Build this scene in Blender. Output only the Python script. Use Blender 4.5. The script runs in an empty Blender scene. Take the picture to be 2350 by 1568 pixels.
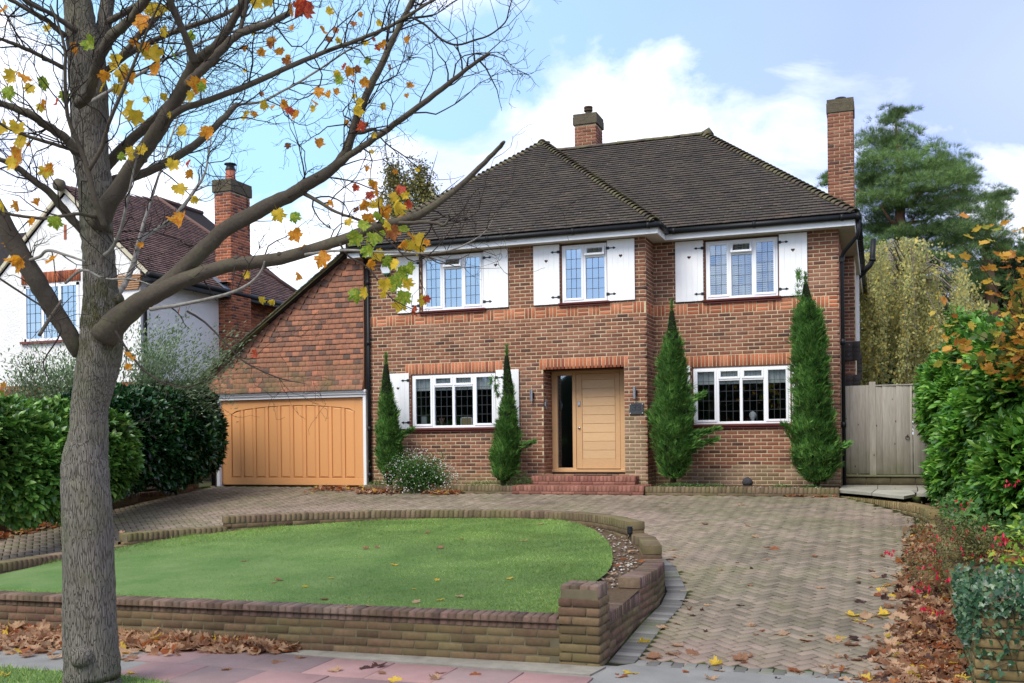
import bpy, bmesh, math, random
import numpy as np
from mathutils import Vector, Matrix, Euler
from math import radians as RAD, sin, cos, pi

S = bpy.context.scene
COL = S.collection
random.seed(7); rng = np.random.default_rng(7)

# ------------------------------------------------------------------ camera
YAW, ROLL = RAD(20.08), RAD(0.622)
FPX, CX, CY = 2301.6, 1175.0, 1007.5          # focal length and principal point, in a 2350 px wide picture
cam = bpy.data.cameras.new('camera'); camo = bpy.data.objects.new('camera', cam); COL.objects.link(camo)
cam.sensor_width = 36.0; cam.lens = 36.0 * FPX / 2350.0
cam.shift_y = (CY - 784.0) / 2350.0
cam.clip_start = 0.1; cam.clip_end = 2000.0
rot = Matrix.Rotation(YAW, 3, 'Z') @ Matrix.Rotation(RAD(90), 3, 'X') @ Matrix.Rotation(ROLL * -1.0, 3, 'Z')
camo.matrix_world = rot.to_4x4()
S.camera = camo

# ------------------------------------------------------------------ sky and sun
SUN_EL, SUN_AZ = RAD(50), RAD(196)            # azimuth measured clockwise from +Y (north): soft light from behind the camera
w = bpy.data.worlds.new('World'); S.world = w; w.use_nodes = True
nt = w.node_tree; nt.nodes.clear()
def wn(t, **k):
    n = nt.nodes.new(t)
    for a, b in k.items(): setattr(n, a, b)
    return n
out = wn('ShaderNodeOutputWorld'); bg = wn('ShaderNodeBackground'); bg.inputs[1].default_value = 0.1
sky = wn('ShaderNodeTexSky', sky_type='NISHITA'); sky.sun_disc = False
sky.sun_elevation = SUN_EL; sky.sun_rotation = SUN_AZ; sky.air_density = 1.0; sky.dust_density = 0.6; sky.ozone_density = 1.4
tc = wn('ShaderNodeTexCoord')
sep = wn('ShaderNodeSeparateXYZ'); nt.links.new(tc.outputs['Generated'], sep.inputs[0])
def wmath(op, a, b=None, clamp=False):
    n = wn('ShaderNodeMath', operation=op); n.use_clamp = clamp
    for i, v in enumerate((a, b)):
        if v is None: continue
        if isinstance(v, (int, float)): n.inputs[i].default_value = v
        else: nt.links.new(v, n.inputs[i])
    return n.outputs[0]
zc = wmath('MAXIMUM', sep.outputs[2], 0.0); den = wmath('ADD', zc, 0.22)
cmb = wn('ShaderNodeCombineXYZ')
nt.links.new(wmath('DIVIDE', sep.outputs[0], den), cmb.inputs[0]); nt.links.new(wmath('DIVIDE', sep.outputs[1], den), cmb.inputs[1])
cmb.inputs[2].default_value = 3.3
def wnoise(scale, detail, rough, dist=0.0, off=(0, 0, 0)):
    mp = wn('ShaderNodeMapping'); mp.inputs['Location'].default_value = off
    nt.links.new(cmb.outputs[0], mp.inputs[0])
    n = wn('ShaderNodeTexNoise'); n.inputs['Scale'].default_value = scale; n.inputs['Detail'].default_value = detail
    n.inputs['Roughness'].default_value = rough; n.inputs['Distortion'].default_value = dist
    nt.links.new(mp.outputs[0], n.inputs[0]); return n.outputs[0]
def wramp(fac, stops):
    r = wn('ShaderNodeValToRGB'); e = r.color_ramp.elements
    while len(e) < len(stops): e.new(0.5)
    for i, (p, c) in enumerate(stops):
        e[i].position = p; e[i].color = (*c, 1) if len(c) == 3 else c
    nt.links.new(fac, r.inputs[0]); return r.outputs[0]
def wmix(f, a, b):
    m = wn('ShaderNodeMix', data_type='RGBA')
    for s, v in ((m.inputs[0], f), (m.inputs[6], a), (m.inputs[7], b)):
        if isinstance(v, tuple): s.default_value = (*v, 1)
        elif isinstance(v, (int, float)): s.default_value = v
        else: nt.links.new(v, s)
    return m.outputs[2]
CLOUD_OFF = (1.3, 0.4, 0.0)
big = wnoise(0.85, 9, 0.55, 0.3, CLOUD_OFF); soft = wnoise(0.4, 4, 0.5, 0.0, (4.2, 2.2, 0)); shade = wnoise(2.1, 8, 0.6, 0.4, (7.2, 1.7, 0))
def wray(u, v):
    a = (u - CX) / FPX; b = -(v - CY) / FPX
    d = Vector((a * cos(YAW) - sin(YAW), a * sin(YAW) + cos(YAW), b)); return d.normalized()
def bump_dir(u, v, r, amp):
    vm = wn('ShaderNodeVectorMath', operation='DOT_PRODUCT'); nt.links.new(tc.outputs['Generated'], vm.inputs[0]); vm.inputs[1].default_value = wray(u, v)
    c0 = cos(RAD(r)); q = wmath('MULTIPLY', wmath('SUBTRACT', vm.outputs['Value'], c0), 1 / (1 - c0), True); return wmath('MULTIPLY', q, amp)
fine = wnoise(2.6, 10, 0.62, 0.5, (3.1, 9.4, 0))
acc = wmath('ADD', wmath('MULTIPLY', wmath('SUBTRACT', big, 0.5), 2.6), wmath('MULTIPLY', wmath('SUBTRACT', fine, 0.5), 2.4))
for q in ((1400, 225, 6, .55), (1530, 280, 5, .45), (1240, 300, 5, .4), (100, 420, 9, .5), (520, 580, 8, .5), (1060, 40, 6, .4), (40, 150, 6, .3), (2280, 470, 4, .35), (1700, 380, 6, .25), (1950, 40, 8, .50), (960, 420, 5, .5), (760, 330, 4, .2),
          (1090, 215, 5, -.7), (900, 240, 6, -.6), (450, 60, 10, -.7), (1290, 60, 6, -.7), (700, 150, 7, -.5), (2300, 230, 9, -.75), (1720, 170, 8, -.55), (580, 330, 6, -.6), (250, 330, 4, -.4), (40, 560, 4, -.3)):
    acc = wmath('ADD', acc, bump_dir(*q))
mask = wramp(wmath('ADD', wmath('MULTIPLY', acc, 0.5), 0.5), [(0.40, (0, 0, 0)), (0.66, (1, 1, 1))])
# the sky to the right is a hazier violet blue, the one to the left a clear pale blue
side = wmath('ADD', wmath('MULTIPLY', sep.outputs[0], 1.9), 1.0, True)
clear = wmix(side, (3.9, 6.9, 9.6), (3.3, 4.3, 8.3))
base = wmix(0.78, sky.outputs[0], clear)
cloud = wmix(wramp(shade, [(0.40, (0, 0, 0)), (0.64, (1, 1, 1))]), (10.4, 10.5, 10.8), (5.9, 6.7, 8.9))
cloud2 = wmix(wmath('MULTIPLY', side, 0.45), cloud, (6.2, 6.9, 9.2))
veil = wmix(wmath('MULTIPLY', wramp(soft, [(0.36, (0, 0, 0)), (0.66, (1, 1, 1))]), wmath('ADD', 0.25, wmath('MULTIPLY', side, 0.7))), base, (5.6, 6.2, 8.9))
# towards the horizon the clouds close up into bright haze
low = wmath('SUBTRACT', 1.0, wmath('MULTIPLY', zc, 4.2), True)
hz = wmath('MULTIPLY', low, wmath('SUBTRACT', 1.0, wmath('MULTIPLY', side, 0.5)))
m2 = wmath('MAXIMUM', mask, wmath('MULTIPLY', hz, 0.8))
col = wmix(m2, veil, cloud2)
nt.links.new(col, bg.inputs[0]); nt.links.new(bg.outputs[0], out.inputs[0])

sl = bpy.data.lights.new('sun', 'SUN'); sl.energy = 2.3; sl.angle = RAD(32); sl.color = (1.0, 0.95, 0.86)
so = bpy.data.objects.new('sun', sl); COL.objects.link(so)
sdir = Vector((sin(SUN_AZ) * cos(SUN_EL), cos(SUN_AZ) * cos(SUN_EL), sin(SUN_EL)))
so.rotation_euler = sdir.to_track_quat('Z', 'Y').to_euler()
S.view_settings.view_transform = 'Standard'; S.view_settings.look = 'None'
S.view_settings.exposure = 0.68; S.view_settings.gamma = 1.0; S.view_settings.use_curve_mapping = False
S.cycles.max_bounces = 6; S.cycles.transparent_max_bounces = 12; S.cycles.sample_clamp_indirect = 6.0

# ------------------------------------------------------------------ measuring helpers (camera at the origin)
def ray(u, v):
    a = (u - CX) / FPX; b = -(v - CY) / FPX
    a, b = a * cos(ROLL) + b * sin(ROLL), -a * sin(ROLL) + b * cos(ROLL)
    return np.array([a * cos(YAW) - sin(YAW), a * sin(YAW) + cos(YAW), b])
def at_y(u, v, Y): r = ray(u, v); return r * Y / r[1]
def at_z(u, v, Z): r = ray(u, v); return r * Z / r[2]
def at_d(u, v, d): return ray(u, v) * d
def px(P):
    X, Y, Z = P; r = X * cos(YAW) + Y * sin(YAW); z = -X * sin(YAW) + Y * cos(YAW)
    if z < 0.3: return (-9999, -9999)
    a, b = r / z, Z / z
    a, b = a * cos(ROLL) - b * sin(ROLL), a * sin(ROLL) + b * cos(ROLL)
    return (CX + FPX * a, CY - FPX * b)
def inview(P, m=60):
    u, v = px(P); return -m < u < 2350 + m and -m < v < 1568 + m
GK = ([-60, 8.0, 8.3, 18.45, 19.5, 40, 400], [-1.93, -1.905, -1.905, -1.075, -0.99, -0.95, -0.95])
def G(y): return float(np.interp(y, GK[0], GK[1]))
def Gn(y): return np.interp(y, GK[0], GK[1])

# ------------------------------------------------------------------ objects
def sub(o, label=None, cat=None, group=None, kind=None):
    for k, v in (('label', label), ('category', cat), ('group', group), ('kind', kind)):
        if v: o[k] = v
    return o
def thing(name, label, cat, loc=(0, 0, 0), group=None):
    o = bpy.data.objects.new(name, None); COL.objects.link(o); o.location = loc; o.empty_display_size = 0.2
    sub(o, label, cat, group); o['_l'] = tuple(loc); return o
def link(name, me, parent=None, mw=None):
    o = bpy.data.objects.new(name, me); COL.objects.link(o)
    if parent is not None:
        o.parent = parent
        if parent.type == 'EMPTY': o.matrix_parent_inverse = Matrix.Translation(-Vector(parent['_l']))
    if mw is not None: o.matrix_basis = mw
    return o
def np_mesh(name, V, F, mat, smooth=False, mi=None):
    me = bpy.data.meshes.new(name); V = np.asarray(V, dtype=np.float32); F = np.asarray(F, dtype=np.int32)
    n, k = F.shape
    me.vertices.add(len(V)); me.vertices.foreach_set('co', V.ravel())
    me.loops.add(n * k); me.loops.foreach_set('vertex_index', F.ravel())
    me.polygons.add(n); me.polygons.foreach_set('loop_start', np.arange(0, n * k, k, dtype=np.int32))
    if smooth: me.polygons.foreach_set('use_smooth', np.ones(n, dtype=bool))
    for m in (mat if isinstance(mat, (list, tuple)) else [mat]): me.materials.append(m)
    if mi is not None: me.polygons.foreach_set('material_index', np.asarray(mi, dtype=np.int32))
    me.update(calc_edges=True); return me

class MB:
    def __init__(s): s.v = []; s.f = []; s.mi = []; s.sm = []
    def add(s, V, F, mi=0, sm=False):
        b = len(s.v); s.v += [tuple(map(float, p)) for p in V]
        for f in F: s.f.append([i + b for i in f]); s.mi.append(mi); s.sm.append(sm)
        return s
    def box(s, a, b, mi=0, ch=0.0):
        a = np.minimum(a, b) + 0.0; b2 = np.maximum(a, b); return s.obox((a + b2) / 2, np.eye(3), b2 - a, mi, ch)
    def obox(s, c, R, d, mi=0, ch=0.0):
        V, F = box_t(*[float(x) for x in d], ch); return s.add(V @ np.asarray(R, float).T + np.asarray(c, float), F, mi)
    def poly(s, P, mi=0): return s.add(P, [list(range(len(P)))], mi)
    def prism(s, P, d, mi=0):
        n = len(P); P = [np.array(p, float) for p in P]; d = np.array(d, float)
        return s.add(P + [p + d for p in P], [list(range(n))[::-1], [i + n for i in range(n)]] + [[i, (i + 1) % n, (i + 1) % n + n, i + n] for i in range(n)], mi)
    def tube(s, P, R, n=8, mi=0, cap=True, sm=True, wob=None):
        P = [np.array(p, float) for p in P]
        if not hasattr(R, '__len__'): R = [R] * len(P)
        T = [P[min(i + 1, len(P) - 1)] - P[max(i - 1, 0)] for i in range(len(P))]
        t0 = T[0] / (np.linalg.norm(T[0]) + 1e-9); ref = np.array([0, 0, 1.]) if abs(t0[2]) < .9 else np.array([1., 0, 0])
        a = np.cross(t0, ref); a /= np.linalg.norm(a); V = []
        for i, (p, t, r) in enumerate(zip(P, T, R)):
            t = t / (np.linalg.norm(t) + 1e-9); a = a - t * a.dot(t); a /= (np.linalg.norm(a) + 1e-9); b = np.cross(t, a)
            for k in range(n):
                q = 2 * pi * k / n; rr = r * (wob(i, k) if wob else 1); V.append(p + rr * (cos(q) * a + sin(q) * b))
        F = [[i * n + k, i * n + (k + 1) % n, (i + 1) * n + (k + 1) % n, (i + 1) * n + k] for i in range(len(P) - 1) for k in range(n)]
        if cap: F += [list(range(n))[::-1], [(len(P) - 1) * n + k for k in range(n)]]
        return s.add(V, F, mi, sm)
    def build(s, name, mats, parent=None):
        me = bpy.data.meshes.new(name); me.from_pydata(s.v, [], s.f)
        for m in (mats if isinstance(mats, (list, tuple)) else [mats]): me.materials.append(m)
        me.polygons.foreach_set('material_index', s.mi); me.polygons.foreach_set('use_smooth', s.sm); me.update()
        return link(name, me, parent)
_bt = {}
def box_t(L, D, H, ch=0.0):
    """box centred at the origin, x=L, y=D, z=H; ch rounds every edge off"""
    k = (round(L, 4), round(D, 4), round(H, 4), round(ch, 4))
    if k in _bt: return _bt[k]
    l, d, h = L / 2, D / 2, H / 2
    if ch <= 0:
        V = np.array([(x, y, z) for x in (-l, l) for y in (-d, d) for z in (-h, h)])
        F = [[0, 1, 3, 2], [4, 6, 7, 5], [0, 4, 5, 1], [2, 3, 7, 6], [0, 2, 6, 4], [1, 5, 7, 3]]
    else:
        c = min(ch, l * .45, d * .45, h * .45); V = []; idx = {}
        for sx in (-1, 1):
            for sy in (-1, 1):
                for sz in (-1, 1):
                    for ax in range(3):
                        p = [sx * l, sy * d, sz * h]
                        for o in range(3):
                            if o != ax: p[o] -= (sx, sy, sz)[o] * c
                        idx[(sx, sy, sz, ax)] = len(V); V.append(p)
        F = []
        for ax in range(3):
            o1, o2 = [o for o in range(3) if o != ax]
            for s_ in (-1, 1):
                q = []
                for (a, b) in ((-1, -1), (1, -1), (1, 1), (-1, 1)):
                    t = [0, 0, 0]; t[ax] = s_; t[o1] = a; t[o2] = b; q.append(idx[(*t, ax)])
                F.append(q)
            for a in (-1, 1):
                for b in (-1, 1):
                    q = []
                    for s_ in (-1, 1):
                        t = [0, 0, 0]; t[ax] = s_; t[o1] = a; t[o2] = b; q.append((tuple(t)))
                    F.append([idx[(*q[0], o1)], idx[(*q[1], o1)], idx[(*q[1], o2)], idx[(*q[0], o2)]])
        for sx in (-1, 1):
            for sy in (-1, 1):
                for sz in (-1, 1): F.append([idx[(sx, sy, sz, a)] for a in range(3)])
        V = np.array(V)
        F2 = []
        for f in F:                                     # make every face point outwards
            p = V[f]; nrm = np.cross(p[1] - p[0], p[2] - p[0])
            F2.append(f if nrm.dot(p.mean(0)) > 0 else f[::-1])
        F = F2
    _bt[k] = (V, F); return V, F
def face_t(L, D, H, ch):
    """piece set in a wall: its face at y=-D/2 has rounded edges, the back is left open (9 quads)"""
    l, d, h = L / 2, D / 2, H / 2; c = min(ch, l * .4, h * .4)
    V = np.array([(-l, d, -h), (l, d, -h), (l, d, h), (-l, d, h), (-l, -d + c, -h), (l, -d + c, -h), (l, -d + c, h), (-l, -d + c, h),
                  (-l + c, -d, -h + c), (l - c, -d, -h + c), (l - c, -d, h - c), (-l + c, -d, h - c)])
    F = []
    for i in range(4):
        j = (i + 1) % 4; F.append([i, j, j + 4, i + 4]); F.append([i + 4, j + 4, j + 8, i + 8])
    F.append([8, 9, 10, 11]); return V, np.array(F)
def rect_t(L, D, H, ch):
    V, F = box_t(L, D, H, 0.0); return V, np.array(F)
def top_t(L, D, H, ch):
    """paver: top face at z=+H/2 with rounded edges, open below"""
    V, F = face_t(L, H, D, ch)      # face at y=-H/2
    V2 = np.stack([V[:, 0], V[:, 2], -V[:, 1]], 1); return V2, F
TEMPL = {'f': face_t, 'b': rect_t, 't': top_t}
_pm = {}
def pieces(name, L, parent, mat, n_single=300, stuff=None, shape='f', ch=0.004, label=None, edge=False):
    """L: list of (centre, R (columns: along, inward/depth, up), (length, depth, height)). The ones that show largest become objects, the rest one stuff part."""
    def key(q):
        c = q[0]; d = math.sqrt(c[0] ** 2 + c[1] ** 2 + c[2] ** 2); return (0 if inview(c, 0) else 1, d / math.sqrt(q[2][0] * q[2][2] + q[2][0] * q[2][1]))
    if n_single < len(L): L = sorted(L, key=key)
    for c, R, d in L[:n_single]:
        d = tuple(round(x, 3) for x in d); k = (name, mat.name, shape, d, ch)
        if k not in _pm:
            V, F = TEMPL[shape](*d, ch); _pm[k] = np_mesh(name, V, F, [mat, M_edgeshade] if edge else mat, mi=[1, 0] * 4 + [0] if edge else None)
        M = Matrix(np.asarray(R, float).tolist()).to_4x4(); M.translation = Vector([float(x) for x in c])
        o = link(name, _pm[k], parent, M)
    rest = L[n_single:]
    if rest:
        VV, FF, b = [], [], 0
        for c, R, d in rest:
            V, F = TEMPL[shape](*d, ch); VV.append(V @ np.asarray(R, float).T + np.asarray(c, float)); FF.append(F + b); b += len(V)
        o = link(stuff or name + '_rows', np_mesh(stuff or name, np.concatenate(VV), np.concatenate(FF), [mat, M_edgeshade] if edge else mat, mi=([1, 0] * 4 + [0]) * len(rest) if edge else None), parent); o['kind'] = 'stuff'
        if label: o['label'] = label

# ------------------------------------------------------------------ materials
class Mat:
    def __init__(s, name, rough=0.8, spec=0.3):
        s.m = bpy.data.materials.new(name); s.m.use_nodes = True; s.t = s.m.node_tree; s.b = s.t.nodes['Principled BSDF']
        s.b.inputs['Roughness'].default_value = rough; s.b.inputs['Specular IOR Level'].default_value = spec; s._pos = None
    def n(s, t, **k):
        q = s.t.nodes.new(t)
        for a, b in k.items(): setattr(q, a, b)
        return q
    def l(s, a, b): s.t.links.new(a, b)
    def pos(s):
        if s._pos is None: s._pos = s.n('ShaderNodeNewGeometry').outputs['Position']
        return s._pos
    def obj(s): return s.n('ShaderNodeTexCoord').outputs['Object']
    def noise(s, scale, detail=4, rough=.55, stretch=None, src=None, dist=0.0):
        v = src or s.pos()
        if stretch:
            mp = s.n('ShaderNodeMapping'); mp.inputs['Scale'].default_value = stretch; s.l(v, mp.inputs[0]); v = mp.outputs[0]
        q = s.n('ShaderNodeTexNoise'); q.inputs['Scale'].default_value = scale; q.inputs['Detail'].default_value = detail
        q.inputs['Roughness'].default_value = rough; q.inputs['Distortion'].default_value = dist; s.l(v, q.inputs[0]); return q.outputs[0]
    def rnd(s):
        a = s.n('ShaderNodeNewGeometry').outputs['Random Per Island']; b = s.n('ShaderNodeObjectInfo').outputs['Random']
        return s.math('FRACT', s.math('ADD', a, b))
    def math(s, op, a, b=None, c=None, clamp=False):
        q = s.n('ShaderNodeMath', operation=op); q.use_clamp = clamp
        for i, v in enumerate((a, b, c)):
            if v is None: continue
            if isinstance(v, (int, float)): q.inputs[i].default_value = v
            else: s.l(v, q.inputs[i])
        return q.outputs[0]
    def ramp(s, f, stops, interp='LINEAR'):
        r = s.n('ShaderNodeValToRGB'); e = r.color_ramp.elements; r.color_ramp.interpolation = interp
        while len(e) < len(stops): e.new(0.5)
        for i, (p, c) in enumerate(stops):
            e[i].position = p; e[i].color = (*c, 1) if hasattr(c, '__len__') else (c, c, c, 1)
        s.l(f, r.inputs[0]); return r.outputs[0]
    def mix(s, f, a, b, blend='MIX'):
        m = s.n('ShaderNodeMix', data_type='RGBA', blend_type=blend)
        for q, v in ((m.inputs[0], f), (m.inputs[6], a), (m.inputs[7], b)):
            if isinstance(v, tuple): q.default_value = (*v, 1)
            elif isinstance(v, (int, float)): q.default_value = v
            else: s.l(v, q)
        return m.outputs[2]
    def color(s, c):
        if isinstance(c, tuple): s.b.inputs['Base Color'].default_value = (*c, 1)
        else: s.l(c, s.b.inputs['Base Color'])
        return s
    def bump(s, h, strength=.5, dist=.01):
        q = s.n('ShaderNodeBump'); q.inputs['Strength'].default_value = strength; q.inputs['Distance'].default_value = dist
        s.l(h, q.inputs['Height']); s.l(q.outputs[0], s.b.inputs['Normal']); return s
    def rough(s, h): s.l(h, s.b.inputs['Roughness']); return s
    def leafy(s, k=.35, tint=None):
        tr = s.n('ShaderNodeBsdfTranslucent'); src = s.b.inputs['Base Color']
        if src.is_linked: s.l(src.links[0].from_socket, tr.inputs[0])
        else: tr.inputs[0].default_value = src.default_value
        mx = s.n('ShaderNodeMixShader'); mx.inputs[0].default_value = k; o = s.t.nodes['Material Output']
        s.l(s.b.outputs[0], mx.inputs[1]); s.l(tr.outputs[0], mx.inputs[2]); s.l(mx.outputs[0], o.inputs[0]); return s

def brickmat(name, stops, algae=0.0, mottled=.5, rough=.9, lowstain=None, pale=None, algae_scale=1.3):
    m = Mat(name, rough, .2); c = m.ramp(m.rnd(), stops)
    c = m.mix(mottled, c, m.ramp(m.noise(26, 6, .65), [(.3, .55), (.7, 1.35)]), 'MULTIPLY')
    c = m.mix(.35, c, m.ramp(m.noise(2.2, 4), [(.3, .72), (.7, 1.25)]), 'MULTIPLY')
    if algae: c = m.mix(m.math('MULTIPLY', m.ramp(m.noise(algae_scale, 5, .6), [(.38, 0.0), (.66, 1.0)]), algae), c, (.125, .12, .042))
    if pale: c = m.mix(m.math('MULTIPLY', m.ramp(m.noise(1.1, 4, .6), [(.5, 0.0), (.68, 1.0)]), pale), c, (.36, .3, .25))
    if lowstain is not None:
        z = m.n('ShaderNodeSeparateXYZ'); m.l(m.pos(), z.inputs[0])
        f = m.math('MULTIPLY', m.math('SUBTRACT', lowstain[0], z.outputs[2]), 1.0 / lowstain[1], clamp=True)
        f = m.math('MULTIPLY', f, m.ramp(m.noise(1.6, 4), [(.3, .35), (.6, 1.0)]))
        c = m.mix(f, c, lowstain[2])
    m.color(c); m.bump(m.noise(90, 5, .7), .45, .004); return m.m
BR = [(0, (.085, .042, .036)), (.08, (.16, .070, .048)), (.4, (.22, .090, .056)), (.75, (.26, .108, .066)), (1, (.31, .14, .088))]
M_brick = brickmat('house_brick', BR, mottled=.5, lowstain=(-.62, .3, (.27, .2, .10)), pale=.12)
M_orange = brickmat('orange_brick', [(0, (.27, .085, .048)), (.5, (.42, .135, .065)), (1, (.52, .19, .10))], mottled=.4)
M_step = brickmat('step_brick', [(0, (.18, .075, .055)), (.5, (.25, .105, .078)), (1, (.30, .135, .10))], mottled=.5, algae=.15)
M_gbrick = brickmat('garden_brick', [(0, (.085, .047, .036)), (.4, (.145, .082, .055)), (.8, (.185, .105, .07)), (1, (.21, .15, .085))], algae=.6, mottled=.6, algae_scale=1.0)
M_gcop = brickmat('garden_coping', [(0, (.075, .045, .04)), (.5, (.13, .078, .062)), (1, (.19, .115, .095))], algae=.3, mottled=.65, pale=.25)
M_edge = brickmat('edging_brick', [(0, (.10, .068, .044)), (.5, (.155, .105, .066)), (1, (.20, .14, .09))], algae=.65, mottled=.6)
M_ochre = brickmat('ochre_brick', [(0, (.15, .105, .045)), (.5, (.22, .155, .07)), (1, (.27, .2, .1))], algae=.45, mottled=.6)
M_nbrick = brickmat('neighbour_brick', [(0, (.10, .04, .035)), (.35, (.26, .08, .04)), (1, (.44, .14, .065))], mottled=.4)
def flat(name, c, rough=.6, spec=.4, var=.1, sc=8, bump=0, bsc=60):
    m = Mat(name, rough, spec)
    m.color(m.mix(var, c, m.ramp(m.noise(sc, 5, .6), [(.3, .5), (.7, 1.4)]), 'MULTIPLY'))
    if bump: m.bump(m.noise(bsc, 5, .6), bump, .004)
    return m.m
M_edgeshade = flat('tile_edge_shade', (.014, .012, .011), .95, .05)  # near-black on tile sides paints the shadow line under each course
M_mortar = flat('pale_mortar', (.62, .55, .42), .95, .1, .35, 5, .5, 120)
M_mortar_o = flat('yellow_mortar', (.52, .43, .27), .95, .1, .4, 3, .5, 120)
M_gmortar = flat('dark_mortar', (.14, .12, .075), .95, .1, .6, 4, .6, 90)
M_white = flat('white_paint', (.87, .87, .86), .45, .4, .06, 3)
M_upvc = flat('white_frame', (.87, .88, .89), .3, .5, .03, 3)
M_black = flat('black_plastic', (.008, .009, .010), .5, .3, .3, 6)
M_iron = flat('black_iron', (.014, .014, .015), .5, .4, .3, 30)
M_lead = flat('lead_came', (.045, .05, .055), .5, .4, .3, 30)
M_sill = flat('red_sill', (.17, .045, .035), .45, .4, .4, 12)
M_brown = flat('brown_reveal', (.12, .05, .03), .7, .3, .4, 10)
M_soffit = flat('soffit_board', (.50, .45, .39), .6, .3, .1, 4)
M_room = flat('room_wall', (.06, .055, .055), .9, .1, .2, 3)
M_blind = flat('pale_blind', (.84, .86, .82), .8, .2, .1, 20)
M_steel = Mat('brushed_steel', .3, .5); M_steel.b.inputs['Metallic'].default_value = 1; M_steel.color((.62, .62, .63)); M_steel = M_steel.m
M_slate = flat('grey_plaque', (.045, .05, .055), .35, .5, .2, 20)
M_print = flat('black_print', (.008, .008, .009), .4, .4, 0)
M_conc = flat('concrete', (.25, .23, .19), .95, .15, .45, 6, .6, 70)
def oak(name, c1, c2, sc=(1, 1, 14), grain=18):
    m = Mat(name, .5, .35)
    g = m.noise(grain, 6, .6, stretch=sc, dist=.4)
    c = m.mix(g, c1, c2); c = m.mix(.14, c, m.ramp(m.rnd(), [(0, .6), (1, 1.4)]), 'MULTIPLY'); m.color(c); m.bump(g, .12, .002); return m.m
M_oak = oak('pale_oak', (.50, .285, .13), (.66, .42, .215), (1, 14, 14) if False else (2, 2, 16), 6)
M_garage = oak('stained_cedar', (.66, .30, .105), (.74, .36, .14), (30, 30, 1.0), 6)
M_fence = None
m = Mat('weathered_board', .85, .2); g = m.noise(5, 6, .65, stretch=(9, 9, .7), dist=.5)
c = m.mix(g, (.16, .14, .115), (.46, .42, .36)); c = m.mix(.45, c, m.ramp(m.rnd(), [(0, .62), (1, 1.3)]), 'MULTIPLY')
vk = m.n('ShaderNodeTexVoronoi'); vk.inputs['Scale'].default_value = 3.6; mpk = m.n('ShaderNodeMapping'); mpk.inputs['Scale'].default_value = (2.0, 1, 1); m.l(m.pos(), mpk.inputs[0]); m.l(mpk.outputs[0], vk.inputs[0])
c = m.mix(m.ramp(vk.outputs['Distance'], [(.055, 1.0), (.1, 0.0)]), c, (.05, .035, .022))
z = m.n('ShaderNodeSeparateXYZ'); m.l(m.pos(), z.inputs[0])
f = m.math('MULTIPLY', m.math('SUBTRACT', -.1, z.outputs[2]), 1.2, clamp=True); f = m.math('MULTIPLY', f, m.ramp(m.noise(3, 4), [(.3, .2), (.65, .8)]))
c = m.mix(f, c, (.13, .135, .05)); m.color(c); m.bump(g, .4, .004); M_fence = m.m
def tilemat(name, stops, mossy=0.0, spots=0.0, algae=0):
    m = Mat(name, .85, .25); c = m.ramp(m.rnd(), stops)
    c = m.mix(.5, c, m.ramp(m.noise(24, 5, .65), [(.3, .6), (.7, 1.35)]), 'MULTIPLY')
    c = m.mix(.5, c, m.ramp(m.noise(1.0, 5, .6), [(.3, .75), (.7, 1.25)]), 'MULTIPLY')
    if mossy: c = m.mix(m.math('MULTIPLY', m.ramp(m.noise(3, 6, .65), [(.42, 0.0), (.62, 1.0)]), mossy), c, (.15, .14, .065))
    if spots: c = m.mix(m.math('MULTIPLY', m.ramp(m.noise(13, 4, .7), [(.66, 0.0), (.72, 1.0)]), spots), c, (.5, .5, .45))
    if algae:
        z = m.n('ShaderNodeSeparateXYZ'); m.l(m.pos(), z.inputs[0])
        f = m.math('MULTIPLY', m.math('SUBTRACT', 1.9, z.outputs[2]), 1.5, clamp=True)
        c = m.mix(m.math('MULTIPLY', f, m.ramp(m.noise(2.2, 5, .6), [(.38, 0.0), (.62, .75)])), c, (.12, .115, .05))
    m.color(c); m.bump(m.noise(60, 4), .3, .004); return m.m
M_roof = tilemat('dark_roof_tile', [(0, (.046, .039, .035)), (.5, (.056, .046, .041)), (.9, (.064, .050, .043)), (1, (.082, .058, .046))], .12, .6)
M_hip = tilemat('mossy_hip_tile', [(0, (.05, .04, .033)), (1, (.11, .085, .06))], .8, .7)
M_hang = tilemat('hung_clay_tile', [(0, (.13, .085, .065)), (.12, (.20, .105, .075)), (.3, (.28, .135, .085)), (.7, (.33, .15, .09)), (.92, (.38, .165, .095)), (1, (.45, .18, .10))], 0, 0, 1)
M_nroof = tilemat('purple_brown_tile', [(0, (.085, .05, .045)), (.5, (.13, .073, .065)), (1, (.17, .098, .082))], .1, .05)
M_underlay = flat('roof_underlay', (.03, .025, .024), .9, .1)
m = Mat('roughcast', .9, .2); c = m.mix(.10, (.84, .83, .79), m.ramp(m.noise(1.2, 5), [(.3, .6), (.7, 1.3)]), 'MULTIPLY'); m.color(c); m.bump(m.noise(17, 5, .7), .9, .03); M_stucco = m.m
m = Mat('clay_pot', .7); m.color((.46, .15, .09)); M_pot = m.m
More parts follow.
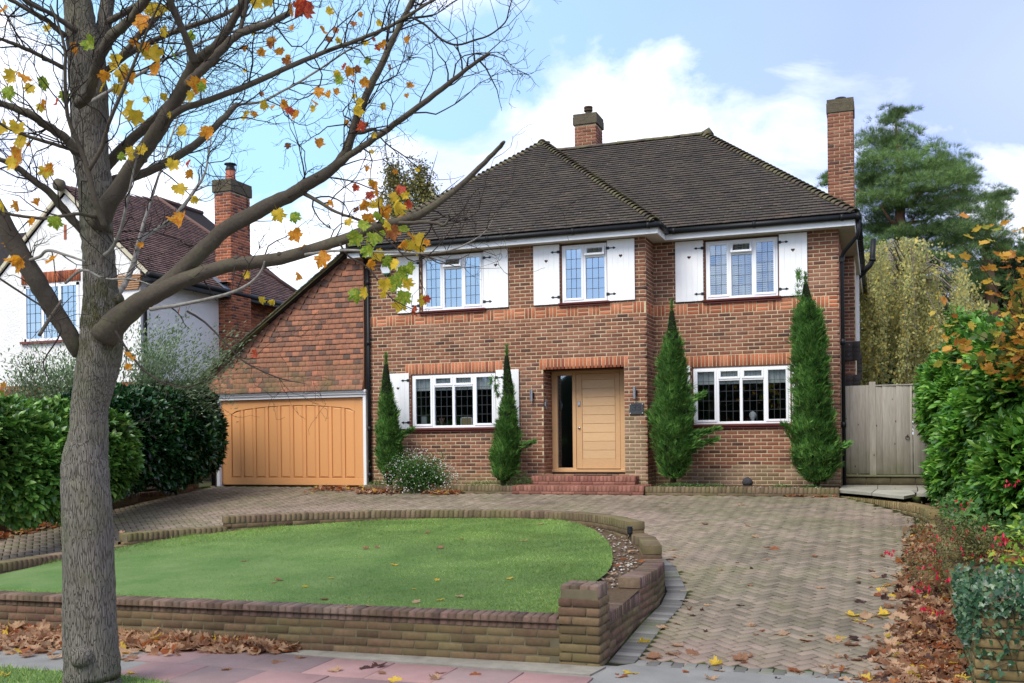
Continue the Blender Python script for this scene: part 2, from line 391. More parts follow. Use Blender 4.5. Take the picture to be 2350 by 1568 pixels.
def glass(name, refl):
    m = bpy.data.materials.new(name); m.use_nodes = True; t = m.node_tree; t.nodes.clear()
    o = t.nodes.new('ShaderNodeOutputMaterial'); mx = t.nodes.new('ShaderNodeMixShader'); tr = t.nodes.new('ShaderNodeBsdfTransparent'); gl = t.nodes.new('ShaderNodeBsdfGlossy')
    gl.inputs['Roughness'].default_value = .02; gl.inputs[0].default_value = (.74, .88, 1, 1); tr.inputs[0].default_value = (.82, .87, .88, 1)
    lw = t.nodes.new('ShaderNodeLayerWeight'); lw.inputs[0].default_value = .35; md = t.nodes.new('ShaderNodeMath'); md.operation = 'MULTIPLY_ADD'; md.use_clamp = True
    md.inputs[1].default_value = .7; md.inputs[2].default_value = refl; t.links.new(lw.outputs['Fresnel'], md.inputs[0]); t.links.new(md.outputs[0], mx.inputs[0])
    t.links.new(tr.outputs[0], mx.inputs[1]); t.links.new(gl.outputs[0], mx.inputs[2]); t.links.new(mx.outputs[0], o.inputs[0]); return m
M_glass_up = glass('coated_window_glass', .55); M_glass = glass('window_glass', .08)
def leafmat(name, stops, k=.35, rough=.45, spec=.4, big=None):
    m = Mat(name, rough, spec); c = m.ramp(m.rnd(), stops)
    if big: c = m.mix(.8, c, m.ramp(m.noise(big, 4), [(.35, .55), (.65, 1.4)]), 'MULTIPLY')
    m.color(c); m.leafy(k); return m.m
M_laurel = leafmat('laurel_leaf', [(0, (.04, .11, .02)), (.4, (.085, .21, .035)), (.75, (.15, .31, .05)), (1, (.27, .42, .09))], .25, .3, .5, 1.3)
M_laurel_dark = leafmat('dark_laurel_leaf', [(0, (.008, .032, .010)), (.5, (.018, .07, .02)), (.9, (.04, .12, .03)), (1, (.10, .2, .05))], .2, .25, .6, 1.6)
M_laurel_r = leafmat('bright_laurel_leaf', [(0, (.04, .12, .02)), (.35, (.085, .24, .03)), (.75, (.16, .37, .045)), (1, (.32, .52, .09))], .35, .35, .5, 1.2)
M_cypress = leafmat('cypress_spray', [(0, (.035, .10, .022)), (.45, (.075, .19, .035)), (.85, (.13, .28, .055)), (1, (.24, .37, .08))], .2, .6, .2, 3.0)
M_pine = leafmat('pine_needles', [(0, (.05, .105, .03)), (.5, (.12, .205, .065)), (1, (.24, .34, .11))], .2, .6, .2, .5)
M_birch = leafmat('birch_leaf', [(0, (.26, .29, .10)), (.4, (.44, .44, .19)), (.75, (.50, .46, .17)), (.93, (.62, .50, .14)), (1, (.70, .52, .12))], .45, .6, .2, 1.1)
M_willow = leafmat('silvery_leaf', [(0, (.09, .15, .07)), (.5, (.20, .28, .14)), (1, (.40, .47, .30))], .3, .6, .2, 2)
M_small = leafmat('small_green_leaf', [(0, (.03, .09, .02)), (.6, (.07, .18, .035)), (1, (.16, .30, .07))], .3)
M_olive = leafmat('olive_leaf', [(0, (.06, .07, .018)), (.5, (.12, .125, .03)), (1, (.22, .2, .06))], .35)
M_ivy = leafmat('ivy_leaf', [(0, (.012, .045, .02)), (.6, (.03, .09, .035)), (1, (.10, .17, .07))], .15, .35, .5)
M_flower = leafmat('white_petal', [(0, (.8, .6, .62)), (.2, (.85, .83, .8)), (1, (.9, .9, .88))], .3)
M_pinkflower = leafmat('crimson_petal', [(0, (.45, .01, .04)), (1, (.75, .03, .09))], .3)
M_farleaf = leafmat('far_tree_leaf', [(0, (.10, .12, .05)), (.5, (.2, .2, .08)), (1, (.38, .31, .08))], .4, .6, .2, .6)
M_orangeleaf = leafmat('orange_leaf', [(0, (.40, .14, .03)), (.35, (.6, .26, .04)), (.65, (.68, .42, .06)), (.85, (.55, .46, .07)), (1, (.22, .30, .06))], .5)
M_core = flat('shade_core', (.012, .016, .008), .95, .05, .5, 6)  # solid near-black cores paint the shade inside hedges and conifers
M_stem = flat('brown_stem', (.07, .05, .032), .9, .1, .4, 20)

# ================================================================== THE GROUND
def in_poly(P, poly):
    x, y = P[:, 0], P[:, 1]; c = np.zeros(len(P), bool); n = len(poly)
    for i in range(n):
        x1, y1 = poly[i]; x2, y2 = poly[(i + 1) % n]
        cond = ((y1 > y) != (y2 > y)); xs = (x2 - x1) * (y - y1) / ((y2 - y1) if y2 != y1 else 1e-9) + x1
        c ^= cond & (x < xs)
    return c
def dist_poly(P, poly, closed=True):
    best = np.full(len(P), 1e9); n = len(poly)
    for i in range(n if closed else n - 1):
        a = np.array(poly[i], float); b = np.array(poly[(i + 1) % n], float); ab = b - a
        t = np.clip(((P - a) @ ab) / (ab @ ab + 1e-12), 0, 1); best = np.minimum(best, np.linalg.norm(P - (a + t[:, None] * ab), axis=1))
    return best
def sheet(name, mat, xs, ys, dz=0.0, kind='structure', zf=G):
    V = [(x, y, zf(y) + dz) for y in ys for x in xs]; nx = len(xs)
    F = [[j * nx + i, j * nx + i + 1, (j + 1) * nx + i + 1, (j + 1) * nx + i] for j in range(len(ys) - 1) for i in range(nx - 1)]
    o = link(name, np_mesh(name, V, F, mat)); o['kind'] = kind; return o
m = Mat('earth', .95, .1); c = m.mix(m.ramp(m.noise(.8, 6, .6), [(.4, 0.0), (.6, 1.0)]), (.05, .06, .025), (.07, .052, .034)); m.color(c); m.bump(m.noise(9, 6, .7), .8, .03); M_earth = m.m
sheet('ground', M_earth, [-400, -60, -20, -10, 0, 10, 60, 400], GK[0], -.05)

ISLAND = [(-2.2, 8.08), (-2.2, 9.6), (-2.17, 10.3), (-2.22, 10.9), (-2.31, 11.2), (-2.57, 12.1), (-2.82, 12.6), (-3.19, 13.21), (-3.6, 13.7), (-3.94, 13.95), (-4.45, 14.18), (-5.05, 14.26),
          (-5.75, 14.2), (-6.39, 14.04), (-7.34, 13.71), (-8.16, 13.17), (-8.62, 12.71), (-8.99, 12.29), (-9.4, 11.75), (-9.71, 10.98), (-9.76, 10.0), (-9.76, 7.6)]
BEDLINE = [(.62, 8.2), (.62, 15.0), (.55, 15.9), (.3, 16.8), (-.2, 17.8), (-.66, 18.45), (-10.05, 18.45), (-10.05, 19.25), (-14.35, 19.25), (-14.28, 18.6), (-14.16, 15.8), (-13.85, 13.2), (-13.8, 8.2)]

# mossy sand under the block paving, then the blocks themselves
m = Mat('joint_moss', .95, .1); c = m.mix(m.ramp(m.noise(1.1, 5, .65), [(.42, 0.0), (.62, 1.0)]), (.018, .018, .010), (.05, .075, .010)); m.color(c); m.bump(m.noise(80, 4), .5, .004); M_joint = m.m
m = Mat('block_paver', .85, .25); c = m.ramp(m.rnd(), [(0, (.14, .115, .08)), (.5, (.19, .155, .108)), (1, (.245, .19, .14))])
c = m.mix(.6, c, m.ramp(m.noise(.55, 5, .6), [(.34, .70), (.66, 1.36)]), 'MULTIPLY')
c = m.mix(m.ramp(m.noise(.42, 3), [(.5, 0.0), (.68, .45)]), c, (.30, .205, .175))
c = m.mix(m.ramp(m.noise(.7, 6, .7, dist=.6), [(.47, 0.0), (.66, .6)]), c, (.145, .145, .065))
c = m.mix(.5, c, m.ramp(m.noise(150, 3, .7), [(.3, .55), (.72, 1.5)]), 'MULTIPLY')
c = m.mix(m.ramp(m.noise(11, 4, .75), [(.685, 0.0), (.73, .6)]), c, (.55, .55, .52))
m.color(c); m.bump(m.noise(140, 4, .7), .5, .003); m.rough(m.ramp(m.noise(1, 3), [(.3, .55), (.7, .9)])); M_paver = m.m
ys = [8.2, 8.3, 18.45, 19.5]
sheet('driveway', M_joint, [-14.6, -10, -5, 0, .75], ys, -.011)
DRV = bpy.data.objects['driveway']
g_ = (GK[1][3] - GK[1][2]) / (GK[0][3] - GK[0][2]); tl = math.atan(g_)
def slopeR(ang, y):
    tt = tl if 8.3 < y < 18.45 else (math.atan((GK[1][4] - GK[1][3]) / (GK[0][4] - GK[0][3])) if y > 18.45 else 0)
    return np.array(Matrix.Rotation(tt, 3, 'X') @ Matrix.Rotation(ang, 3, 'Z'))
u = .1; L = []
cells = []
for i in range(-250, 251):
    for j in range(-90, 91):
        a, b = i + 2 * j, i - 2 * j
        cells.append((a + 1.0, b + .5, 0)); cells.append((a + .5, b + 2.0, 1))
cells = np.array(cells); r2 = math.sqrt(.5)
Pc = np.stack([(cells[:, 0] - cells[:, 1]) * r2 * u - 6, (cells[:, 0] + cells[:, 1]) * r2 * u + 12.5], 1)
ok = in_poly(Pc, BEDLINE) & ~in_poly(Pc, ISLAND) & (dist_poly(Pc, ISLAND) > .24) & (dist_poly(Pc, BEDLINE) > .02) & (Pc[:, 1] > 8.40)
Pc, cells = Pc[ok], cells[ok]
for (x, y), c in zip(Pc, cells):
    R = slopeR(pi / 4 + (pi / 2 if c[2] else 0) + random.gauss(0, .006), y)
    L.append((np.array([x, y, G(y) - .008 + random.gauss(0, .0016)]), R @ np.array(Euler((random.gauss(0, .012), random.gauss(0, .012), 0)).to_matrix()), (.187, .087, .016)))
pieces('paver', L, DRV, M_paver, 300, 'paver_field', 't', .004)
# header course that follows the lawn wall and the row that closes the drive at the pavement
def walk(pts, pitch, start=0.0):
    pts = [np.array(p, float) for p in pts]; res = []; d = start + pitch / 2; acc = 0
    for a, b in zip(pts[:-1], pts[1:]):
        l = np.linalg.norm(b - a)
        while d <= acc + l:
            t = (b - a) / l; res.append((a + t * (d - acc), t)); d += pitch
        acc += l
    return res
m = Mat('grey_edge_paver', .85, .25); c = m.ramp(m.rnd(), [(0, (.10, .095, .085)), (.6, (.165, .155, .14)), (1, (.21, .20, .18))])
c = m.mix(m.ramp(m.noise(1.6, 5, .65), [(.5, 0.0), (.68, .7)]), c, (.11, .13, .035)); m.color(c); m.bump(m.noise(120, 4), .4, .003); M_edgep = m.m
L = []
for p, t in walk(ISLAND[:15], .102):
    n = np.array([t[1], -t[0]]); q = p + n * .135
    if q[1] > 8.3: L.append((np.array([q[0], q[1], G(q[1]) - .003]), slopeR(math.atan2(t[1], t[0]), q[1]), (.092, .215, .016)))
for k in range(25): L.append((np.array([-1.90 + k * .103, 8.31, G(8.31) - .002]), slopeR(0, 8.3), (.094, .195, .016)))
pieces('edging_paver', L, DRV, M_edgep, 300, 'edging_paver_rows', 't', .004)

# pavement: pink and grey slabs, a concrete strip under the wall, tarmac beyond, the crossing in front of the drive
m = Mat('tarmac', .95, .1); c = m.mix(m.noise(180, 3, .8), (.10, .097, .09), (.34, .33, .305)); c = m.mix(.6, c, m.ramp(m.noise(2, 5), [(.3, .7), (.7, 1.3)]), 'MULTIPLY'); m.color(c); m.bump(m.noise(200, 3), .7, .005); M_tar = m.m
sheet('pavement', M_tar, [-30, -12, -6.2, -2, 3, 30], [-3, 5, 8.22], -.012, zf=lambda y: -1.905)
PAV = bpy.data.objects['pavement']
m = Mat('paving_slab', .8, .3); c = m.ramp(m.rnd(), [(0, (.17, .12, .115)), (.3, (.22, .15, .14)), (.55, (.28, .165, .15)), (.8, (.33, .185, .17)), (1, (.235, .17, .155))])
c = m.mix(.5, c, m.ramp(m.noise(1.7, 6, .65), [(.32, .68), (.68, 1.35)]), 'MULTIPLY'); c = m.mix(.4, c, m.ramp(m.noise(190, 3, .7), [(.3, .6), (.7, 1.45)]), 'MULTIPLY')
m.color(c); m.bump(m.noise(130, 4), .4, .003); M_slab = m.m
m = Mat('new_pink_slab', .8, .3); c = m.mix(m.noise(2, 4), (.42, .23, .21), (.50, .29, .26)); m.color(c); m.bump(m.noise(120, 4), .3, .003); M_slab2 = m.m
L = []; L2 = []; Lg = []
for r in range(6):
    for k in range(-1, 8):
        x0 = -6.24 + k * .585 - (.3 if r % 2 else 0); y0 = 7.68 - .585 * r + .03
        if x0 < -6.6 + (.35 if r % 2 else 0): continue
        if x0 + .58 > -2.1: continue
        q = (np.array([x0 + .29, y0 - .29 - .0 * x0, -1.905 - .012 + random.gauss(0, .0015)]), np.array(Euler((random.gauss(0, .003), random.gauss(0, .003), 0)).to_matrix()), (.578, .578, .03))
        (L2 if (r == 1 and k == 0) else L).append(q)
pieces('paving_slab', L, PAV, M_slab, 300, None, 't', .004); pieces('paving_slab', L2, PAV, M_slab2, 300, None, 't', .004)
mb = MB(); mb.prism([(-5.9, 7.72, -1.93), (-2.2, 7.78, -1.93), (-2.15, 8.1, -1.93), (-5.9, 7.9, -1.93)], (0, 0, .028)); o = mb.build('concrete_strip', M_conc, PAV)
mb = MB(); mb.prism([(-2.13, 3.0, -1.935), (6, 3.0, -1.935), (6, 8.28, -1.935), (-1.95, 8.28, -1.935), (-2.13, 8.05, -1.935)], (0, 0, .034)); o = mb.build('crossing_slab', M_tar, PAV)

# ------------------------------------------------------------------ garden walls
def ncols(t, sgn=1):
    """R for a piece whose along-axis is t and whose inward axis is t turned by +90 degrees (sgn=1) or -90"""
    t = np.array([t[0], t[1], 0.0]); inn = np.array([-t[1], t[0], 0.0]) * sgn
    if sgn < 0: t = -t
    return np.stack([t, inn, [0, 0, 1.0]], 1)
def low_wall(parent, pts, top, zb, lists, inner=False, outer=True, th=.215, cop=True, phase=0.0, inward=1, nrow=99, ztop_slope=None):
    """pts: outer face line; inward=+1: the wall body lies to the left of the walking direction"""
    cl, bl, core = lists
    pts = [np.array(p, float) for p in pts]
    if cop:
        for p, t in walk(pts, .0752):
            inn = np.array([-t[1], t[0]]) * inward; c = p + inn * (th / 2)
            R = ncols(t, inward); a = random.gauss(0, .012); R = R @ np.array(Matrix.Rotation(a, 3, 'Z'))
            cl.append((np.array([c[0], c[1], top - .0515 + random.gauss(0, .0012)]), R, (.066, th + random.uniform(-.004, .004), .103)))
    z = top - (.103 if cop else 0) - .010; row = 0
    while row < nrow and z > zb - .08:
        for side, on in ((0, outer), (1, inner)):
            if not on: continue
            for p, t in walk(pts, .225, -(.1125 if row % 2 else 0) + phase):
                inn = np.array([-t[1], t[0]]) * inward
                if side == 0: c = p + inn * .035; R = ncols(t, inward)
                else: c = p + inn * (th - .035); R = ncols(t, -inward)
                if z - .065 < G(c[1]) - .09 and zb < -90: continue
                bl.append((np.array([c[0] + random.gauss(0, .001), c[1] + random.gauss(0, .001), z - .0325]), R, (.214, .07, .064)))
        z -= .075; row += 1
    for a, b in zip(pts[:-1], pts[1:]):
        t = (b - a) / np.linalg.norm(b - a); inn = np.array([-t[1], t[0]]) * inward
        a2, b2 = a + inn * .006, b + inn * .006; c2, d2 = b + inn * (th - .006), a + inn * (th - .006); zz = (zb if zb > -90 else min(G(a[1]), G(b[1]))) - .06
        q = [(*a2, zz), (*b2, zz), (*c2, zz), (*d2, zz)]
        core.prism(q if inward > 0 else q[::-1], (0, 0, top - .006 - (.02 if cop else 0) - zz))
# front wall with its end pillar
FW = thing('garden_wall', 'low mossy brown brick wall along the pavement with a taller end pillar', 'wall', (-6, 8, -1.9))
cl, bl, core = [], [], MB()
low_wall(FW, [(-10.6, 7.58), (-2.54, 8.08)], -1.51, -1.905, (cl, bl, core), inner=False)
pieces('coping_brick', cl, FW, M_gcop, 300, None, 't', .008); pieces('brick', bl, FW, M_gbrick, 300, 'brick_rows', 'f', .007)
core.build('mortar', M_gmortar, FW)
pl = []; cl = []; core = MB(); core.box((-2.528, 8.088, -1.98), (-2.212, 8.40, -1.27))
zt = -1.235
for k in range(4):
    for j in (0, 1):
        cl.append((np.array([-2.497 + k * .0835, 8.135 + j * .15 + .03, zt - .052]), np.eye(3), (.076, .15 if j == 0 else .14, .104)))
z = zt - .115
for r in range(8):
    sp = [(-2.55, -2.44), (-2.43, -2.20)] if r % 2 == 0 else [(-2.55, -2.315), (-2.305, -2.20)]
    for a, b in sp: pl.append((np.array([(a + b) / 2, 8.08 + .03, z - .0325]), np.eye(3), (b - a, .07, .065)))
    sp = [(8.08, 8.31), (8.32, 8.42)] if r % 2 else [(8.08, 8.19), (8.20, 8.42)]
    for a, b in sp:
        pl.append((np.array([-2.20 - .03, (a + b) / 2, z - .0325]), np.stack([[0, 1, 0], [-1, 0, 0], [0, 0, 1.]], 1), (b - a, .068, .065)))
        pl.append((np.array([-2.55 + .03, (a + b) / 2, z - .0325]), np.stack([[0, -1, 0], [1, 0, 0], [0, 0, 1.]], 1), (b - a, .068, .065)))
    z -= .0765
pieces('coping_brick', cl, FW, M_gcop, 300, None, 't', .007); pieces('brick', pl, FW, M_gbrick, 300, None, 'f', .007); core.build('mortar', M_gmortar, FW)
# curved wall round the lawn, stepping down to the street
CW = thing('garden_wall', 'curved stepped brick wall that rings the raised lawn beside the driveway', 'wall', (-4, 12, -1.6))
cl, bl, core = [], [], MB()
def seg(y0, y1): pass
I = ISLAND
low_wall(CW, [(-2.2, 8.42), (-2.2, 9.6)], -1.51, -99, (cl, bl, core), inner=True)
low_wall(CW, [(-2.2, 9.6), I[2], I[3], I[4]], -1.365, -99, (cl, bl, core), inner=True, nrow=6)
cl_near = cl; cl = []
low_wall(CW, I[4:7], -1.215, -99, (cl, bl, core), inner=True, nrow=6)
low_wall(CW, I[6:18], -1.07, -99, (cl, bl, core), inner=True, nrow=6)
low_wall(CW, I[17:20], -1.22, -99, (cl, bl, core), inner=True, nrow=6)
low_wall(CW, [I[19], I[20], (-9.76, 7.75)], -1.37, -99, (cl, bl, core), inner=True, nrow=6)
# end faces where the wall steps
for (p, t, top) in (((-2.2, 9.6), (0, 1), -1.365), (I[4], (-.25, .97), -1.215), (I[6], (-.5, .866), -1.07), (I[17], (.66, .75), -1.07), (I[19], (.25, .97), -1.22)):
    t = np.array(t, float); inn = np.array([-t[1], t[0]]); s_ = -1
    if p in (I[17], I[19]): inn = np.array([t[1], -t[0]])
    c = np.array(p) + inn * .1075; R = np.stack([[*(inn), 0], [*t, 0], [0, 0, 1.]], 1)
    if np.linalg.det(R) < 0: R[:, 0] *= -1
    cl.append((np.array([*(c + t * .02), top - .0515]), R, (.217, .06, .104)))
    bl.append((np.array([*(c + t * .03), top - .145]), R, (.213, .075, .062)))
pieces('coping_brick', cl_near, CW, M_gcop, 300, 'coping_rows', 't', .007); pieces('coping_brick', cl, CW, M_edge, 240, 'coping_rows', 't', .007); pieces('brick', bl, CW, M_gbrick, 300, 'brick_rows', 'f', .007); core.build('mortar', M_gmortar, CW)

# boundary wall on the left under the laurels, base of the path on the right, planter walls along the house
LW = thing('garden_wall', 'low brick boundary wall under the dark laurels beside the garage', 'wall', (-14, 14, -1.5))
cl, bl, core = [], [], MB()
Lp = [(-13.8, 8.0), (-13.8, 10.5), (-13.82, 12.6), (-13.98, 14.6), (-14.16, 15.8), (-14.25, 17.4), (-14.35, 18.75)]
for a, b, tp in ((0, 2, -1.38), (2, 3, -1.24), (3, 5, -1.02), (5, 6, -.86)):
    low_wall(LW, Lp[a:b + 1], tp, -99, (cl, bl, core), inward=1)
pieces('coping_brick', cl, LW, M_gcop, 300, None, 't', .007); pieces('brick', bl, LW, M_nbrick if False else M_gbrick, 300, 'brick_rows', 'f', .005); core.build('mortar', M_gmortar, LW)
RW = thing('garden_wall', 'stepped brick wall with ivy on its end pillar beside the driveway leaves', 'wall', (.8, 11, -1.6))
cl, bl, core = [], [], MB()
for pts, tp in (([(.65, 9.6), (.65, 8.42)], -1.51), ([(.65, 11.4), (.65, 9.6)], -1.37), ([(.65, 15.0), (.65, 11.4)], -1.22), ([(-.66, 18.6), (-.2, 17.95), (.3, 16.95), (.55, 16.1), (.65, 15.0)], -1.07)):
    low_wall(RW, pts, tp, -99, (cl, bl, core), inward=1)
for y, tp in ((9.6, -1.37), (11.4, -1.22), (15.0, -1.07)):
    cl.append((np.array([.757, y - .005 + .03, tp - .0515]), np.eye(3), (.216, .06, .104))); bl.append((np.array([.757, y + .03, tp - .145]), np.eye(3), (.213, .07, .062)))
for k in range(9): cl.append((np.array([.69 + k * .085, 8.19, -1.235 - .052]), np.eye(3), (.076, .22, .104)))
z = -1.35
for r in range(8):
    x = .65 - (.11 if r % 2 else 0)
    while x < 2.3:
        a, b = max(x, .65), x + .215; bl.append((np.array([(a + b) / 2, 8.11, z - .0325]), np.eye(3), (b - a, .07, .065))) if b - a > .05 else None; x += .225
    for a, b in ([(8.08, 8.31), (8.32, 8.42)] if r % 2 else [(8.08, 8.19), (8.20, 8.42)]):
        bl.append((np.array([.68, (a + b) / 2, z - .0325]), np.stack([[0, -1, 0], [1, 0, 0], [0, 0, 1.]], 1), (b - a, .068, .065)))
    z -= .0765
core.box((.658, 8.088, -1.98), (2.3, 8.41, -1.27))
pieces('coping_brick', cl, RW, M_ochre, 300, None, 't', .007); pieces('brick', bl, RW, M_ochre, 300, 'brick_rows', 'f', .007); core.build('mortar', M_gmortar, RW)
PW = thing('planter_wall', 'two low mossy edging walls of the flower beds either side of the red steps', 'wall', (-4, 18.5, -1.07))
cl, bl, core = [], [], MB()
for a, b in ((-10.05, -6.76), (-4.12, -.66)): low_wall(PW, [(a, 18.5), (b, 18.5)], -.925, -1.09, (cl, bl, core), nrow=1, th=.12)
low_wall(PW, [(-10.05, 19.2), (-10.05, 18.5)], -.925, -1.09, (cl, bl, core), nrow=1, th=.12)
pieces('coping_brick', cl, PW, M_edge, 300, None, 't', .006); pieces('brick', bl, PW, M_edge, 300, None, 'f', .006); core.build('mortar', M_gmortar, PW)
ST = thing('entrance_steps', 'two red brick steps up to the oak front door', 'steps', (-5.45, 18.5, -1.07))
cl, bl, core = [], [], MB()
for (x0, x1, y0, y1, tp) in ((-6.74, -4.14, 18.42, 19.22, -.912), (-6.53, -4.42, 18.96, 19.9, -.745)):
    n = int((x1 - x0) / .0765); nn = (x1 - x0) / n
    for k in range(n): cl.append((np.array([x0 + (k + .5) * nn, y0 + .1075, tp - .0515]), np.eye(3), (nn - .007, .215, .103)))
    nr = int((y1 - y0 - .22) / .11)
    for r in range(nr):
        for k in range(int((x1 - x0) / .225) + 1):
            a = x0 + k * .225 - (.11 if r % 2 else 0); a2, b2 = max(a, x0), min(a + .217, x1)
            if b2 - a2 > .04: cl.append((np.array([(a2 + b2) / 2, y0 + .222 + r * .11 + .052, tp - .03]), np.eye(3), (b2 - a2, .103, .06)))
    for k in range(int((x1 - x0) / .225) + 1):
        a = x0 + k * .225 - .08; a2, b2 = max(a, x0), min(a + .215, x1)
        if b2 - a2 > .04: bl.append((np.array([(a2 + b2) / 2, y0 + .03, tp - .103 - .008 - .03]), np.eye(3), (b2 - a2, .07, .055)))
    core.box((x0 + .006, y0 + .007, -1.12), (x1 - .006, y1, tp - .008))
pieces('step_brick', cl, ST, M_step, 300, 'step_brick_rows', 't', .005); pieces('riser_brick', bl, ST, M_step, 300, None, 'f', .005); core.build('mortar', flat('red_mortar', (.22, .10, .07), .95, .1, .4, 6), ST)
mb = MB(); mb.box((-5.72, 19.2, -.745), (-4.95, 19.6, -.728), ch=.005); tagm = mb.build('doormat', flat('rubber_mat', (.04, .035, .03), .9, .1, .5, 60)); sub(tagm, 'thin dark doormat lying before the oak front door', 'doormat')

# slabs of the side path on top of the curved brick edge
SP = thing('stone_path', 'pale stone slabs of the raised side path before the wooden gate', 'path', (0, 19, -.95))
m = Mat('riven_slab', .8, .3); c = m.ramp(m.rnd(), [(0, (.28, .26, .21)), (1, (.37, .35, .28))]); c = m.mix(.5, c, m.ramp(m.noise(2.5, 5), [(.3, .6), (.7, 1.3)]), 'MULTIPLY'); m.color(c); m.bump(m.noise(20, 5), .4, .01); M_riven = m.m
for P in ([(-.68, 18.62), (-.12, 17.75), (-.05, 18.9), (-.66, 19.2)], [(-.11, 17.72), (.36, 16.85), (.55, 17.5), (.52, 18.75), (-.04, 18.9)],
          [(-.66, 19.23), (-.03, 18.93), (-.03, 20.4), (-.66, 20.4)], [(-.02, 18.93), (.62, 18.76), (.66, 20.4), (-.02, 20.4)], [(.57, 17.6), (1.5, 17.6), (1.5, 18.9), (.64, 18.72)], [(.64, 18.78), (1.6, 18.95), (1.6, 20.4), (.67, 20.4)]):
    mb = MB(); mb.prism([(x, y, -1.01) for x, y in P], (0, 0, .045 + random.uniform(0, .008))); mb.build('slab', M_riven, SP)

# ------------------------------------------------------------------ lawn, beds
LZ = lambda y: float(np.interp(y, [8.2, 13.9], [-1.525, -1.185]))
LZn = lambda y: np.interp(y, [8.2, 13.9], [-1.525, -1.185])
def on_lawn(u_, v_):
    r = ray(u_, v_); a, b = 5.0, 25.0
    for _ in range(40):
        m_ = (a + b) / 2; p = r * m_
        if p[2] > LZ(p[1]): a = m_
        else: b = m_
    return (r * a)
le = [on_lawn(x, y)[:2].tolist() for x, y in [(1285, 1402), (1300, 1385), (1340, 1352), (1371, 1331), (1392, 1316), (1404, 1297), (1406, 1281), (1404, 1260), (1392, 1239), (1365, 1217), (1325, 1201), (1272, 1192)]]
LAWN = [(-2.62, 8.30)] + le + [(-4.7, 13.92), (-5.05, 13.98), (-5.75, 13.93), (-6.39, 13.78), (-7.2, 13.46), (-7.95, 12.98), (-8.42, 12.54), (-8.8, 12.1), (-9.15, 11.6), (-9.4, 10.9), (-9.42, 10.0), (-9.45, 7.9), (-9.4, 7.88)]
m = Mat('lawn_turf', .95, .05); c = m.mix(m.ramp(m.noise(1.6, 6, .65), [(.34, 0.0), (.66, 1.0)]), (.09, .165, .05), (.15, .215, .08)); c = m.mix(.5, c, m.ramp(m.noise(60, 4, .8), [(.3, .6), (.7, 1.4)]), 'MULTIPLY'); m.color(c); m.bump(m.noise(160, 3), .8, .01); M_turf = m.m
m = Mat('grass_blade', .8, .12); c = m.ramp(m.rnd(), [(0, (.15, .28, .05)), (.5, (.25, .385, .085)), (.85, (.37, .48, .14)), (1, (.55, .52, .22))])
c = m.mix(m.ramp(m.noise(.9, 5, .6), [(.36, 0.0), (.66, .85)]), c, (.19, .29, .085)); c = m.mix(.75, c, m.ramp(m.noise(.8, 6, .68, dist=.5), [(.36, .55), (.64, 1.25)]), 'MULTIPLY'); m.color(c); m.leafy(.25); M_blade = m.m
mb = MB(); mb.poly([(x, y, LZ(y)) for x, y in LAWN]); o = mb.build('lawn', M_turf); o['kind'] = 'structure'; LAWNO = o
m = Mat('bed_soil', .95, .1); c = m.mix(m.noise(22, 6, .7), (.055, .035, .022), (.17, .115, .07)); m.color(c); m.bump(m.noise(40, 6, .7), 1.0, .02); M_soil = m.m
inner = [(x, y) for x, y in ISLAND]
mb = MB(); mb.poly([(x, y, LZ(y) - .035) for x, y in ISLAND]); o = mb.build('flower_bed', M_soil); o['kind'] = 'structure'
mb = MB(); mb.box((-10.0, 18.55, -1.05), (-6.7, 19.28, -.96)); mb.box((-4.16, 18.55, -1.05), (-.7, 20.03, -.955)); o = mb.build('flower_bed', M_soil); o['kind'] = 'structure'
mb = MB(); mb.poly([(.7, 8.4, -1.56), (4, 8.4, -1.5), (4, 17.6, -.85), (.7, 17.6, -1.12), (.7, 15, -1.14), (.7, 11.4, -1.3)]); o = mb.build('flower_bed', M_soil); o['kind'] = 'structure'
mb = MB(); mb.poly([(-14.0, 8.0, -1.4), (-14.0, 12, -1.3), (-14.3, 16, -1.0), (-14.45, 19.2, -.9), (-20, 19.2, -.8), (-20, 8, -1.3)]); o = mb.build('flower_bed', M_soil); o['kind'] = 'structure'
def rand_in(poly, n):
    poly = np.array(poly); lo, hi = poly.min(0), poly.max(0); out = np.zeros((0, 2))
    while len(out) < n:
        P = rng.uniform(lo, hi, (n * 2, 2)); out = np.concatenate([out, P[in_poly(P, poly.tolist())]])
    return out[:n]
def blades(name, P, z, h, mat, parent=None, wd=.0045, lean=.5, kind='stuff'):
    n = len(P); a = rng.uniform(0, 2 * pi, n); hh = h * rng.uniform(.55, 1.25, n); w_ = wd * rng.uniform(.7, 1.3, n)
    d = np.stack([np.cos(a), np.sin(a), np.zeros(n)], 1); b = np.stack([P[:, 0], P[:, 1], z], 1)
    l = rng.normal(0, lean, (n, 2)) * hh[:, None]; tip = b + np.stack([l[:, 0], l[:, 1], hh], 1)
    V = np.stack([b - d * w_[:, None], b + d * w_[:, None], tip], 1).reshape(-1, 3)
    o = link(name, np_mesh(name, V, np.arange(3 * n).reshape(-1, 3), mat), parent); o['kind'] = kind; return o
P = rand_in(LAWN, 230000); blades('grass', P, LZn(P[:, 1]) - .003, .020, M_blade, LAWNO, .0042, .55)
# grass verge round the foot of the street tree
VG = [(-12, 4.2), (-4.7, 4.2), (-4.62, 5.6), (-4.9, 6.2), (-5.3, 6.52), (-5.9, 6.62), (-7.2, 6.52), (-12, 6.2)]
mb = MB(); mb.prism([(x, y, -1.95) for x, y in VG], (0, 0, .05)); o = mb.build('grass_verge', M_turf); o['kind'] = 'structure'
P = rand_in(VG, 26000); blades('grass', P, np.full(len(P), -1.902), .045, M_blade, o, .005, .5)
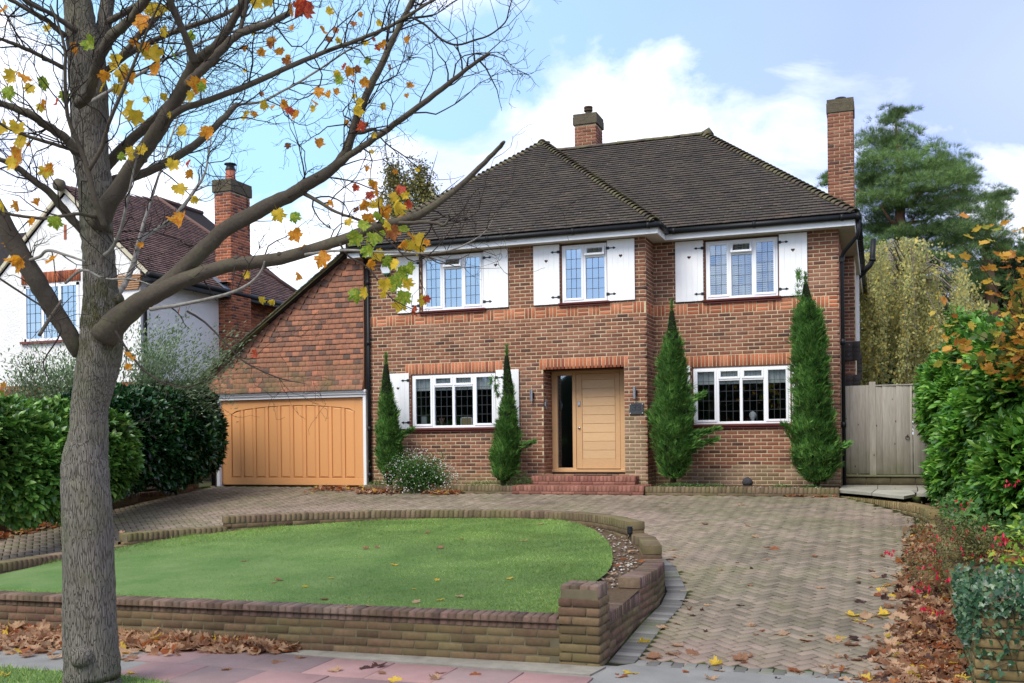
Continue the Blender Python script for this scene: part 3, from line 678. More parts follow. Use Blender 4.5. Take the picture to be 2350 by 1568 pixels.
# tufts where the lawn meets the edging
for cx_, cy_, n, s_ in ((-8.55, 12.35, 500, .16), (-9.0, 11.6, 700, .18), (-8.3, 12.6, 300, .1), (-2.66, 8.42, 260, .07), (-9.35, 9.6, 300, .15), (-7.0, 13.55, 250, .12)):
    P = np.stack([rng.normal(cx_, s_, n), rng.normal(cy_, s_, n)], 1); P = P[in_poly(P, ISLAND)]
    o = blades('grass_tuft', P, LZn(P[:, 1]) - .03, .07, M_blade, LAWNO, .004, .6)

# ------------------------------------------------------------------ pebbles in the beds
m = Mat('pebble', .7, .3); c = m.ramp(m.rnd(), [(0, (.12, .085, .06)), (.5, (.24, .18, .13)), (.85, (.40, .35, .28)), (1, (.62, .60, .55))]); m.color(c); M_pebble = m.m
bm_ = bmesh.new(); bmesh.ops.create_icosphere(bm_, subdivisions=1, radius=1); bm_.verts.ensure_lookup_table()
ICO_V = np.array([v.co[:] for v in bm_.verts]); ICO_F = np.array([[v.index for v in f.verts] for f in bm_.faces]); bm_.free()
def pebbles(name, P, z, s0, s1, mat, parent=None):
    n = len(P); s = rng.uniform(s0, s1, (n, 1)) ** 1.0; sc = s * rng.uniform([.8, .6, .4], [1.3, 1.0, .65], (n, 3)); a = rng.uniform(0, 2 * pi, n)
    V = ICO_V[None] * sc[:, None, :]; c_, s_ = np.cos(a)[:, None], np.sin(a)[:, None]
    X = V[..., 0] * c_ - V[..., 1] * s_; Y = V[..., 0] * s_ + V[..., 1] * c_
    V = np.stack([X + P[:, :1], Y + P[:, 1:2], V[..., 2] + z[:, None]], -1).reshape(-1, 3)
    F = (ICO_F[None] + (np.arange(n) * len(ICO_V))[:, None, None]).reshape(-1, 3)
    o = link(name, np_mesh(name, V, F, mat, True), parent); o['kind'] = 'stuff'; return o
P = rand_in(ISLAND, 9000); P = P[~in_poly(P, LAWN) & (dist_poly(P, ISLAND) > .23)]
k = np.minimum(1100, len(P)); P = P[:k]; o = pebbles('gravel', P, LZn(P[:, 1]) - .022, .006, .024, M_pebble); sub(o, 'pale pebbles strewn over the bare soil between lawn and curved wall', 'pebbles')
P = np.concatenate([np.stack([rng.uniform(-4.1, -.8, 260), 18.65 + np.abs(rng.normal(0, .3, 260))], 1), np.stack([rng.normal(-3.9, .25, 120), rng.normal(18.8, .12, 120)], 1)])
o = pebbles('gravel', P, np.full(len(P), -.945), .006, .026, M_pebble); sub(o, 'small stones in the flower bed right of the red steps', 'pebbles')
# garden spot lamps lying in the bed, lone stone by the house
def spot(c, ang, tip, label):
    t = thing('garden_spotlight', label, 'garden light', c, 'spotlights in the bed'); c = np.array(c)
    d = np.array([cos(ang) * cos(tip), sin(ang) * cos(tip), sin(tip)]); mb = MB(); mb.tube([c, c + d * .02, c + d * .10], [.026, .034, .034], 14, sm=False); mb.build('lamp_head', M_black, t)
    mb = MB(); mb.tube([c + d * .1, c + d * .104], [.029, .029], 14); mb.build('lens', M_glass, t); mb = MB(); mb.tube([c - d * .0, c + np.array([-.02, .01, -.05])], .008, 6); mb.build('spike', M_black, t)
p = on_lawn(1442, 1217); spot((p[0], p[1], p[2] + .03), RAD(178), .05, 'black garden spotlight lying sideways on the pebbled soil')
p = on_lawn(1538 - 0, 1233); p = on_lawn(1536, 1232); p = on_lawn(1532, 1232)
p = on_lawn(1443 + 90 - 2, 1230); spot((-2.95, 12.35, -1.22), RAD(90), 1.45, 'black garden spotlight standing upright against the curved wall')

# ================================================================== THE HOUSE
YW, YM, XC, XR, XL = 19.30, 20.04, -4.24, -.68, -10.35
ZS, ZA = 3.907, 3.638
H = thing('brick_house', 'red brick detached house with white heart shutters, oak front door and dark tiled roof', 'house', (-6, 20, -1))
def subtract(iv, holes):
    out = [iv]
    for h0, h1 in holes:
        nx = []
        for a, b in out:
            if h1 <= a or h0 >= b: nx.append((a, b)); continue
            if h0 > a: nx.append((a, h0))
            if h1 < b: nx.append((h1, b))
        out = nx
    return out
def face_R(U, N):
    return np.stack([[U[0], U[1], 0], [-N[0], -N[1], 0], [0, 0, 1.0]], 1)
def brick_courses(L, O, U, N, u0, u1, z0, z1, holes=(), phase=0.0, L2=None, test2=None, hl=.215):
    """O: point on the wall face (u=0). holes: (u0,u1,z0,z1)"""
    R = face_R(U, N); N = np.array(N, float); U = np.array(U, float); k = int(math.floor((ZA - z1) / .075)) - 1
    while True:
        zc = ZA - k * .075 - .0375; k += 1
        if zc < z0: break
        if zc > z1: continue
        sp = subtract((u0, u1), [(h[0], h[1]) for h in holes if h[2] < zc < h[3]])
        n0 = int(math.floor((u0 - phase) / .225)) - 1; off = phase + (.1125 if k % 2 else 0)
        for a, b in sp:
            n = n0
            while True:
                x0 = off + n * .225; n += 1
                if x0 > b: break
                c0, c1 = max(x0, a), min(x0 + hl, b)
                if c1 - c0 < .035: continue
                if c1 - c0 > .2: c0 += random.gauss(0, .0012)
                pr = .0035 + random.gauss(0, .001); c = np.array([O[0], O[1]]) + U * (c0 + c1) / 2 + N * (pr - .02)
                q = (np.array([c[0], c[1], zc + random.gauss(0, .0008)]), R, (c1 - c0 - .002, .04, .0635))
                (L2 if (L2 is not None and test2(q[0])) else L).append(q)
def cells_boxes(mb, U, N, O, u0, u1, z0, z1, th, holes):
    us = sorted({u0, u1, *[h[0] for h in holes], *[h[1] for h in holes]}); zs = sorted({z0, z1, *[h[2] for h in holes], *[h[3] for h in holes]})
    us = [x for x in us if u0 <= x <= u1]; zs = [x for x in zs if z0 <= x <= z1]
    U = np.array([*U, 0.]); N = np.array([*N, 0.]); O = np.array([O[0], O[1], 0.])
    for a, b in zip(us[:-1], us[1:]):
        for c, d in zip(zs[:-1], zs[1:]):
            if any(h[0] <= (a + b) / 2 <= h[1] and h[2] <= (c + d) / 2 <= h[3] for h in holes): continue
            ctr = O + U * (a + b) / 2 - N * th / 2 + np.array([0, 0, (c + d) / 2])
            mb.obox(ctr, np.stack([U, -N, [0, 0, 1]], 1), (b - a, th, d - c))
BZ0, BZ1 = 2.438, 2.663                                    # patterned band
W_UL = (-9.06, -7.62, 2.70, 3.907); W_UM = (-5.975, -4.995, 2.70, 3.907); W_UR = (-3.215, -1.775, 2.70, 3.907)
W_LL = (-9.33, -7.38, .20, 1.388); W_LR = (-3.49, -1.57, .20, 1.388); DOOR = (-6.37, -4.69, -.745, 1.388)
holesW = [W_UL, W_UM, W_LL, DOOR]; holesM = [W_UR, W_LR]
extraW = [(-9.46, -7.25, 1.388, 1.613), (-6.45, -4.61, 1.388, 1.613), (XL, XC, BZ0, BZ1)]
extraM = [(-3.60, -1.44, 1.388, 1.613), (XC, XR, BZ0, BZ1)]
Lb, Lp = [], []
pier = lambda c: c[0] > -4.66 and c[1] < 19.4 and c[2] < .42 + random.gauss(0, .18) or (c[0] > -3.6 and c[1] < 20.1 and c[2] < -.62 + random.gauss(0, .05))
brick_courses(Lb, (0, YW), (1, 0), (0, -1), XL, XC, -1.1, ZS, holesW + extraW, .02, Lp, pier)
brick_courses(Lb, (0, YM), (1, 0), (0, -1), XC, XR, -1.1, ZS, holesM + extraM, .1, Lp, pier)
brick_courses(Lb, (XC, 0), (0, 1), (1, 0), YW - .007, YM, -1.1, ZS, [(0, 99, BZ0, BZ1)], .1)
brick_courses(Lb, (XR, 0), (0, 1), (1, 0), YM - .007, 23.2, -1.1, ZS, [], .02)
brick_courses(Lb, (-6.37, 0), (0, 1), (1, 0), YW, 19.86, -.745, 1.388, [], .05)
brick_courses(Lb, (-4.69, 0), (0, -1), (-1, 0), -19.86, -YW, -.745, 1.388, [], .05)
brick_courses(Lb, (0, 23.2), (1, 0), (0, -1), XR, -.454, -1.1, 6.0, [], .1)
brick_courses(Lb, (0, YW), (1, 0), (0, -1), -14.42, -14.27, -1.1, .95, [], .1)
Lo, Ll = [], []
def band(O, U, N, u0, u1, first):
    R = face_R(U, N); U = np.array(U, float); N_ = np.array(N, float); x = u0; k = first; zc = (BZ0 + BZ1) / 2
    while x < u1 - .04:
        w_ = min(.225, u1 - x)
        if k % 2:
            for j in range(3):
                cz = BZ0 + .0375 + j * .075; c = np.array(O[:2]) + U * (x + w_ / 2) + N_ * (-.016)
                Lo.append((np.array([*c, cz]), R, (w_ - .014, .04, .061)))
        else:
            for j in range(3):
                if (j + 1) * .075 > w_ + .01: break
                c = np.array(O[:2]) + U * (x + .0375 + j * .075) + N_ * (-.016)
                Lo.append((np.array([*c, zc]), R, (.061, .04, .211)))
        x += .225; k += 1
band((0, YW), (1, 0), (0, -1), XL, XC, 0); band((0, YM), (1, 0), (0, -1), XC, XR, 0); band((XC, 0), (0, 1), (1, 0), YW, YM, 1)
for a, b, Y in ((-9.46, -7.25, YW), (-6.45, -4.61, YW), (-3.60, -1.44, YM)):
    n = round((b - a) / .0755); s_ = (b - a) / n
    for k in range(n): Ll.append((np.array([a + (k + .5) * s_, Y + .015, 1.5005]), face_R((1, 0), (0, -1)), (s_ - .013, .04, .214)))
core = MB()
cells_boxes(core, (1, 0), (0, -1), (0, YW), XL, XC, -1.15, ZS + .1, .25, holesW)
cells_boxes(core, (1, 0), (0, -1), (0, YM), XC + .001, XR, -1.15, ZS + .1, .25, holesM)
core.box((XC - .25, YW + .25, -1.15), (XC - .001, YM + .24, ZS + .1)); core.box((XR - .25, YM + .25, -1.15), (XR - .0005, 31.5, ZS + .1))
core.box((-6.62, YW + .25, -1.15), (-6.371, 20.2, ZS)); core.box((-4.689, YW + .25, -1.15), (-4.49, 20.2, ZS))
core.box((XR, 23.2, -1.15), (-.455, 24.4, 6.0)); core.box((-14.43, YW + .001, -1.15), (-14.272, YW + .25, .98))
core.box((XL, YW + .25, -1.15), (XL + .25, 31, ZS)); core.box((XL + .25, 30.8, -1.15), (XR - .25, 31, ZS)); core.box((-14.43, YW + .251, -1.15), (-14.3, 26, .98))
wall = core.build('wall', M_mortar_o, H)
pieces('brick', Lb, wall, M_brick, 260, 'brickwork', 'f', .004); pieces('brick', Lp, wall, brickmat('weathered_pier_brick', [(0, (.20, .12, .075)), (.5, (.29, .19, .12)), (1, (.33, .2, .14))], algae=.3, mottled=.6), 40, 'brickwork', 'f', .004)
pieces('band_brick', Lo, wall, M_orange, 300, None, 'f', .004); pieces('lintel_brick', Ll, wall, M_orange, 300, None, 'f', .004)

# ---- windows
def window(x0, x1, z0, z1, Y, cols, gm, name='window'):
    """cols: list of (split, open); split None = one tall light"""
    mb = MB(); yf = Y + .012; yb = Y + .085; fr = .052
    mb.box((x0, yf, z0), (x0 + fr, yb, z1), ch=.006); mb.box((x1 - fr, yf, z0), (x1, yb, z1), ch=.006)
    mb.box((x0 + fr, yf, z0), (x1 - fr, yb, z0 + fr), ch=.006); mb.box((x0 + fr, yf, z1 - fr), (x1 - fr, yb, z1), ch=.006)
    n = len(cols); w_ = (x1 - x0 - 2 * fr - (n - 1) * .058) / n; lights = []
    for i, (split, opn, nx, ny) in enumerate(cols):
        a = x0 + fr + i * (w_ + .058); b = a + w_
        if i: mb.box((a - .058, yf + .001, z0 + fr), (a, yb, z1 - fr), ch=.006)
        if split is None: lights.append((a, b, z0 + fr, z1 - fr, nx, ny, True, False))
        else:
            zs = z0 + (z1 - z0) * split; mb.box((a, yf + .001, zs - .022), (b, yb, zs + .022), ch=.006)
            lights.append((a, b, z0 + fr, zs - .022, nx, ny, False, False)); lights.append((a, b, zs + .022, z1 - fr, nx, 1, True, opn))
    W = mb.build(name, M_upvc, H)
    for (a, b, c, d, nx, ny, sash, opn) in lights:
        t = .034 if sash else .006; ang = RAD(-17) if opn else 0; piv = np.array([0, yf, d]); R = np.array(Matrix.Rotation(ang, 3, 'X'))
        def T(p): return piv + R @ (np.array(p, float) - piv)
        yo = yf - (.012 if sash else -.014)
        if sash:
            sm = MB(); e = .012
            for q in (((a - e, yo, c - e), (a + t, yo + .05, d + e)), ((b - t, yo, c - e), (b + e, yo + .05, d + e)), ((a + t, yo, c - e), (b - t, yo + .05, c + t)), ((a + t, yo, d - t), (b - t, yo + .05, d + e))):
                lo, hi = np.array(q[0]), np.array(q[1]); sm.obox(T((lo + hi) / 2), R, hi - lo, ch=.006)
            sm.build('sash', M_upvc, W)
        ga, gb, gc, gd = a + t, b - t, c + t, d - t; yg = yo + .028
        ld = MB(); first = (gd - gc) * (.2 if ny == 5 else 1 / ny)
        zs = [gd, *(gd - first - k * (gd - gc - first) / (ny - 1) for k in range(ny))] if ny == 5 else [gd - k * (gd - gc) / ny for k in range(ny + 1)]
        xs = [ga + k * (gb - ga) / nx for k in range(nx + 1)]
        for x in xs[1:-1]: ld.obox(T((x, yg - .003, (gc + gd) / 2)), R, (.008, .006, gd - gc))
        for z_ in zs[1:-1]: ld.obox(T(((ga + gb) / 2, yg - .004, z_)), R, (gb - ga, .006, .0075))
        ld.build('leading', M_lead, W)
        for i in range(nx):
            for j in range(len(zs) - 1):
                w2, h2 = xs[i + 1] - xs[i], zs[j] - zs[j + 1]
                c_ = T(((xs[i] + xs[i + 1]) / 2, yg, (zs[j] + zs[j + 1]) / 2)); Rr = R @ np.array(Euler((random.gauss(0, .004), 0, random.gauss(0, .004))).to_matrix())
                k = ('pane', gm.name, round(w2, 2), round(h2, 2))
                if k not in _pm:
                    V = np.array([(-w2 / 2, 0, -h2 / 2), (w2 / 2, 0, -h2 / 2), (w2 / 2, 0, h2 / 2), (-w2 / 2, 0, h2 / 2)]); _pm[k] = np_mesh('pane', V, [[0, 1, 2, 3]], gm)
                M_ = Matrix(Rr.tolist()).to_4x4(); M_.translation = Vector(c_.tolist()); link('pane', _pm[k], W, M_)
    # brown reveal strip, sill
    rv = MB(); rv.box((x0 - .028, Y - .001, z0 - .03), (x0 - .001, Y + .1, z1 + .02)); rv.box((x1 + .001, Y - .001, z0 - .03), (x1 + .02, Y + .1, z1 + .02)); rv.box((x0 - .028, Y - .001, z1 + .001), (x1 + .02, Y + .1, z1 + .02)); rv.build('reveal', M_brown, W)
    s_ = MB(); s_.prism([(x0 - .06, Y - .075, z0 - .042), (x0 - .06, Y - .085, z0 - .012), (x0 - .06, Y + .08, z0 - .002), (x0 - .06, Y + .08, z0 - .06), (x0 - .06, Y - .01, z0 - .06)][::-1], (x1 - x0 + .12, 0, 0))
    s_.box((x0 - .05, Y - .045, z0 - .082), (x1 + .05, Y + .02, z0 - .061)); s_.build('sill', M_sill, W)
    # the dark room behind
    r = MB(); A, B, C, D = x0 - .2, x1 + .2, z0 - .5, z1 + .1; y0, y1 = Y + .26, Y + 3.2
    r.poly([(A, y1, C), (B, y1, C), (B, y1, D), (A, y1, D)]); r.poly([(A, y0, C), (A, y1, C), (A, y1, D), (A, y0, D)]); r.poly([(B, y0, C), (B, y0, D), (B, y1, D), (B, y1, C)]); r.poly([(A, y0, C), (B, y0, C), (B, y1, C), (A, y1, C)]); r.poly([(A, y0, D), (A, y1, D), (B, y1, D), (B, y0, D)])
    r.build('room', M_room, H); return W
F = (None, False, 3, 5)
w1 = window(-9.035, -7.645, 2.72, 3.87, YW, [F, (.76, True, 3, 4), F], M_glass_up)
w2 = window(-5.95, -5.02, 2.72, 3.87, YW, [F, (.78, True, 3, 4)], M_glass_up)
w3 = window(-3.19, -1.80, 2.72, 3.87, YM, [F, (.76, True, 3, 4), F], glass('branch_window_glass', .34))
w4 = window(-9.305, -7.405, .245, 1.372, YW, [F, (.78, False, 3, 4), (.78, False, 3, 4), F], M_glass)
w5 = window(-3.465, -1.59, .245, 1.372, YM, [F, (.78, False, 3, 4), (.78, False, 3, 4), F], M_glass)
for w_, x0, x1, Y, zt in ((w4, -9.25, -7.45, YW, 1.34), (w5, -3.42, -1.63, YM, 1.34)):
    mb = MB(); N_ = 24
    for k in range(N_):
        a = x0 + (x1 - x0) * k / N_; b = x0 + (x1 - x0) * (k + 1) / N_; y = Y + .098 + .012 * (k % 2)
        mb.poly([(a, y, zt), (b, Y + .098 + .012 * ((k + 1) % 2), zt), (b, Y + .098 + .012 * ((k + 1) % 2), zt - .30), (a, y, zt - .30)])
    mb.build('blind', M_blind, w_)
mb = MB()
for a, b in ((-3.12, -2.72), (-2.64, -2.36), (-2.28, -1.86)):
    for k in range(26): z_ = 3.8 - k * .042; mb.obox(((a + b) / 2, YM + .17, z_), np.array(Matrix.Rotation(.5, 3, 'X')), (b - a, .04, .002))
mb.build('slatted_blind', M_blind, w3)
mb = MB()
for x in (-2.93, -2.50, -2.05):
    for k in range(6): mb.tube([(x + .018 * k, YM + .21, 3.85), (x + .018 * k + .005, YM + .21, 2.74)], .009, 6)
mb.build('net_curtain', M_blind, w3)
# things standing on the window ledges inside
for x, w_, h_, lab in ((-8.28, .27, .19, 'white framed card picture standing inside the lower left window'), (-9.22, .18, .24, 'dark framed picture at the far end of the lower left window')):
    t = thing('picture_frame', lab, 'picture frame', (x, YW + .2, .27)); mb = MB()
    for q in (((x, 0, 0), (x + .02, 0, h_)), ((x + w_ - .02, 0, 0), (x + w_, 0, h_)), ((x, 0, 0), (x + w_, 0, .02)), ((x, 0, h_ - .02), (x + w_, 0, h_))): mb.box((q[0][0], YW + .20, .28 + q[0][2]), (q[1][0], YW + .215, .28 + q[1][2]))
    mb.build('border', M_white if w_ > .2 else M_black, t); mb = MB(); mb.box((x + .01, YW + .207, .29), (x + w_ - .01, YW + .212, .27 + h_)); mb.build('backing', flat('card', (.42, .3, .15) if w_ > .2 else (.5, .52, .52), .8), t)
t = thing('dried_stems', 'few dried stems in a small pot behind the lower left window', 'dried stems', (-8.72, YW + .22, .27)); mb = MB()
for k in range(6): mb.tube([(-8.72, YW + .22, .28), (-8.72 + random.uniform(-.07, .07), YW + .22 + random.uniform(-.02, .02), .46)], [.004, .009], 5)
mb.build('stems', flat('dry_reed', (.35, .2, .13)), t)
t = thing('white_bust', 'small white round ornament on the ledge of the lower right window', 'ornament', (-2.33, YM + .2, .28)); mb = MB()
mb.tube([(-2.33, YM + .2, z_) for z_ in (.28, .30, .33, .36, .41, .45, .48, .50)], [.05, .035, .03, .055, .072, .066, .04, .005], 14); mb.build('figure', M_white, t)

# ---- shutters with hearts
_hp = {}
def heart_plank(w_, h, hz):
    k = (round(w_, 3), round(h, 3))
    if k in _hp: return _hp[k]
    cu = bpy.data.curves.new('plank', 'CURVE'); cu.dimensions = '2D'; cu.fill_mode = 'BOTH'; cu.extrude = .011; cu.resolution_u = 1
    def sp(P):
        s_ = cu.splines.new('POLY'); s_.points.add(len(P) - 1)
        for q, p in zip(s_.points, P): q.co = (p[0], p[1], 0, 1)
        s_.use_cyclic_u = True
    sp([(-w_ / 2, 0), (w_ / 2, 0), (w_ / 2, h), (-w_ / 2, h)])
    P = []
    for i in range(26):
        t_ = 2 * pi * i / 26; P.append((16 * sin(t_) ** 3 / 16 * .036, hz + (13 * cos(t_) - 5 * cos(2 * t_) - 2 * cos(3 * t_) - cos(4 * t_)) / 16 * .041))
    sp(P[::-1])
    o = bpy.data.objects.new('tmp', cu); COL.objects.link(o); dg = bpy.context.evaluated_depsgraph_get()
    me = bpy.data.meshes.new_from_object(o.evaluated_get(dg)); bpy.data.objects.remove(o); me.transform(Matrix.Rotation(RAD(90), 4, 'X')); me.materials.clear(); me.materials.append(M_white); me.name = 'plank'
    _hp[k] = me; return me
def shutter(x0, x1, z0, z1, Y, hinge_left, label=None):
    n = 5; w_ = (x1 - x0) / n; g = .0012; back = MB()
    for z_ in (z0 + .12, z1 - .14): back.box((x0 + .01, Y - .022, z_ - .03), (x1 - .01, Y - .003, z_ + .03))
    SH = back.build('shutter', M_white, H)
    for k in range(n):
        c = x0 + (k + .5) * w_
        if k == 2:
            o = link('plank', heart_plank(w_ - g, z1 - z0, (z1 - z0) * .73), SH, Matrix.Translation((c, Y - .034, z0)))
        else:
            kk = ('sp', round(w_ - g, 3), round(z1 - z0, 3))
            if kk not in _pm:
                V, Fc = box_t(w_ - g, .022, z1 - z0, .0025); me = bpy.data.meshes.new('plank'); me.from_pydata(V.tolist(), [], Fc); me.materials.append(M_white); _pm[kk] = me
            link('plank', _pm[kk], SH, Matrix.Translation((c, Y - .034 + random.gauss(0, .0006), (z0 + z1) / 2)))
    s_ = 1 if hinge_left else -1; xe = x0 if hinge_left else x1
    for z_ in (z0 + (z1 - z0) * .115, z1 - (z1 - z0) * .13):
        mb = MB(); y = Y - .047
        P = [(0, -.028), (.045, -.028), (.06, -.010), (.12, -.008), (.135, -.020), (.15, -.024), (.19, 0), (.15, .024), (.135, .020), (.12, .008), (.06, .010), (.045, .028), (0, .028)]
        P = [(xe + s_ * (a - .01), y, z_ + b) for a, b in P]
        mb.prism(P if s_ > 0 else P[::-1], (0, -.006, 0)); mb.tube([(xe - s_ * .012, y, z_ - .03), (xe - s_ * .012, y, z_ + .03)], .009, 8); mb.build('hinge', M_iron, SH)
for a in ((-9.62, -9.10, 2.70, 3.90, YW, False), (-7.625, -7.09, 2.70, 3.90, YW, True), (-6.54, -5.99, 2.70, 3.90, YW, False), (-5.0, -4.45, 2.70, 3.90, YW, True),
          (-3.79, -3.235, 2.70, 3.90, YM, False), (-1.775, -1.25, 2.70, 3.90, YM, True), (-9.87, -9.36, .235, 1.42, YW, False), (-7.38, -6.88, .235, 1.42, YW, True), (-4.02, -3.515, .235, 1.42, YM, False), (-1.56, -1.08, .235, 1.42, YM, True)):
    shutter(*a)

# ---- eaves: fascia, soffit, gutter, pipes
mb = MB(); OV = .29
xr2, yf1, yf2, xc2 = XR + OV, YW - OV, YM - OV, XC + OV
for a, b in (((-10.66, yf1 - .02, ZS), (xc2 + .02, yf1, 4.07)), ((xc2, yf1, ZS + .0005), (xc2 + .02, yf2 - .021, 4.07)), ((xc2, yf2 - .02, ZS), (xr2 + .02, yf2, 4.07)), ((xr2, yf2, ZS + .0005), (xr2 + .02, 31.7, 4.07)), ((-10.66, yf1, ZS), (-10.64, yf1 + .35, 4.07))):
    mb.box(a, b, ch=.003)
mb.build('fascia', M_white, H)
mb = MB()
for a, b in (((-10.64, yf1, ZS + .012), (xc2, YW - .001, ZS + .03)), ((XC + .001, YW, ZS + .012), (xc2, YM - .001, ZS + .03)), ((xc2, yf2, ZS + .012), (xr2, YM - .001, ZS + .03)), ((XR + .001, YM, ZS + .012), (xr2, 31.7, ZS + .03))): mb.box(a, b)
for k in range(30): mb.box((XR + .002, YM + .02 + k * .38, ZS + .008), (xr2, YM + .03 + k * .38, ZS + .0119))
mb.build('soffit', M_soffit, H)
g = MB(); gz = 4.06; r_ = .058
g.tube([(-10.78, yf1 - .075, gz), (xc2 + .075, yf1 - .075, gz)], r_, 12); g.tube([(xc2 + .075, yf1 - .1, gz + .001), (xc2 + .075, yf2 - .1, gz + .001)], r_, 12)
g.tube([(xc2 + .02, yf2 - .075, gz), (xr2 + .075, yf2 - .075, gz)], r_, 12); g.tube([(xr2 + .075, yf2 - .13, gz), (xr2 + .075, 31.8, gz)], r_, 12)
for x in (-9.2, -7.4, -5.6, -4.1): g.tube([(x - .03, yf1 - .075, gz), (x + .03, yf1 - .075, gz)], r_ + .008, 12)
for x in (-3.75, -2.2, -.6): g.tube([(x - .03, yf2 - .075, gz), (x + .03, yf2 - .075, gz)], r_ + .008, 12)
for y in (20.6, 21.8, 23.2, 24.8, 26.6, 28.5, 30.5): g.tube([(xr2 + .075, y - .04, gz), (xr2 + .075, y + .04, gz)], r_ + .01, 12)
g.build('gutter', M_black, H)
d = MB(); d.tube([(-10.30, YW - .06, 3.86), (-10.30, YW - .06, -.93)], .036, 12)
for z_ in (3.4, 2.1, .25, -.75): d.tube([(-10.30, YW - .06, z_ - .05), (-10.30, YW - .06, z_ + .05)], .045, 12)
d.tube([(-10.30, yf1 - .07, 4.0), (-10.30, yf1 - .05, 3.93), (-10.30, YW - .06, 3.86)], .036, 10); d.build('downpipe', M_black, H)
d = MB(); d.tube([(-.315, yf2 - .02, 4.0), (-.318, yf2 + .0, 3.78), (-.34, yf2 + .03, 3.70), (-.56, yf2 + .27, 3.50), (-.615, yf2 + .34, 3.42), (-.62, yf2 + .36, 3.30), (-.62, yf2 + .36, -.95)], .036, 12)
for z_ in (3.36, 1.78, .2): d.tube([(-.62, yf2 + .36, z_ - .055), (-.62, yf2 + .36, z_ + .055)], .047, 12)
d.box((-.70, yf2 + .30, 3.30), (-.58, yf2 + .36, 3.36)); d.build('downpipe', M_black, H)
d = MB(); d.tube([(-14.34, YW - .05, .9), (-14.34, YW - .05, -1.0)], .045, 12); d.build('downpipe', M_black, H)
d = MB(); d.tube([(-.50, 26, 3.80), (-.16, 26, 4.14), (-.10, 26, 4.26), (-.07, 26, 4.78)], .066, 14); d.tube([(-.095, 26, 4.24), (-.093, 26, 4.30)], .082, 14); d.build('flue_pipe', M_black, H)
mb = MB(); mb.box((-.56, 25.8, 1.95), (-.41, 26.0, 3.9)); mb.box((-.56, 25.8, -.9), (-.43, 26.0, 1.32)); mb.build('corner_board', M_white, H)
Lt = []
for k in range(6): Lt.append((np.array([-.47, 25.7, 1.90 - k * .1]), np.array(Matrix.Rotation(RAD(80), 3, 'X')), (.22, .14, .016)))
for z0_, x1_ in ((1.98, -.44), (1.25, -.43)):
    for k in range(4):
        for j in range(2): Lt.append((np.array([-.66 + j * .165 + .06, 23.13 - k * .012 + .0, z0_ - k * .095]), np.array(Matrix.Rotation(RAD(78), 3, 'X')), (.16, .14, .018)))
pieces('shoulder_tile', Lt, H, M_roof, 300, None, 't', .003)

# ---- roof: dark plain tiles laid course by course
PHI = math.atan2(2.78, 3.35); EZ = 4.125
def tile_slope(L, O, E, D_, dmax, ulim, w_=.165, g_=.107, th=.018, ztilt=.185, len_=.15):
    E = np.array(E, float); D_ = np.array(D_, float); N_ = np.cross(E, D_); R0 = np.stack([E, D_, N_], 1); R1 = R0 @ np.array(Matrix.Rotation(-ztilt, 3, 'X'))
    n = int(dmax / g_)
    for k in range(n):
        d_ = k * g_; a, b = ulim(d_ + g_ * .5); off = (w_ / 2 if k % 2 else 0) + random.uniform(-.01, .01); x = math.floor((a - off) / w_) * w_ + off
        while x < b:
            c0, c1 = max(x, a), min(x + w_ - .0015, b); x += w_
            if c1 - c0 < .03: continue
            R = R1 @ np.array(Matrix.Rotation(random.gauss(0, .010), 3, 'X') @ Matrix.Rotation(random.gauss(0, .010), 3, 'Y'))
            c = np.array(O, float) + E * (c0 + c1) / 2 + D_ * (d_ + len_ / 2 - .02) + N_ * (.018 + random.gauss(0, .0015))
            L.append((c, R, (c1 - c0, len_, th)))
SL = math.hypot(3.35, 2.78); up = (0, cos(PHI), sin(PHI)); tn = 1 / SL * 3.35
Lr = []
tile_slope(Lr, (0, 18.93, EZ), (1, 0, 0), up, SL, lambda d_: (-10.66 + d_ * cos(PHI), -3.94 - d_ * cos(PHI)))
tile_slope(Lr, (0, 19.68, EZ), (1, 0, 0), up, SL - .02, lambda d_: (max(-3.94 - d_ * cos(PHI) - .05, -7.3), -.34 - d_ * cos(PHI)))
rf = MB(); A = np.array
def P3(x, y, z_): return (x, y, z_)
ze = EZ - .02; zr = ze + 2.78
rf.poly([P3(-10.68, 18.93, ze), P3(-3.92, 18.93, ze), P3(-7.3, 22.28, zr)]); rf.poly([P3(-3.92, 18.93, ze), P3(-3.92, 19.68, ze), P3(-7.3, 23.03, zr), P3(-7.3, 22.28, zr)])
rf.poly([P3(-3.92, 19.68, ze), P3(-.33, 19.68, ze), P3(-3.68, 23.03, zr), P3(-7.3, 23.03, zr)]); rf.poly([P3(-.33, 19.68, ze), P3(-.33, 31.7, ze), P3(-3.68, 28.3, zr), P3(-3.68, 23.03, zr)])
rf.poly([P3(-10.68, 18.93, ze), P3(-7.3, 22.28, zr), P3(-7.3, 28.3, zr), P3(-10.68, 31.7, ze)]); rf.poly([P3(-7.3, 22.28, zr), P3(-7.3, 23.03, zr), P3(-3.68, 23.03, zr), P3(-3.68, 28.3, zr), P3(-7.3, 28.3, zr)]); rf.poly([P3(-10.68, 31.7, ze), P3(-7.3, 28.3, zr), P3(-3.68, 28.3, zr), P3(-.33, 31.7, ze)])
rf.poly([P3(-10.68, 19.06, ze + .0), P3(-10.68, 26, ze), P3(-14.95, 26, 1.2), P3(-14.95, 19.06, 1.2)]); rf.poly([P3(-14.95, 19.06, 1.17), P3(-14.95, 26, 1.17), P3(-10.68, 26, ze - .05), P3(-10.68, 19.06, ze - .05)])
roof = rf.build('roof', M_underlay, H)
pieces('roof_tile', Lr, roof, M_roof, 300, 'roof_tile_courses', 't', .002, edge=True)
Ls = []
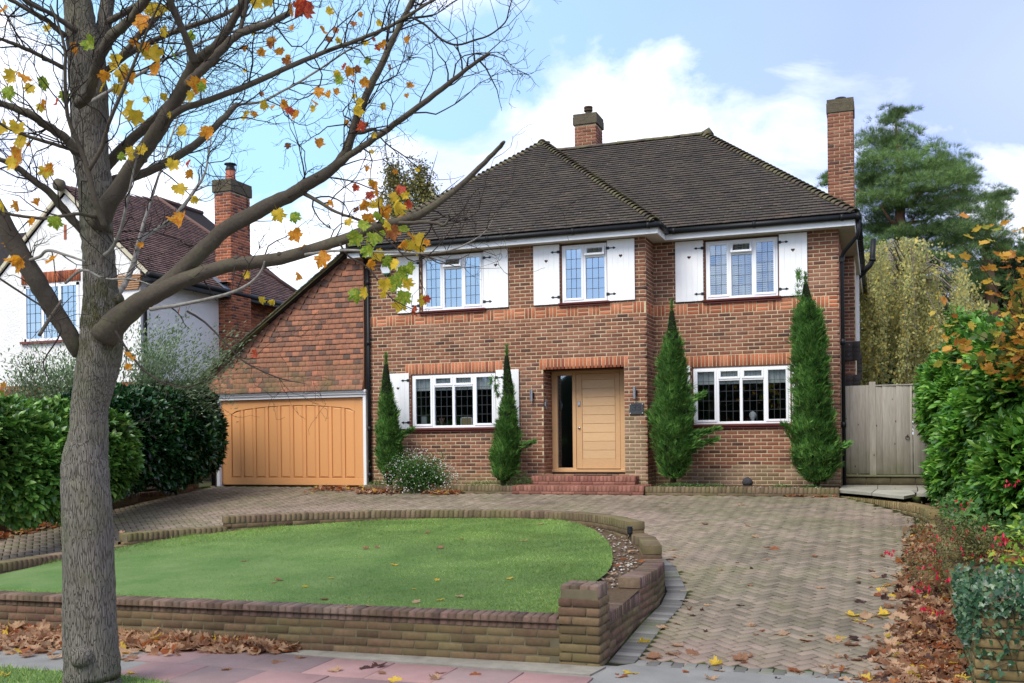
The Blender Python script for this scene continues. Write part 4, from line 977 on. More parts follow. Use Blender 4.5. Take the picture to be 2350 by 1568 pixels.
D2 = np.array([cos(PHI), 0, sin(PHI)]); tile_slope(Ls, (-10.66, 0, EZ), (0, -1, 0), D2, SL, lambda d_: (-27, -18.95 - d_ * cos(PHI)), w_=.5, g_=.2, len_=.26)
t2 = math.atan2(2.95, 4.27); D3 = np.array([cos(t2), 0, sin(t2)]); tile_slope(Ls, (-14.95, 0, 1.21), (0, -1, 0), D3, 5.15, lambda d_: (-26, -19.1), w_=.5, g_=.2, len_=.26)
D4 = np.array([-cos(PHI), 0, sin(PHI)]); tile_slope(Ls, (-.34, 0, EZ), (0, 1, 0), D4, SL, lambda d_: (19.7 + d_ * cos(PHI), 31.4 - d_ * cos(PHI)), w_=.5, g_=.2, len_=.26)
pieces('side_roof_tile', Ls, roof, M_roof, 0, 'side_tile_courses', 't', .003)
def arch(name, L_, r0, r1, mat, n=8, th=.016, open_=2.5):
    V, F = [], []
    for (x, r) in ((0, r0), (L_, r1)):
        for rr in (r, r - th):
            for k in range(n + 1):
                a = -open_ / 2 + open_ * k / n; V.append((x, rr * sin(a), rr * cos(a)))
    m_ = n + 1
    for k in range(n):
        F += [[k, k + 1, 2 * m_ + k + 1, 2 * m_ + k], [m_ + k, 3 * m_ + k, 3 * m_ + k + 1, m_ + k + 1], [k, m_ + k, m_ + k + 1, k + 1], [2 * m_ + k, 2 * m_ + k + 1, 3 * m_ + k + 1, 3 * m_ + k]]
    F += [[0, 2 * m_, 3 * m_, m_], [n, m_ + n, 3 * m_ + n, 2 * m_ + n]]
    return np_mesh(name, V, F, mat, False)
bon = arch('hip_tile', .25, .135, .085, M_hip); rid = arch('ridge_tile', .30, .115, .115, M_hip)
def along(name, me, a, b, pitch, tilt, parent, scale=1.0, dz=0):
    a, b = np.array(a, float), np.array(b, float); l = np.linalg.norm(b - a); t = (b - a) / l; k = 0
    side_ = np.cross([0, 0, 1.], t); side_ /= np.linalg.norm(side_); n_ = np.cross(t, side_); R0 = Matrix(np.stack([t, side_, n_], 1).tolist())
    while (k + 1) * pitch < l + pitch * .4:
        p = a + t * (k * pitch) + n_ * dz; R = R0 @ Matrix.Rotation(tilt + random.gauss(0, .015), 3, 'Y') @ Matrix.Rotation(random.gauss(0, .03), 3, 'X')
        M_ = R.to_4x4() @ Matrix.Diagonal((1, 1, 1, 1)); M_.translation = Vector(p.tolist()); link(name, me, parent, M_); k += 1
zh = EZ + .0
along('hip_tile', bon, (-10.64, 18.95, zh), (-7.3, 22.29, zh + 2.78), .128, .20, roof, dz=-.045)
along('hip_tile', bon, (-3.96, 18.95, zh), (-7.3, 22.29, zh + 2.78), .128, .20, roof, dz=-.045)
along('hip_tile', bon, (-.36, 19.70, zh), (-3.68, 23.03, zh + 2.78), .128, .20, roof, dz=-.045)
along('ridge_tile', rid, (-3.60, 23.03, zh + 2.72), (-7.25, 23.03, zh + 2.72), .30, .0, roof)
along('ridge_tile', rid, (-7.3, 22.2, zh + 2.74), (-7.3, 23.0, zh + 2.74), .30, -.0, roof)
mb = MB(); mb.tube([(-3.74, 23.03, zh + 2.72), (-3.62, 23.03, zh + 2.76), (-3.50, 23.03, zh + 2.84)], [.11, .115, .10], 10); mb.build('ridge_end', M_hip, roof)
# verge of the long slope over the garage
Lv = []
p0, p1 = np.array([-14.98, 19.13, 1.19]), np.array([-10.80, 19.13, 4.08]); l = np.linalg.norm(p1 - p0); t = (p1 - p0) / l; n_ = np.cross(t, [0, 1, 0]) * -1
Rv = np.stack([t, [0, 1, 0], np.cross(t, [0, 1, 0])], 1)
k = 0
while k * .1 < l:
    Lv.append((p0 + t * (k * .1 + .07) + np.cross(t, [0, 1, 0]) * (.0 + random.gauss(0, .002)), Rv @ np.array(Matrix.Rotation(.11 + random.gauss(0, .02), 3, 'Y')), (.15, .17, .016))); k += 1
pieces('verge_tile', Lv, roof, M_hip, 300, None, 'b', 0)
mb = MB(); mb.prism([tuple(p0 + np.array([0, -.06, -.075])), tuple(p1 + np.array([0, -.06, -.075])), tuple(p1 + np.array([0, -.06, -.01])), tuple(p0 + np.array([0, -.06, -.01]))], (0, .14, 0)); mb.build('verge_mortar', flat('mossy_mortar', (.10, .09, .045), .95, .1, .6, 9, .8, 60), roof)

# ---- hung tiles over the garage
Lh = []; z = 1.10; row = 0; GH = .113
while z < 3.92:
    xl = -10.85 - (3.93 - z) / .6914 + .02; xr = -10.415; off = (.085 if row % 2 else 0) + random.uniform(-.006, .006); kick = .075 * max(0, 1 - (z - 1.1) / .7) ** 2
    yy = YW - .055 - kick; x = xr - off * 1.0 - .17; first = True; xs = []
    if off > .02: xs.append((xr - off, xr))
    while x > xl - .05: xs.append((x, x + .168)); x -= .17
    for (a, b) in xs:
        R = np.stack([[1, 0, 0], [0, 0, 1.], [0, -1, 0]], 1) @ np.array(Matrix.Rotation(-.17 - kick * 1.2 + random.gauss(0, .012), 3, 'X')); cz = z + .07 + random.gauss(0, .0015)
        dd = (a + b) / 2 - xl
        if dd < .34:
            f = (.34 - dd) / .34; rz = -RAD(16 + 26 * f); R = R @ np.array(Matrix.Rotation(rz, 3, 'Z')); cz += .02 + .05 * f
        if b - a < .04: continue
        Lh.append((np.array([(a + b) / 2, yy - random.uniform(0, .002), cz]), R, (b - a - .0005, .155, .013)))
    z += GH; row += 1
back = MB(); back.prism([(-14.6, YW - .03, 1.08), (-10.36, YW - .03, 1.08), (-10.36, YW - .03, 3.98), (-10.9, YW - .03, 3.98)], (0, .2, 0)); hb = back.build('gable', M_underlay, H)
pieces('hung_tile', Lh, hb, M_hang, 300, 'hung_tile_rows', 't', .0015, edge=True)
mb = MB(); mb.prism([(-10.42, YW - .11, 1.1), (-10.42, YW - .075, 2.0), (-10.42, YW - .06, 3.9), (-10.42, YW, 3.9), (-10.42, YW, 1.1)], (.018, 0, 0)); mb.build('edge_board', flat('orange_board', (.22, .09, .04)), hb)

# ---- garage door
gd = MB(); gx0, gx1, gz0, gz1 = -14.17, -10.47, -.985, .945; yd = YW + .06
gd.box((gx0, yd + .008, gz0), (gx1, yd + .04, gz1)); GD = gd.build('garage_door', M_garage, H)
fm = MB(); fm.box((gx0 - .09, YW - .04, -1.02), (gx0, YW + .1, 1.09), ch=.008); fm.box((gx1, YW - .04, -1.02), (gx1 + .075, YW + .1, 1.09), ch=.008)
fm.box((gx0, YW - .04, gz1), (gx1, YW + .1, gz1 + .06), ch=.006); fm.box((gx0 - .1, YW - .075, gz1 + .06), (gx1 + .09, YW + .1, gz1 + .10), ch=.006); fm.box((gx0 - .11, YW - .10, gz1 + .10), (gx1 + .10, YW + .1, gz1 + .155), ch=.01); fm.build('garage_frame', M_white, H)
x0, x1 = gx0 + .27, gx1 - .24; n = 10; stl = .075; pw = (x1 - x0 - (n - 1) * stl) / n; zb = gz0 + .17
arc = lambda x: gz1 - .26 + .12 * (1 - ((x - (x0 + x1) / 2) / ((x1 - x0) / 2)) ** 2)
mb = MB(); mb.box((gx0 + .006, yd - .022, gz0 + .01), (gx1 - .006, yd, zb), ch=.005); mb.build('bottom_rail', M_garage, GD)
mb = MB(); mb.box((gx0 + .006, yd - .022, zb), (x0, yd, gz1 - .01), ch=.005); mb.box((x1, yd - .022, zb), (gx1 - .006, yd, gz1 - .01), ch=.005); mb.build('side_stile', M_garage, GD)
top = [(x0, yd - .022, gz1 - .01), (x1, yd - .022, gz1 - .01)] + [(x1 + (x0 - x1) * k / 24, yd - .022, arc(x1 + (x0 - x1) * k / 24) - (.05 if k in (0, 24) else 0)) for k in range(25)]
mb = MB(); mb.prism(top[::-1], (0, .0215, 0)); mb.build('arched_rail', M_garage, GD)
for k in range(n):
    a = x0 + k * (pw + stl); b = a + pw
    if k < n - 1:
        zt = min(arc(b), arc(b + stl)) - .004; mb = MB(); mb.box((b, yd - .018, zb + .001), (b + stl, yd + .007, zt), ch=.012); mb.build('stile', M_garage, GD)
    zt = min(arc(a), arc(b)); mb = MB(); i_ = .035
    P0 = [(a + .004, yd + .007, zb + .004), (b - .004, yd + .007, zb + .004), (b - .004, yd + .007, arc(b) - .004 - (.04 if k == n - 1 else 0)), (a + .004, yd + .007, arc(a) - .004 - (.04 if k == 0 else 0))]
    P1 = [(a + i_, yd - .016, zb + i_), (b - i_, yd - .016, zb + i_), (b - i_, yd - .016, arc(b) - i_ - (.03 if k == n - 1 else 0)), (a + i_, yd - .016, arc(a) - i_ - (.03 if k == 0 else 0))]
    mb.add(P0 + P1, [[4, 5, 6, 7]] + [[j, (j + 1) % 4, (j + 1) % 4 + 4, j + 4] for j in range(4)]); mb.build('panel', M_garage, GD)
mb = MB()
for k in range(5): mb.tube([(gx1 - .06 - .03 * (k % 2), yd - .024, gz1 - .05 - .022 * k), (gx1 - .06 - .03 * (k % 2), yd - .019, gz1 - .05 - .022 * k)], .006, 6)
mb.build('screw_head', M_white, GD)

# ---- porch recess and front door
YD = 19.85
mb = MB(); mb.box((-6.37, 19.3, 1.388), (-4.69, 20.0, 1.44)); mb.build('porch_ceiling', flat('porch_ceiling', (.10, .06, .04)), H)
fr = MB(); z0, z1 = -.67, 1.388
fr.box((-6.368, YD, z0), (-6.25, YD + .1, z1), ch=.006); fr.box((-5.925, YD, z0), (-5.848, YD + .1, z1), ch=.006); fr.box((-4.915, YD, z0), (-4.79, YD + .1, z1), ch=.006)
fr.box((-6.25, YD, 1.30), (-5.925, YD + .1, z1), ch=.006); fr.box((-5.848, YD, 1.325), (-4.915, YD + .1, z1), ch=.006); fr.box((-6.40, YD - .045, -.70), (-4.76, YD + .1, -.645), ch=.008); fr.box((-6.25, YD, -.645), (-5.925, YD + .1, -.61), ch=.004)
FR = fr.build('door_frame', M_oak, H)
gp = MB(); gp.box((-6.25, YD + .05, -.61), (-5.925, YD + .056, 1.30)); gp.build('side_pane', glass('side_glass', .16), FR)
dk = MB(); dk.box((-6.36, YD + .1, -.745), (-4.70, YD + .13, -.70)); dk.box((-4.79, YD + .08, -.745), (-4.692, YD + .1, 1.38)); dk.box((-6.36, YD - .02, -.745), (-4.70, YD + .1, -.705)); dk.build('gap_strip', M_black, H)
hall = MB(); hall.poly([(-6.3, 22, -.7), (-4.7, 22, -.7), (-4.7, 22, 1.4), (-6.3, 22, 1.4)]); hall.poly([(-6.3, YD + .14, -.7), (-6.3, 22, -.7), (-6.3, 22, 1.4), (-6.3, YD + .14, 1.4)]); hall.poly([(-5.9, YD + .14, -.7), (-5.9, YD + .14, 1.4), (-5.9, 22, 1.4), (-5.9, 22, -.7)]); hall.build('hall', flat('hall_wall', (.28, .18, .13)), H)
dr = MB(); dx0, dx1 = -5.845, -4.918; dr.box((dx0, YD + .03, -.63), (dx1, YD + .075, 1.322)); DR = dr.build('front_door', M_oak, H)
st = MB(); st.box((dx0 + .003, YD + .010, -.628), (dx0 + .125, YD + .03, 1.32), ch=.004); st.build('stile', M_oak, DR); st = MB(); st.box((dx1 - .19 + .09, YD + .010, -.628), (dx1 - .003, YD + .03, 1.32), ch=.004); st.build('stile', M_oak, DR)
pz0, pz1 = -.43, 1.20
st = MB(); st.box((dx0 + .125, YD + .010, -.628), (dx1 - .10, YD + .03, pz0), ch=.004); st.build('rail', M_oak, DR); st = MB(); st.box((dx0 + .125, YD + .010, pz1), (dx1 - .10, YD + .03, 1.32), ch=.004); st.build('rail', M_oak, DR)
M_oakh = oak('door_plank_oak', (.54, .33, .16), (.70, .47, .26), (2, 2, 16), 5)
for k in range(9):
    a = pz0 + k * (pz1 - pz0) / 9; mb = MB(); mb.box((dx0 + .132, YD + .016, a + .003), (dx1 - .107, YD + .03, a + (pz1 - pz0) / 9 - .003), ch=.004); mb.build('plank', M_oakh, DR)
mb = MB(); mb.tube([(dx0 + .065, YD + .012, .21), (dx0 + .065, YD - .012, .21)], .024, 16); mb.build('lock', M_steel, DR); mb = MB(); mb.box((dx0 + .035, YD - .008, .66), (dx0 + .095, YD + .01, .76), ch=.004); mb.build('handle', M_steel, DR)
mb = MB(); mb.tube([(dx0 + .065, YD - .008, .69), (dx0 + .065, YD - .03, .69)], .013, 10); mb.build('latch', M_steel, DR)
mb = MB(); mb.box((-6.352, 19.38, .60), (-6.335, 19.44, .80), ch=.004); mb.box((-6.35, 19.32, .66), (-6.33, 19.37, .74), ch=.003); mb.build('doorbell', M_steel, H)
for x in (-6.60, -4.47):
    mb = MB(); mb.box((x - .03, YW - .045, .82), (x + .04, YW - .008, .93)); L_ = mb.build('wall_light', M_black, H); mb = MB(); mb.tube([(x, YW - .08, .76), (x, YW - .08, .99)], .03, 16, sm=False); mb.build('shade', M_steel, L_)
mb = MB(); mb.box((-4.585, YW - .032, .455), (-4.305, YW - .02, .675), ch=.002); PQ = mb.build('number_plaque', M_slate, H); mb = MB()
for x in (-4.567, -4.323):
    for z_ in (.477, .653): mb.tube([(x, YW - .033, z_), (x, YW - .042, z_)], .0085, 12)
mb.build('bolt_head', M_white, PQ)
def three(x, z_, s_):
    c = [(-.036, .03), (-.03, .044), (-.012, .05), (.02, .05), (.034, .042), (.037, .028), (.036, .012), (.025, .002), (-.008, .001)]
    c2 = [(.025, -.002), (.037, -.014), (.038, -.032), (.032, -.046), (.016, -.052), (-.014, -.052), (-.03, -.046), (-.037, -.032)]
    for q in (c, c2):
        mb.tube([(x + a * s_, YW - .0345, z_ + b * s_) for a, b in q], .0042, 8)
mb = MB(); three(-4.492, .592, .98); three(-4.400, .592, .98); mb.build('numeral', M_print, PQ)
mb = MB(); P = [(-.13, .0), (-.09, .085), (-.03, .105), (.03, .105), (.09, .085), (.13, .0), (.08, -.115), (-.08, -.115)]
mb.prism([(-9.86 + a, YW - .075, 3.69 + b) for a, b in P][::-1] if False else [(-9.86 + a, YW - .075, 3.69 + b) for a, b in P], (0, .06, 0)); AB = mb.build('alarm_box', M_upvc, H)
mb = MB(); mb.prism([(-9.93, YW - .07, 3.572), (-9.79, YW - .07, 3.572), (-9.80, YW - .07, 3.545), (-9.92, YW - .07, 3.545)], (0, .05, 0)); mb.build('lamp_strip', flat('green_lens', (.01, .16, .07), .3), AB)

# ---- chimneys
def stack(par, x0, x1, y0, y1, z0, z1, name, mat, mort, sides, n_single=120, capm=None, caph=.2, over=.035):
    L_ = []; c = MB(); c.box((x0 + .006, y0 + .006, z0), (x1 - .006, y1, z1)); o = c.build(name, mort, par)
    brick_courses(L_, (0, y0), (1, 0), (0, -1), x0, x1, z0, z1, [], .05)
    if 'r' in sides: brick_courses(L_, (x1, 0), (0, 1), (1, 0), y0, y1, z0, z1, [], .16)
    if 'l' in sides: brick_courses(L_, (x0, 0), (0, -1), (-1, 0), -y1, -y0, z0, z1, [], .16)
    pieces('brick', L_, o, mat, n_single, 'brickwork', 'f', .004)
    k = MB(); k.box((x0 - over, y0 - over, z1), (x1 + over, y1 + over, z1 + caph * .75), ch=.012); k.prism([(x0 - over + .01, y0 - over + .01, z1 + caph * .75), (x1 + over - .01, y0 - over + .01, z1 + caph * .75), (x1 + over - .01, y1 + over - .01, z1 + caph * .75), (x0 - over + .01, y1 + over - .01, z1 + caph * .75)], (0, 0, caph * .25)); k.build('cap', capm or M_capm, o); return o
m = Mat('lichened_capping', .95, .1); c = m.mix(m.noise(9, 6, .7), (.045, .037, .028), (.17, .145, .10)); c = m.mix(m.ramp(m.noise(14, 5, .7), [(.55, 0.0), (.65, .6)]), c, (.16, .15, .06)); m.color(c); m.bump(m.noise(30, 6, .7), .9, .02); M_capm = m.m
cs = stack(H, -.99, -.452, 23.2, 23.8, 4.0, 7.10, 'chimney', M_brick, M_mortar_o, 'rl', 80, None, .30, .022)
mb = MB(); mb.tube([(-.72, 23.5, z_) for z_ in (7.38, 7.43, 7.431, 7.46, 7.461, 7.50, 7.52)], [.15, .15, .10, .10, .155, .12, .02], 16, sm=False); mb.build('cowl', M_black, cs)
mb = MB(); mb.tube([(-.72, 23.5, 7.431), (-.72, 23.5, 7.462)], .104, 16); mb.build('pot', M_pot, cs)
cs = stack(H, -6.78, -6.25, 23.15, 23.75, 6.4, 7.50, 'chimney', M_brick, M_mortar_o, 'r', 60, None, .26, .035)
mb = MB(); mb.tube([(-6.5, 23.4, z_) for z_ in (7.74, 7.80, 7.81, 7.90)], [.16, .12, .075, .07], 14, sm=False); mb.build('flaunching', M_capm, cs)
mb = MB(); mb.tube([(-6.5, 23.4, z_) for z_ in (7.88, 7.885, 7.93, 7.931, 7.95, 7.951, 7.99, 8.0)], [.06, .105, .105, .09, .09, .105, .105, .02], 14, sm=False); mb.build('pot', M_stem, cs)

# ================================================================== THE NEIGHBOUR'S HOUSE
NB = thing('neighbour_house', 'white rendered neighbouring house with purple brown tiled roof and orange brick chimney', 'house', (-19, 21, -1))
NX, NY = -16.9, 19.9
RZ = lambda x, e=-16.6: 4.12 + .9 * (e - x)
mb = MB()
mb.prism([(-21.7, NY, 1.5), (NX, NY, 1.5), (NX, NY, 4.2), (-19.2, NY, 6.28), (-21.7, NY, 4.05)], (0, .3, 0))
mb.box((NX - .3, NY + .3, 1.5), (NX, 23.0, 4.2)); mb.box((-32, 23.5, 1.5), (-21.7, 23.8, 4.2)); mb.box((-21.7, NY + .3, 1.5), (-21.4, 23.5, 4.2))
nw = mb.build('rendered_wall', M_stucco, NB)
mb = MB(); mb.box((-32, NY - .05, -1), (NX + .05, NY + .3, 1.5)); mb.box((NX - .3, NY + .3, -1), (NX + .05, 30, 1.5)); mb.box((NX - .3, 23.0, 1.5), (NX + .0, 30, 4.15)); nl = mb.build('brick_base', M_gmortar, NB)
Ln = []
brick_courses(Ln, (0, NY - .05), (1, 0), (0, -1), -25.5, NX + .05, .2, 1.28, [], 0); brick_courses(Ln, (NX + .05, 0), (0, 1), (1, 0), NY, 27, .2, 1.28, [], 0)
brick_courses(Ln, (NX, 0), (0, 1), (1, 0), 24.0, 29, 1.5, 4.0, [], 0)
pieces('brick', Ln, nl, M_nbrick, 100, 'brickwork', 'f', .004)
Ln = []
for k in range(110): Ln.append((np.array([NX + .05 - k * .0755 - .04, NY - .05 + .011, 1.39]), face_R((1, 0), (0, -1)), (.066, .04, .21)))
for k in range(90): Ln.append((np.array([NX + .05 - .011, NY + k * .0755 + .04, 1.39]), face_R((0, 1), (1, 0)), (.066, .04, .21)))
pieces('soldier_brick', Ln, nl, M_nbrick, 160, 'soldier_bricks', 'f', .004)
c = stack(NB, -17.0, -16.48, 23.0, 23.9, -1, 4.05, 'chimney_breast', M_nbrick, M_mortar_o, 'r', 80, M_underlay, .02, 0)
c = stack(NB, -17.0, -16.48, 23.0, 23.9, 4.0, 6.82, 'chimney', M_nbrick, M_mortar, 'rl', 100, None, .34, .05)
mb = MB(); mb.tube([(-16.76, 23.4, z_) for z_ in (7.14, 7.22, 7.26)], [.24, .16, .13], 12); mb.build('flaunching', M_capm, c)
mb = MB(); mb.tube([(-16.76, 23.4, z_) for z_ in (7.2, 7.5)], [.145, .125], 16, sm=False); mb.build('pot', M_pot, c)
mb = MB(); mb.tube([(-16.76, 23.4, z_) for z_ in (7.5, 7.53, 7.60, 7.66, 7.665, 7.69)], [.14, .14, .11, .11, .17, .16], 14, sm=False); mb.build('cowl', M_black, c)
# roof: one long slope with rows of tiles, the gable in front
rf = MB()
z4, zr_ = RZ(-16.6), RZ(-20.06)
rf.poly([(-16.6, 19.86, z4 - .02), (-16.6, 27.76, z4 - .02), (-20.06, 24.3, zr_ - .02), (-19.2, 22.9, RZ(-19.2) - .02), (-19.2, 19.86, RZ(-19.2) - .02)])
rf.poly([(-21.8, 19.86, 4.1), (-19.2, 19.86, RZ(-19.2) - .02), (-19.2, 24.0, RZ(-19.2) - .02), (-21.8, 24.0, 4.1)])
rf.poly([(-32, 23.3, 4.1), (-21.8, 23.3, 4.1), (-16.6, 23.3, 4.1), (-20.06, 26.5, zr_), (-32, 26.5, zr_)]); rf.poly([(-20.06, 24.3, zr_), (-20.06, 26.5, zr_), (-16.6, 27.76, z4)]); rf.poly([(-16.6, 27.76, z4), (-32, 29, z4), (-32, 26.5, zr_), (-20.06, 26.5, zr_)])
nr = rf.build('roof', M_underlay, NB)
Lt = []; ph = math.atan(.9); Dn = np.array([-cos(ph), 0, sin(ph)]); sl = 3.46 / cos(ph)
tile_slope(Lt, (-16.58, 0, z4), (0, 1, 0), Dn, sl, lambda d_: (19.86 if d_ * cos(ph) < 2.6 else 19.86 + (d_ * cos(ph) - 2.6) * 5.3, 27.78 - d_ * cos(ph)), w_=.17)
tile_slope(Lt, (0, 23.3, 4.12), (1, 0, 0), (0, cos(ph), sin(ph)), 3.4, lambda d_: (-31, -20.6), w_=.17)
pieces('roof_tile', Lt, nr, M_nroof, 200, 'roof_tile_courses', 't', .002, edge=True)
mb = MB()
for a, b in (((-16.5, 27.85, z4 + .02), (-20.06, 24.3, zr_ + .05)), ((-20.06, 24.3, zr_ + .03), (-20.06, 26.5, zr_ + .03)), ((-19.2, 19.66, RZ(-19.2)), (-19.2, 23.0, RZ(-19.2)))): mb.tube([a, b], .07, 8)
mb.build('ridge_tiles', M_nroof, nr); mb = MB()
mb.tube([(-19.2, 19.64, RZ(-19.2) + .02), (-19.2, 19.78, RZ(-19.2) + .02)], [.15, .15], 14); mb.build('round_finial', M_capm, nr)
mb = MB(); mb.prism([(-16.55, 19.82, z4 - .13), (-16.55, 19.82, z4 - .02), (-19.2, 19.82, RZ(-19.2) + .0), (-19.2, 19.82, RZ(-19.2) - .11)], (0, .06, 0)); mb.prism([(-21.85, 19.82, 3.97), (-19.2, 19.82, RZ(-19.2) - .11), (-19.2, 19.82, RZ(-19.2) + .0), (-21.85, 19.82, 4.08)][::-1], (0, .06, 0)); mb.build('bargeboard', flat('cream_board', (.55, .49, .35)), nr)
mb = MB(); mb.tube([(-16.53, 19.75, 4.08), (-16.53, 29, 4.05)], .075, 10); mb.box((-16.75, 19.8, 3.93), (-16.5, 29, 4.0)); mb.tube([(-16.53, 20.1, 4.08), (-16.6, 20.05, 3.8), (-16.84, 20.0, 3.6), (-16.84, 20.0, -.8)], .045, 10); mb.build('gutter', M_black, NB)
mb = MB()
for k in range(9): mb.box((-17.02, 22.74 + .03 * k, 4.32 - k * .0), (-16.48 - .0, 22.99, 4.33))
mb.prism([(-17.02, 22.98, 4.55), (-16.5, 22.98, 4.13), (-16.5, 22.72, 4.13), (-17.02, 22.72, 4.55)][::-1], (0, 0, .03)); mb.build('lead_flashing', flat('lead', (.16, .19, .23), .4), nr)
# gable window with soldier head, corbels and slit
W4 = MB(); wx0, wx1, wz0, wz1 = -20.55, -18.78, 2.62, 4.05
for a, b in (((wx0, NY - .03, wz0), (wx0 + .07, NY + .02, wz1)), ((wx1 - .07, NY - .03, wz0), (wx1, NY + .02, wz1)), ((wx0, NY - .03, wz0), (wx1, NY + .02, wz0 + .07)), ((wx0, NY - .03, wz1 - .07), (wx1, NY + .02, wz1)), ((-19.98, NY - .028, wz0), (-19.90, NY + .02, wz1)), ((-19.42, NY - .028, wz0), (-19.34, NY + .02, wz1))): W4.box(a, b)
WN = W4.build('window', M_upvc, NB); mb = MB(); mb.box((wx0 + .05, NY - .008, wz0 + .05), (wx1 - .05, NY - .004, wz1 - .05)); mb.build('pane', glass('sky_glass', .6), WN)
mb = MB()
for k in range(16): mb.box((wx0 + .05, NY + .0, wz0 + .1 + k * .083), (wx1 - .05, NY + .002, wz0 + .14 + k * .083))
mb.build('slatted_blind', M_white, WN); mb = MB()
for k in range(1, 10): mb.box((wx0 + k * .177, NY - .014, wz0 + .06), (wx0 + k * .177 + .012, NY - .009, wz1 - .06))
for k in range(1, 6): mb.box((wx0 + .05, NY - .014, wz0 + k * .235), (wx1 - .05, NY - .009, wz0 + k * .235 + .012))
mb.build('leading', M_lead, WN); mb = MB(); mb.box((wx0 - .1, NY - .08, wz0 - .06), (wx1 + .1, NY, wz0)); mb.build('sill', M_sill, WN)
Ln = []
for k in range(25): Ln.append((np.array([wx0 - .05 + k * .0765, NY + .0, wz1 + .18]), face_R((1, 0), (0, -1)), (.068, .06, .28)))
pieces('head_brick', Ln, NB, M_nbrick, 60, None, 'f', .004); Ln = []
for x_ in (-21.95, -17.28):
    for k in range(7): Ln.append((np.array([x_ + .0 + (.02 * k if x_ > -20 else 0), NY - .01 - .008 * k, 3.78 + k * .052]), face_R((1, 0), (0, -1)), (.72, .08, .042)))
pieces('corbel_tile', Ln, NB, flat('tan_tile', (.42, .24, .13), .8, .2, .3, 20), 30, None, 'f', .003)
mb = MB(); mb.box((-19.24, NY - .012, 5.15), (-19.16, NY + .01, 5.52)); mb.build('brick_slit', M_orange, NB)

# ================================================================== FENCE AND GATE
FY = 20.5
FN = thing('board_fence', 'weathered grey close board fence panel between house corner and gate', 'fence', (-.4, FY, -.95)); Lf = []
def boards(L_, x0, x1, w_=.148, z0=-.745, z1=.955):
    x = x0
    while x < x1 - .02:
        b = min(x + w_, x1); L_.append((np.array([(x + b) / 2, FY - .004 - .006 * (len(L_) % 2), (z0 + z1) / 2 + random.gauss(0, .002)]), np.array(Matrix.Rotation(RAD(5.5) + random.gauss(0, .008), 3, 'Z')), (b - x + .01, .014, z1 - z0))); x += w_
boards(Lf, -.66, -.15, .146); pieces('board', Lf, FN, M_fence, 60, None, 'f', .003)
mb = MB(); mb.box((-.165, FY - .03, -.8), (-.045, FY + .07, 1.02), ch=.006); mb.build('post', M_fence, FN); mb = MB(); mb.box((-.69, FY - .05, -.85), (-.60, FY + .03, 1.0), ch=.006); mb.build('post', M_fence, FN)
mb = MB(); mb.box((-.66, FY + .012, -.1), (1.2, FY + .05, 0)); mb.build('back_rail', M_fence, FN)
GT = thing('wooden_gate', 'weathered board garden gate with a ring latch beside the fence post', 'gate', (.3, FY, -.95)); Lf = []
boards(Lf, -.04, .60, .122, -.755, .94); pieces('board', Lf, GT, M_fence, 60, None, 'f', .003)
mb = MB(); mb.box((-.05, FY - .03, .94), (.63, FY + .02, .962)); mb.build('top_rail', M_fence, GT)
mb = MB(); n = 18
mb.tube([(.515 + .035 * cos(2 * pi * k / n), FY - .03, -.06 + .035 * sin(2 * pi * k / n)) for k in range(n + 1)], .006, 6); mb.tube([(.515, FY - .012, -.025), (.515, FY - .035, -.025)], .014, 10); mb.build('ring_latch', M_iron, GT)
F2 = thing('board_fence', 'weathered board fence running behind the laurel right of the gate', 'fence', (1.3, FY, -.95)); Lf = []
boards(Lf, .625, 2.6, .135, -.745, .955); pieces('board', Lf, F2, M_fence, 60, None, 'f', .003)
BW = thing('sleeper_step', 'old mossy sleeper and stone step below the fence and gate', 'step', (.3, 20.4, -.95)); mb = MB()
mb.box((-.66, 20.38, -1.0), (2.4, 20.6, -.80), ch=.01); o = mb.build('base_block', M_gmortar, BW)
Lf = []
for k in range(7): Lf.append((np.array([-.45 + k * .44, 20.39, -.875]), np.eye(3), (.43, .06, .135)))
pieces('block', Lf, o, flat('dark_sleeper', (.10, .085, .05), .95, .1, .6, 5, .6, 30), 30, None, 'f', .012); mb = MB(); mb.box((-.66, 20.33, -.80), (2.4, 20.62, -.765), ch=.008); mb.build('cover_board', flat('mossy_board', (.15, .15, .08), .9, .1, .5, 4), BW)

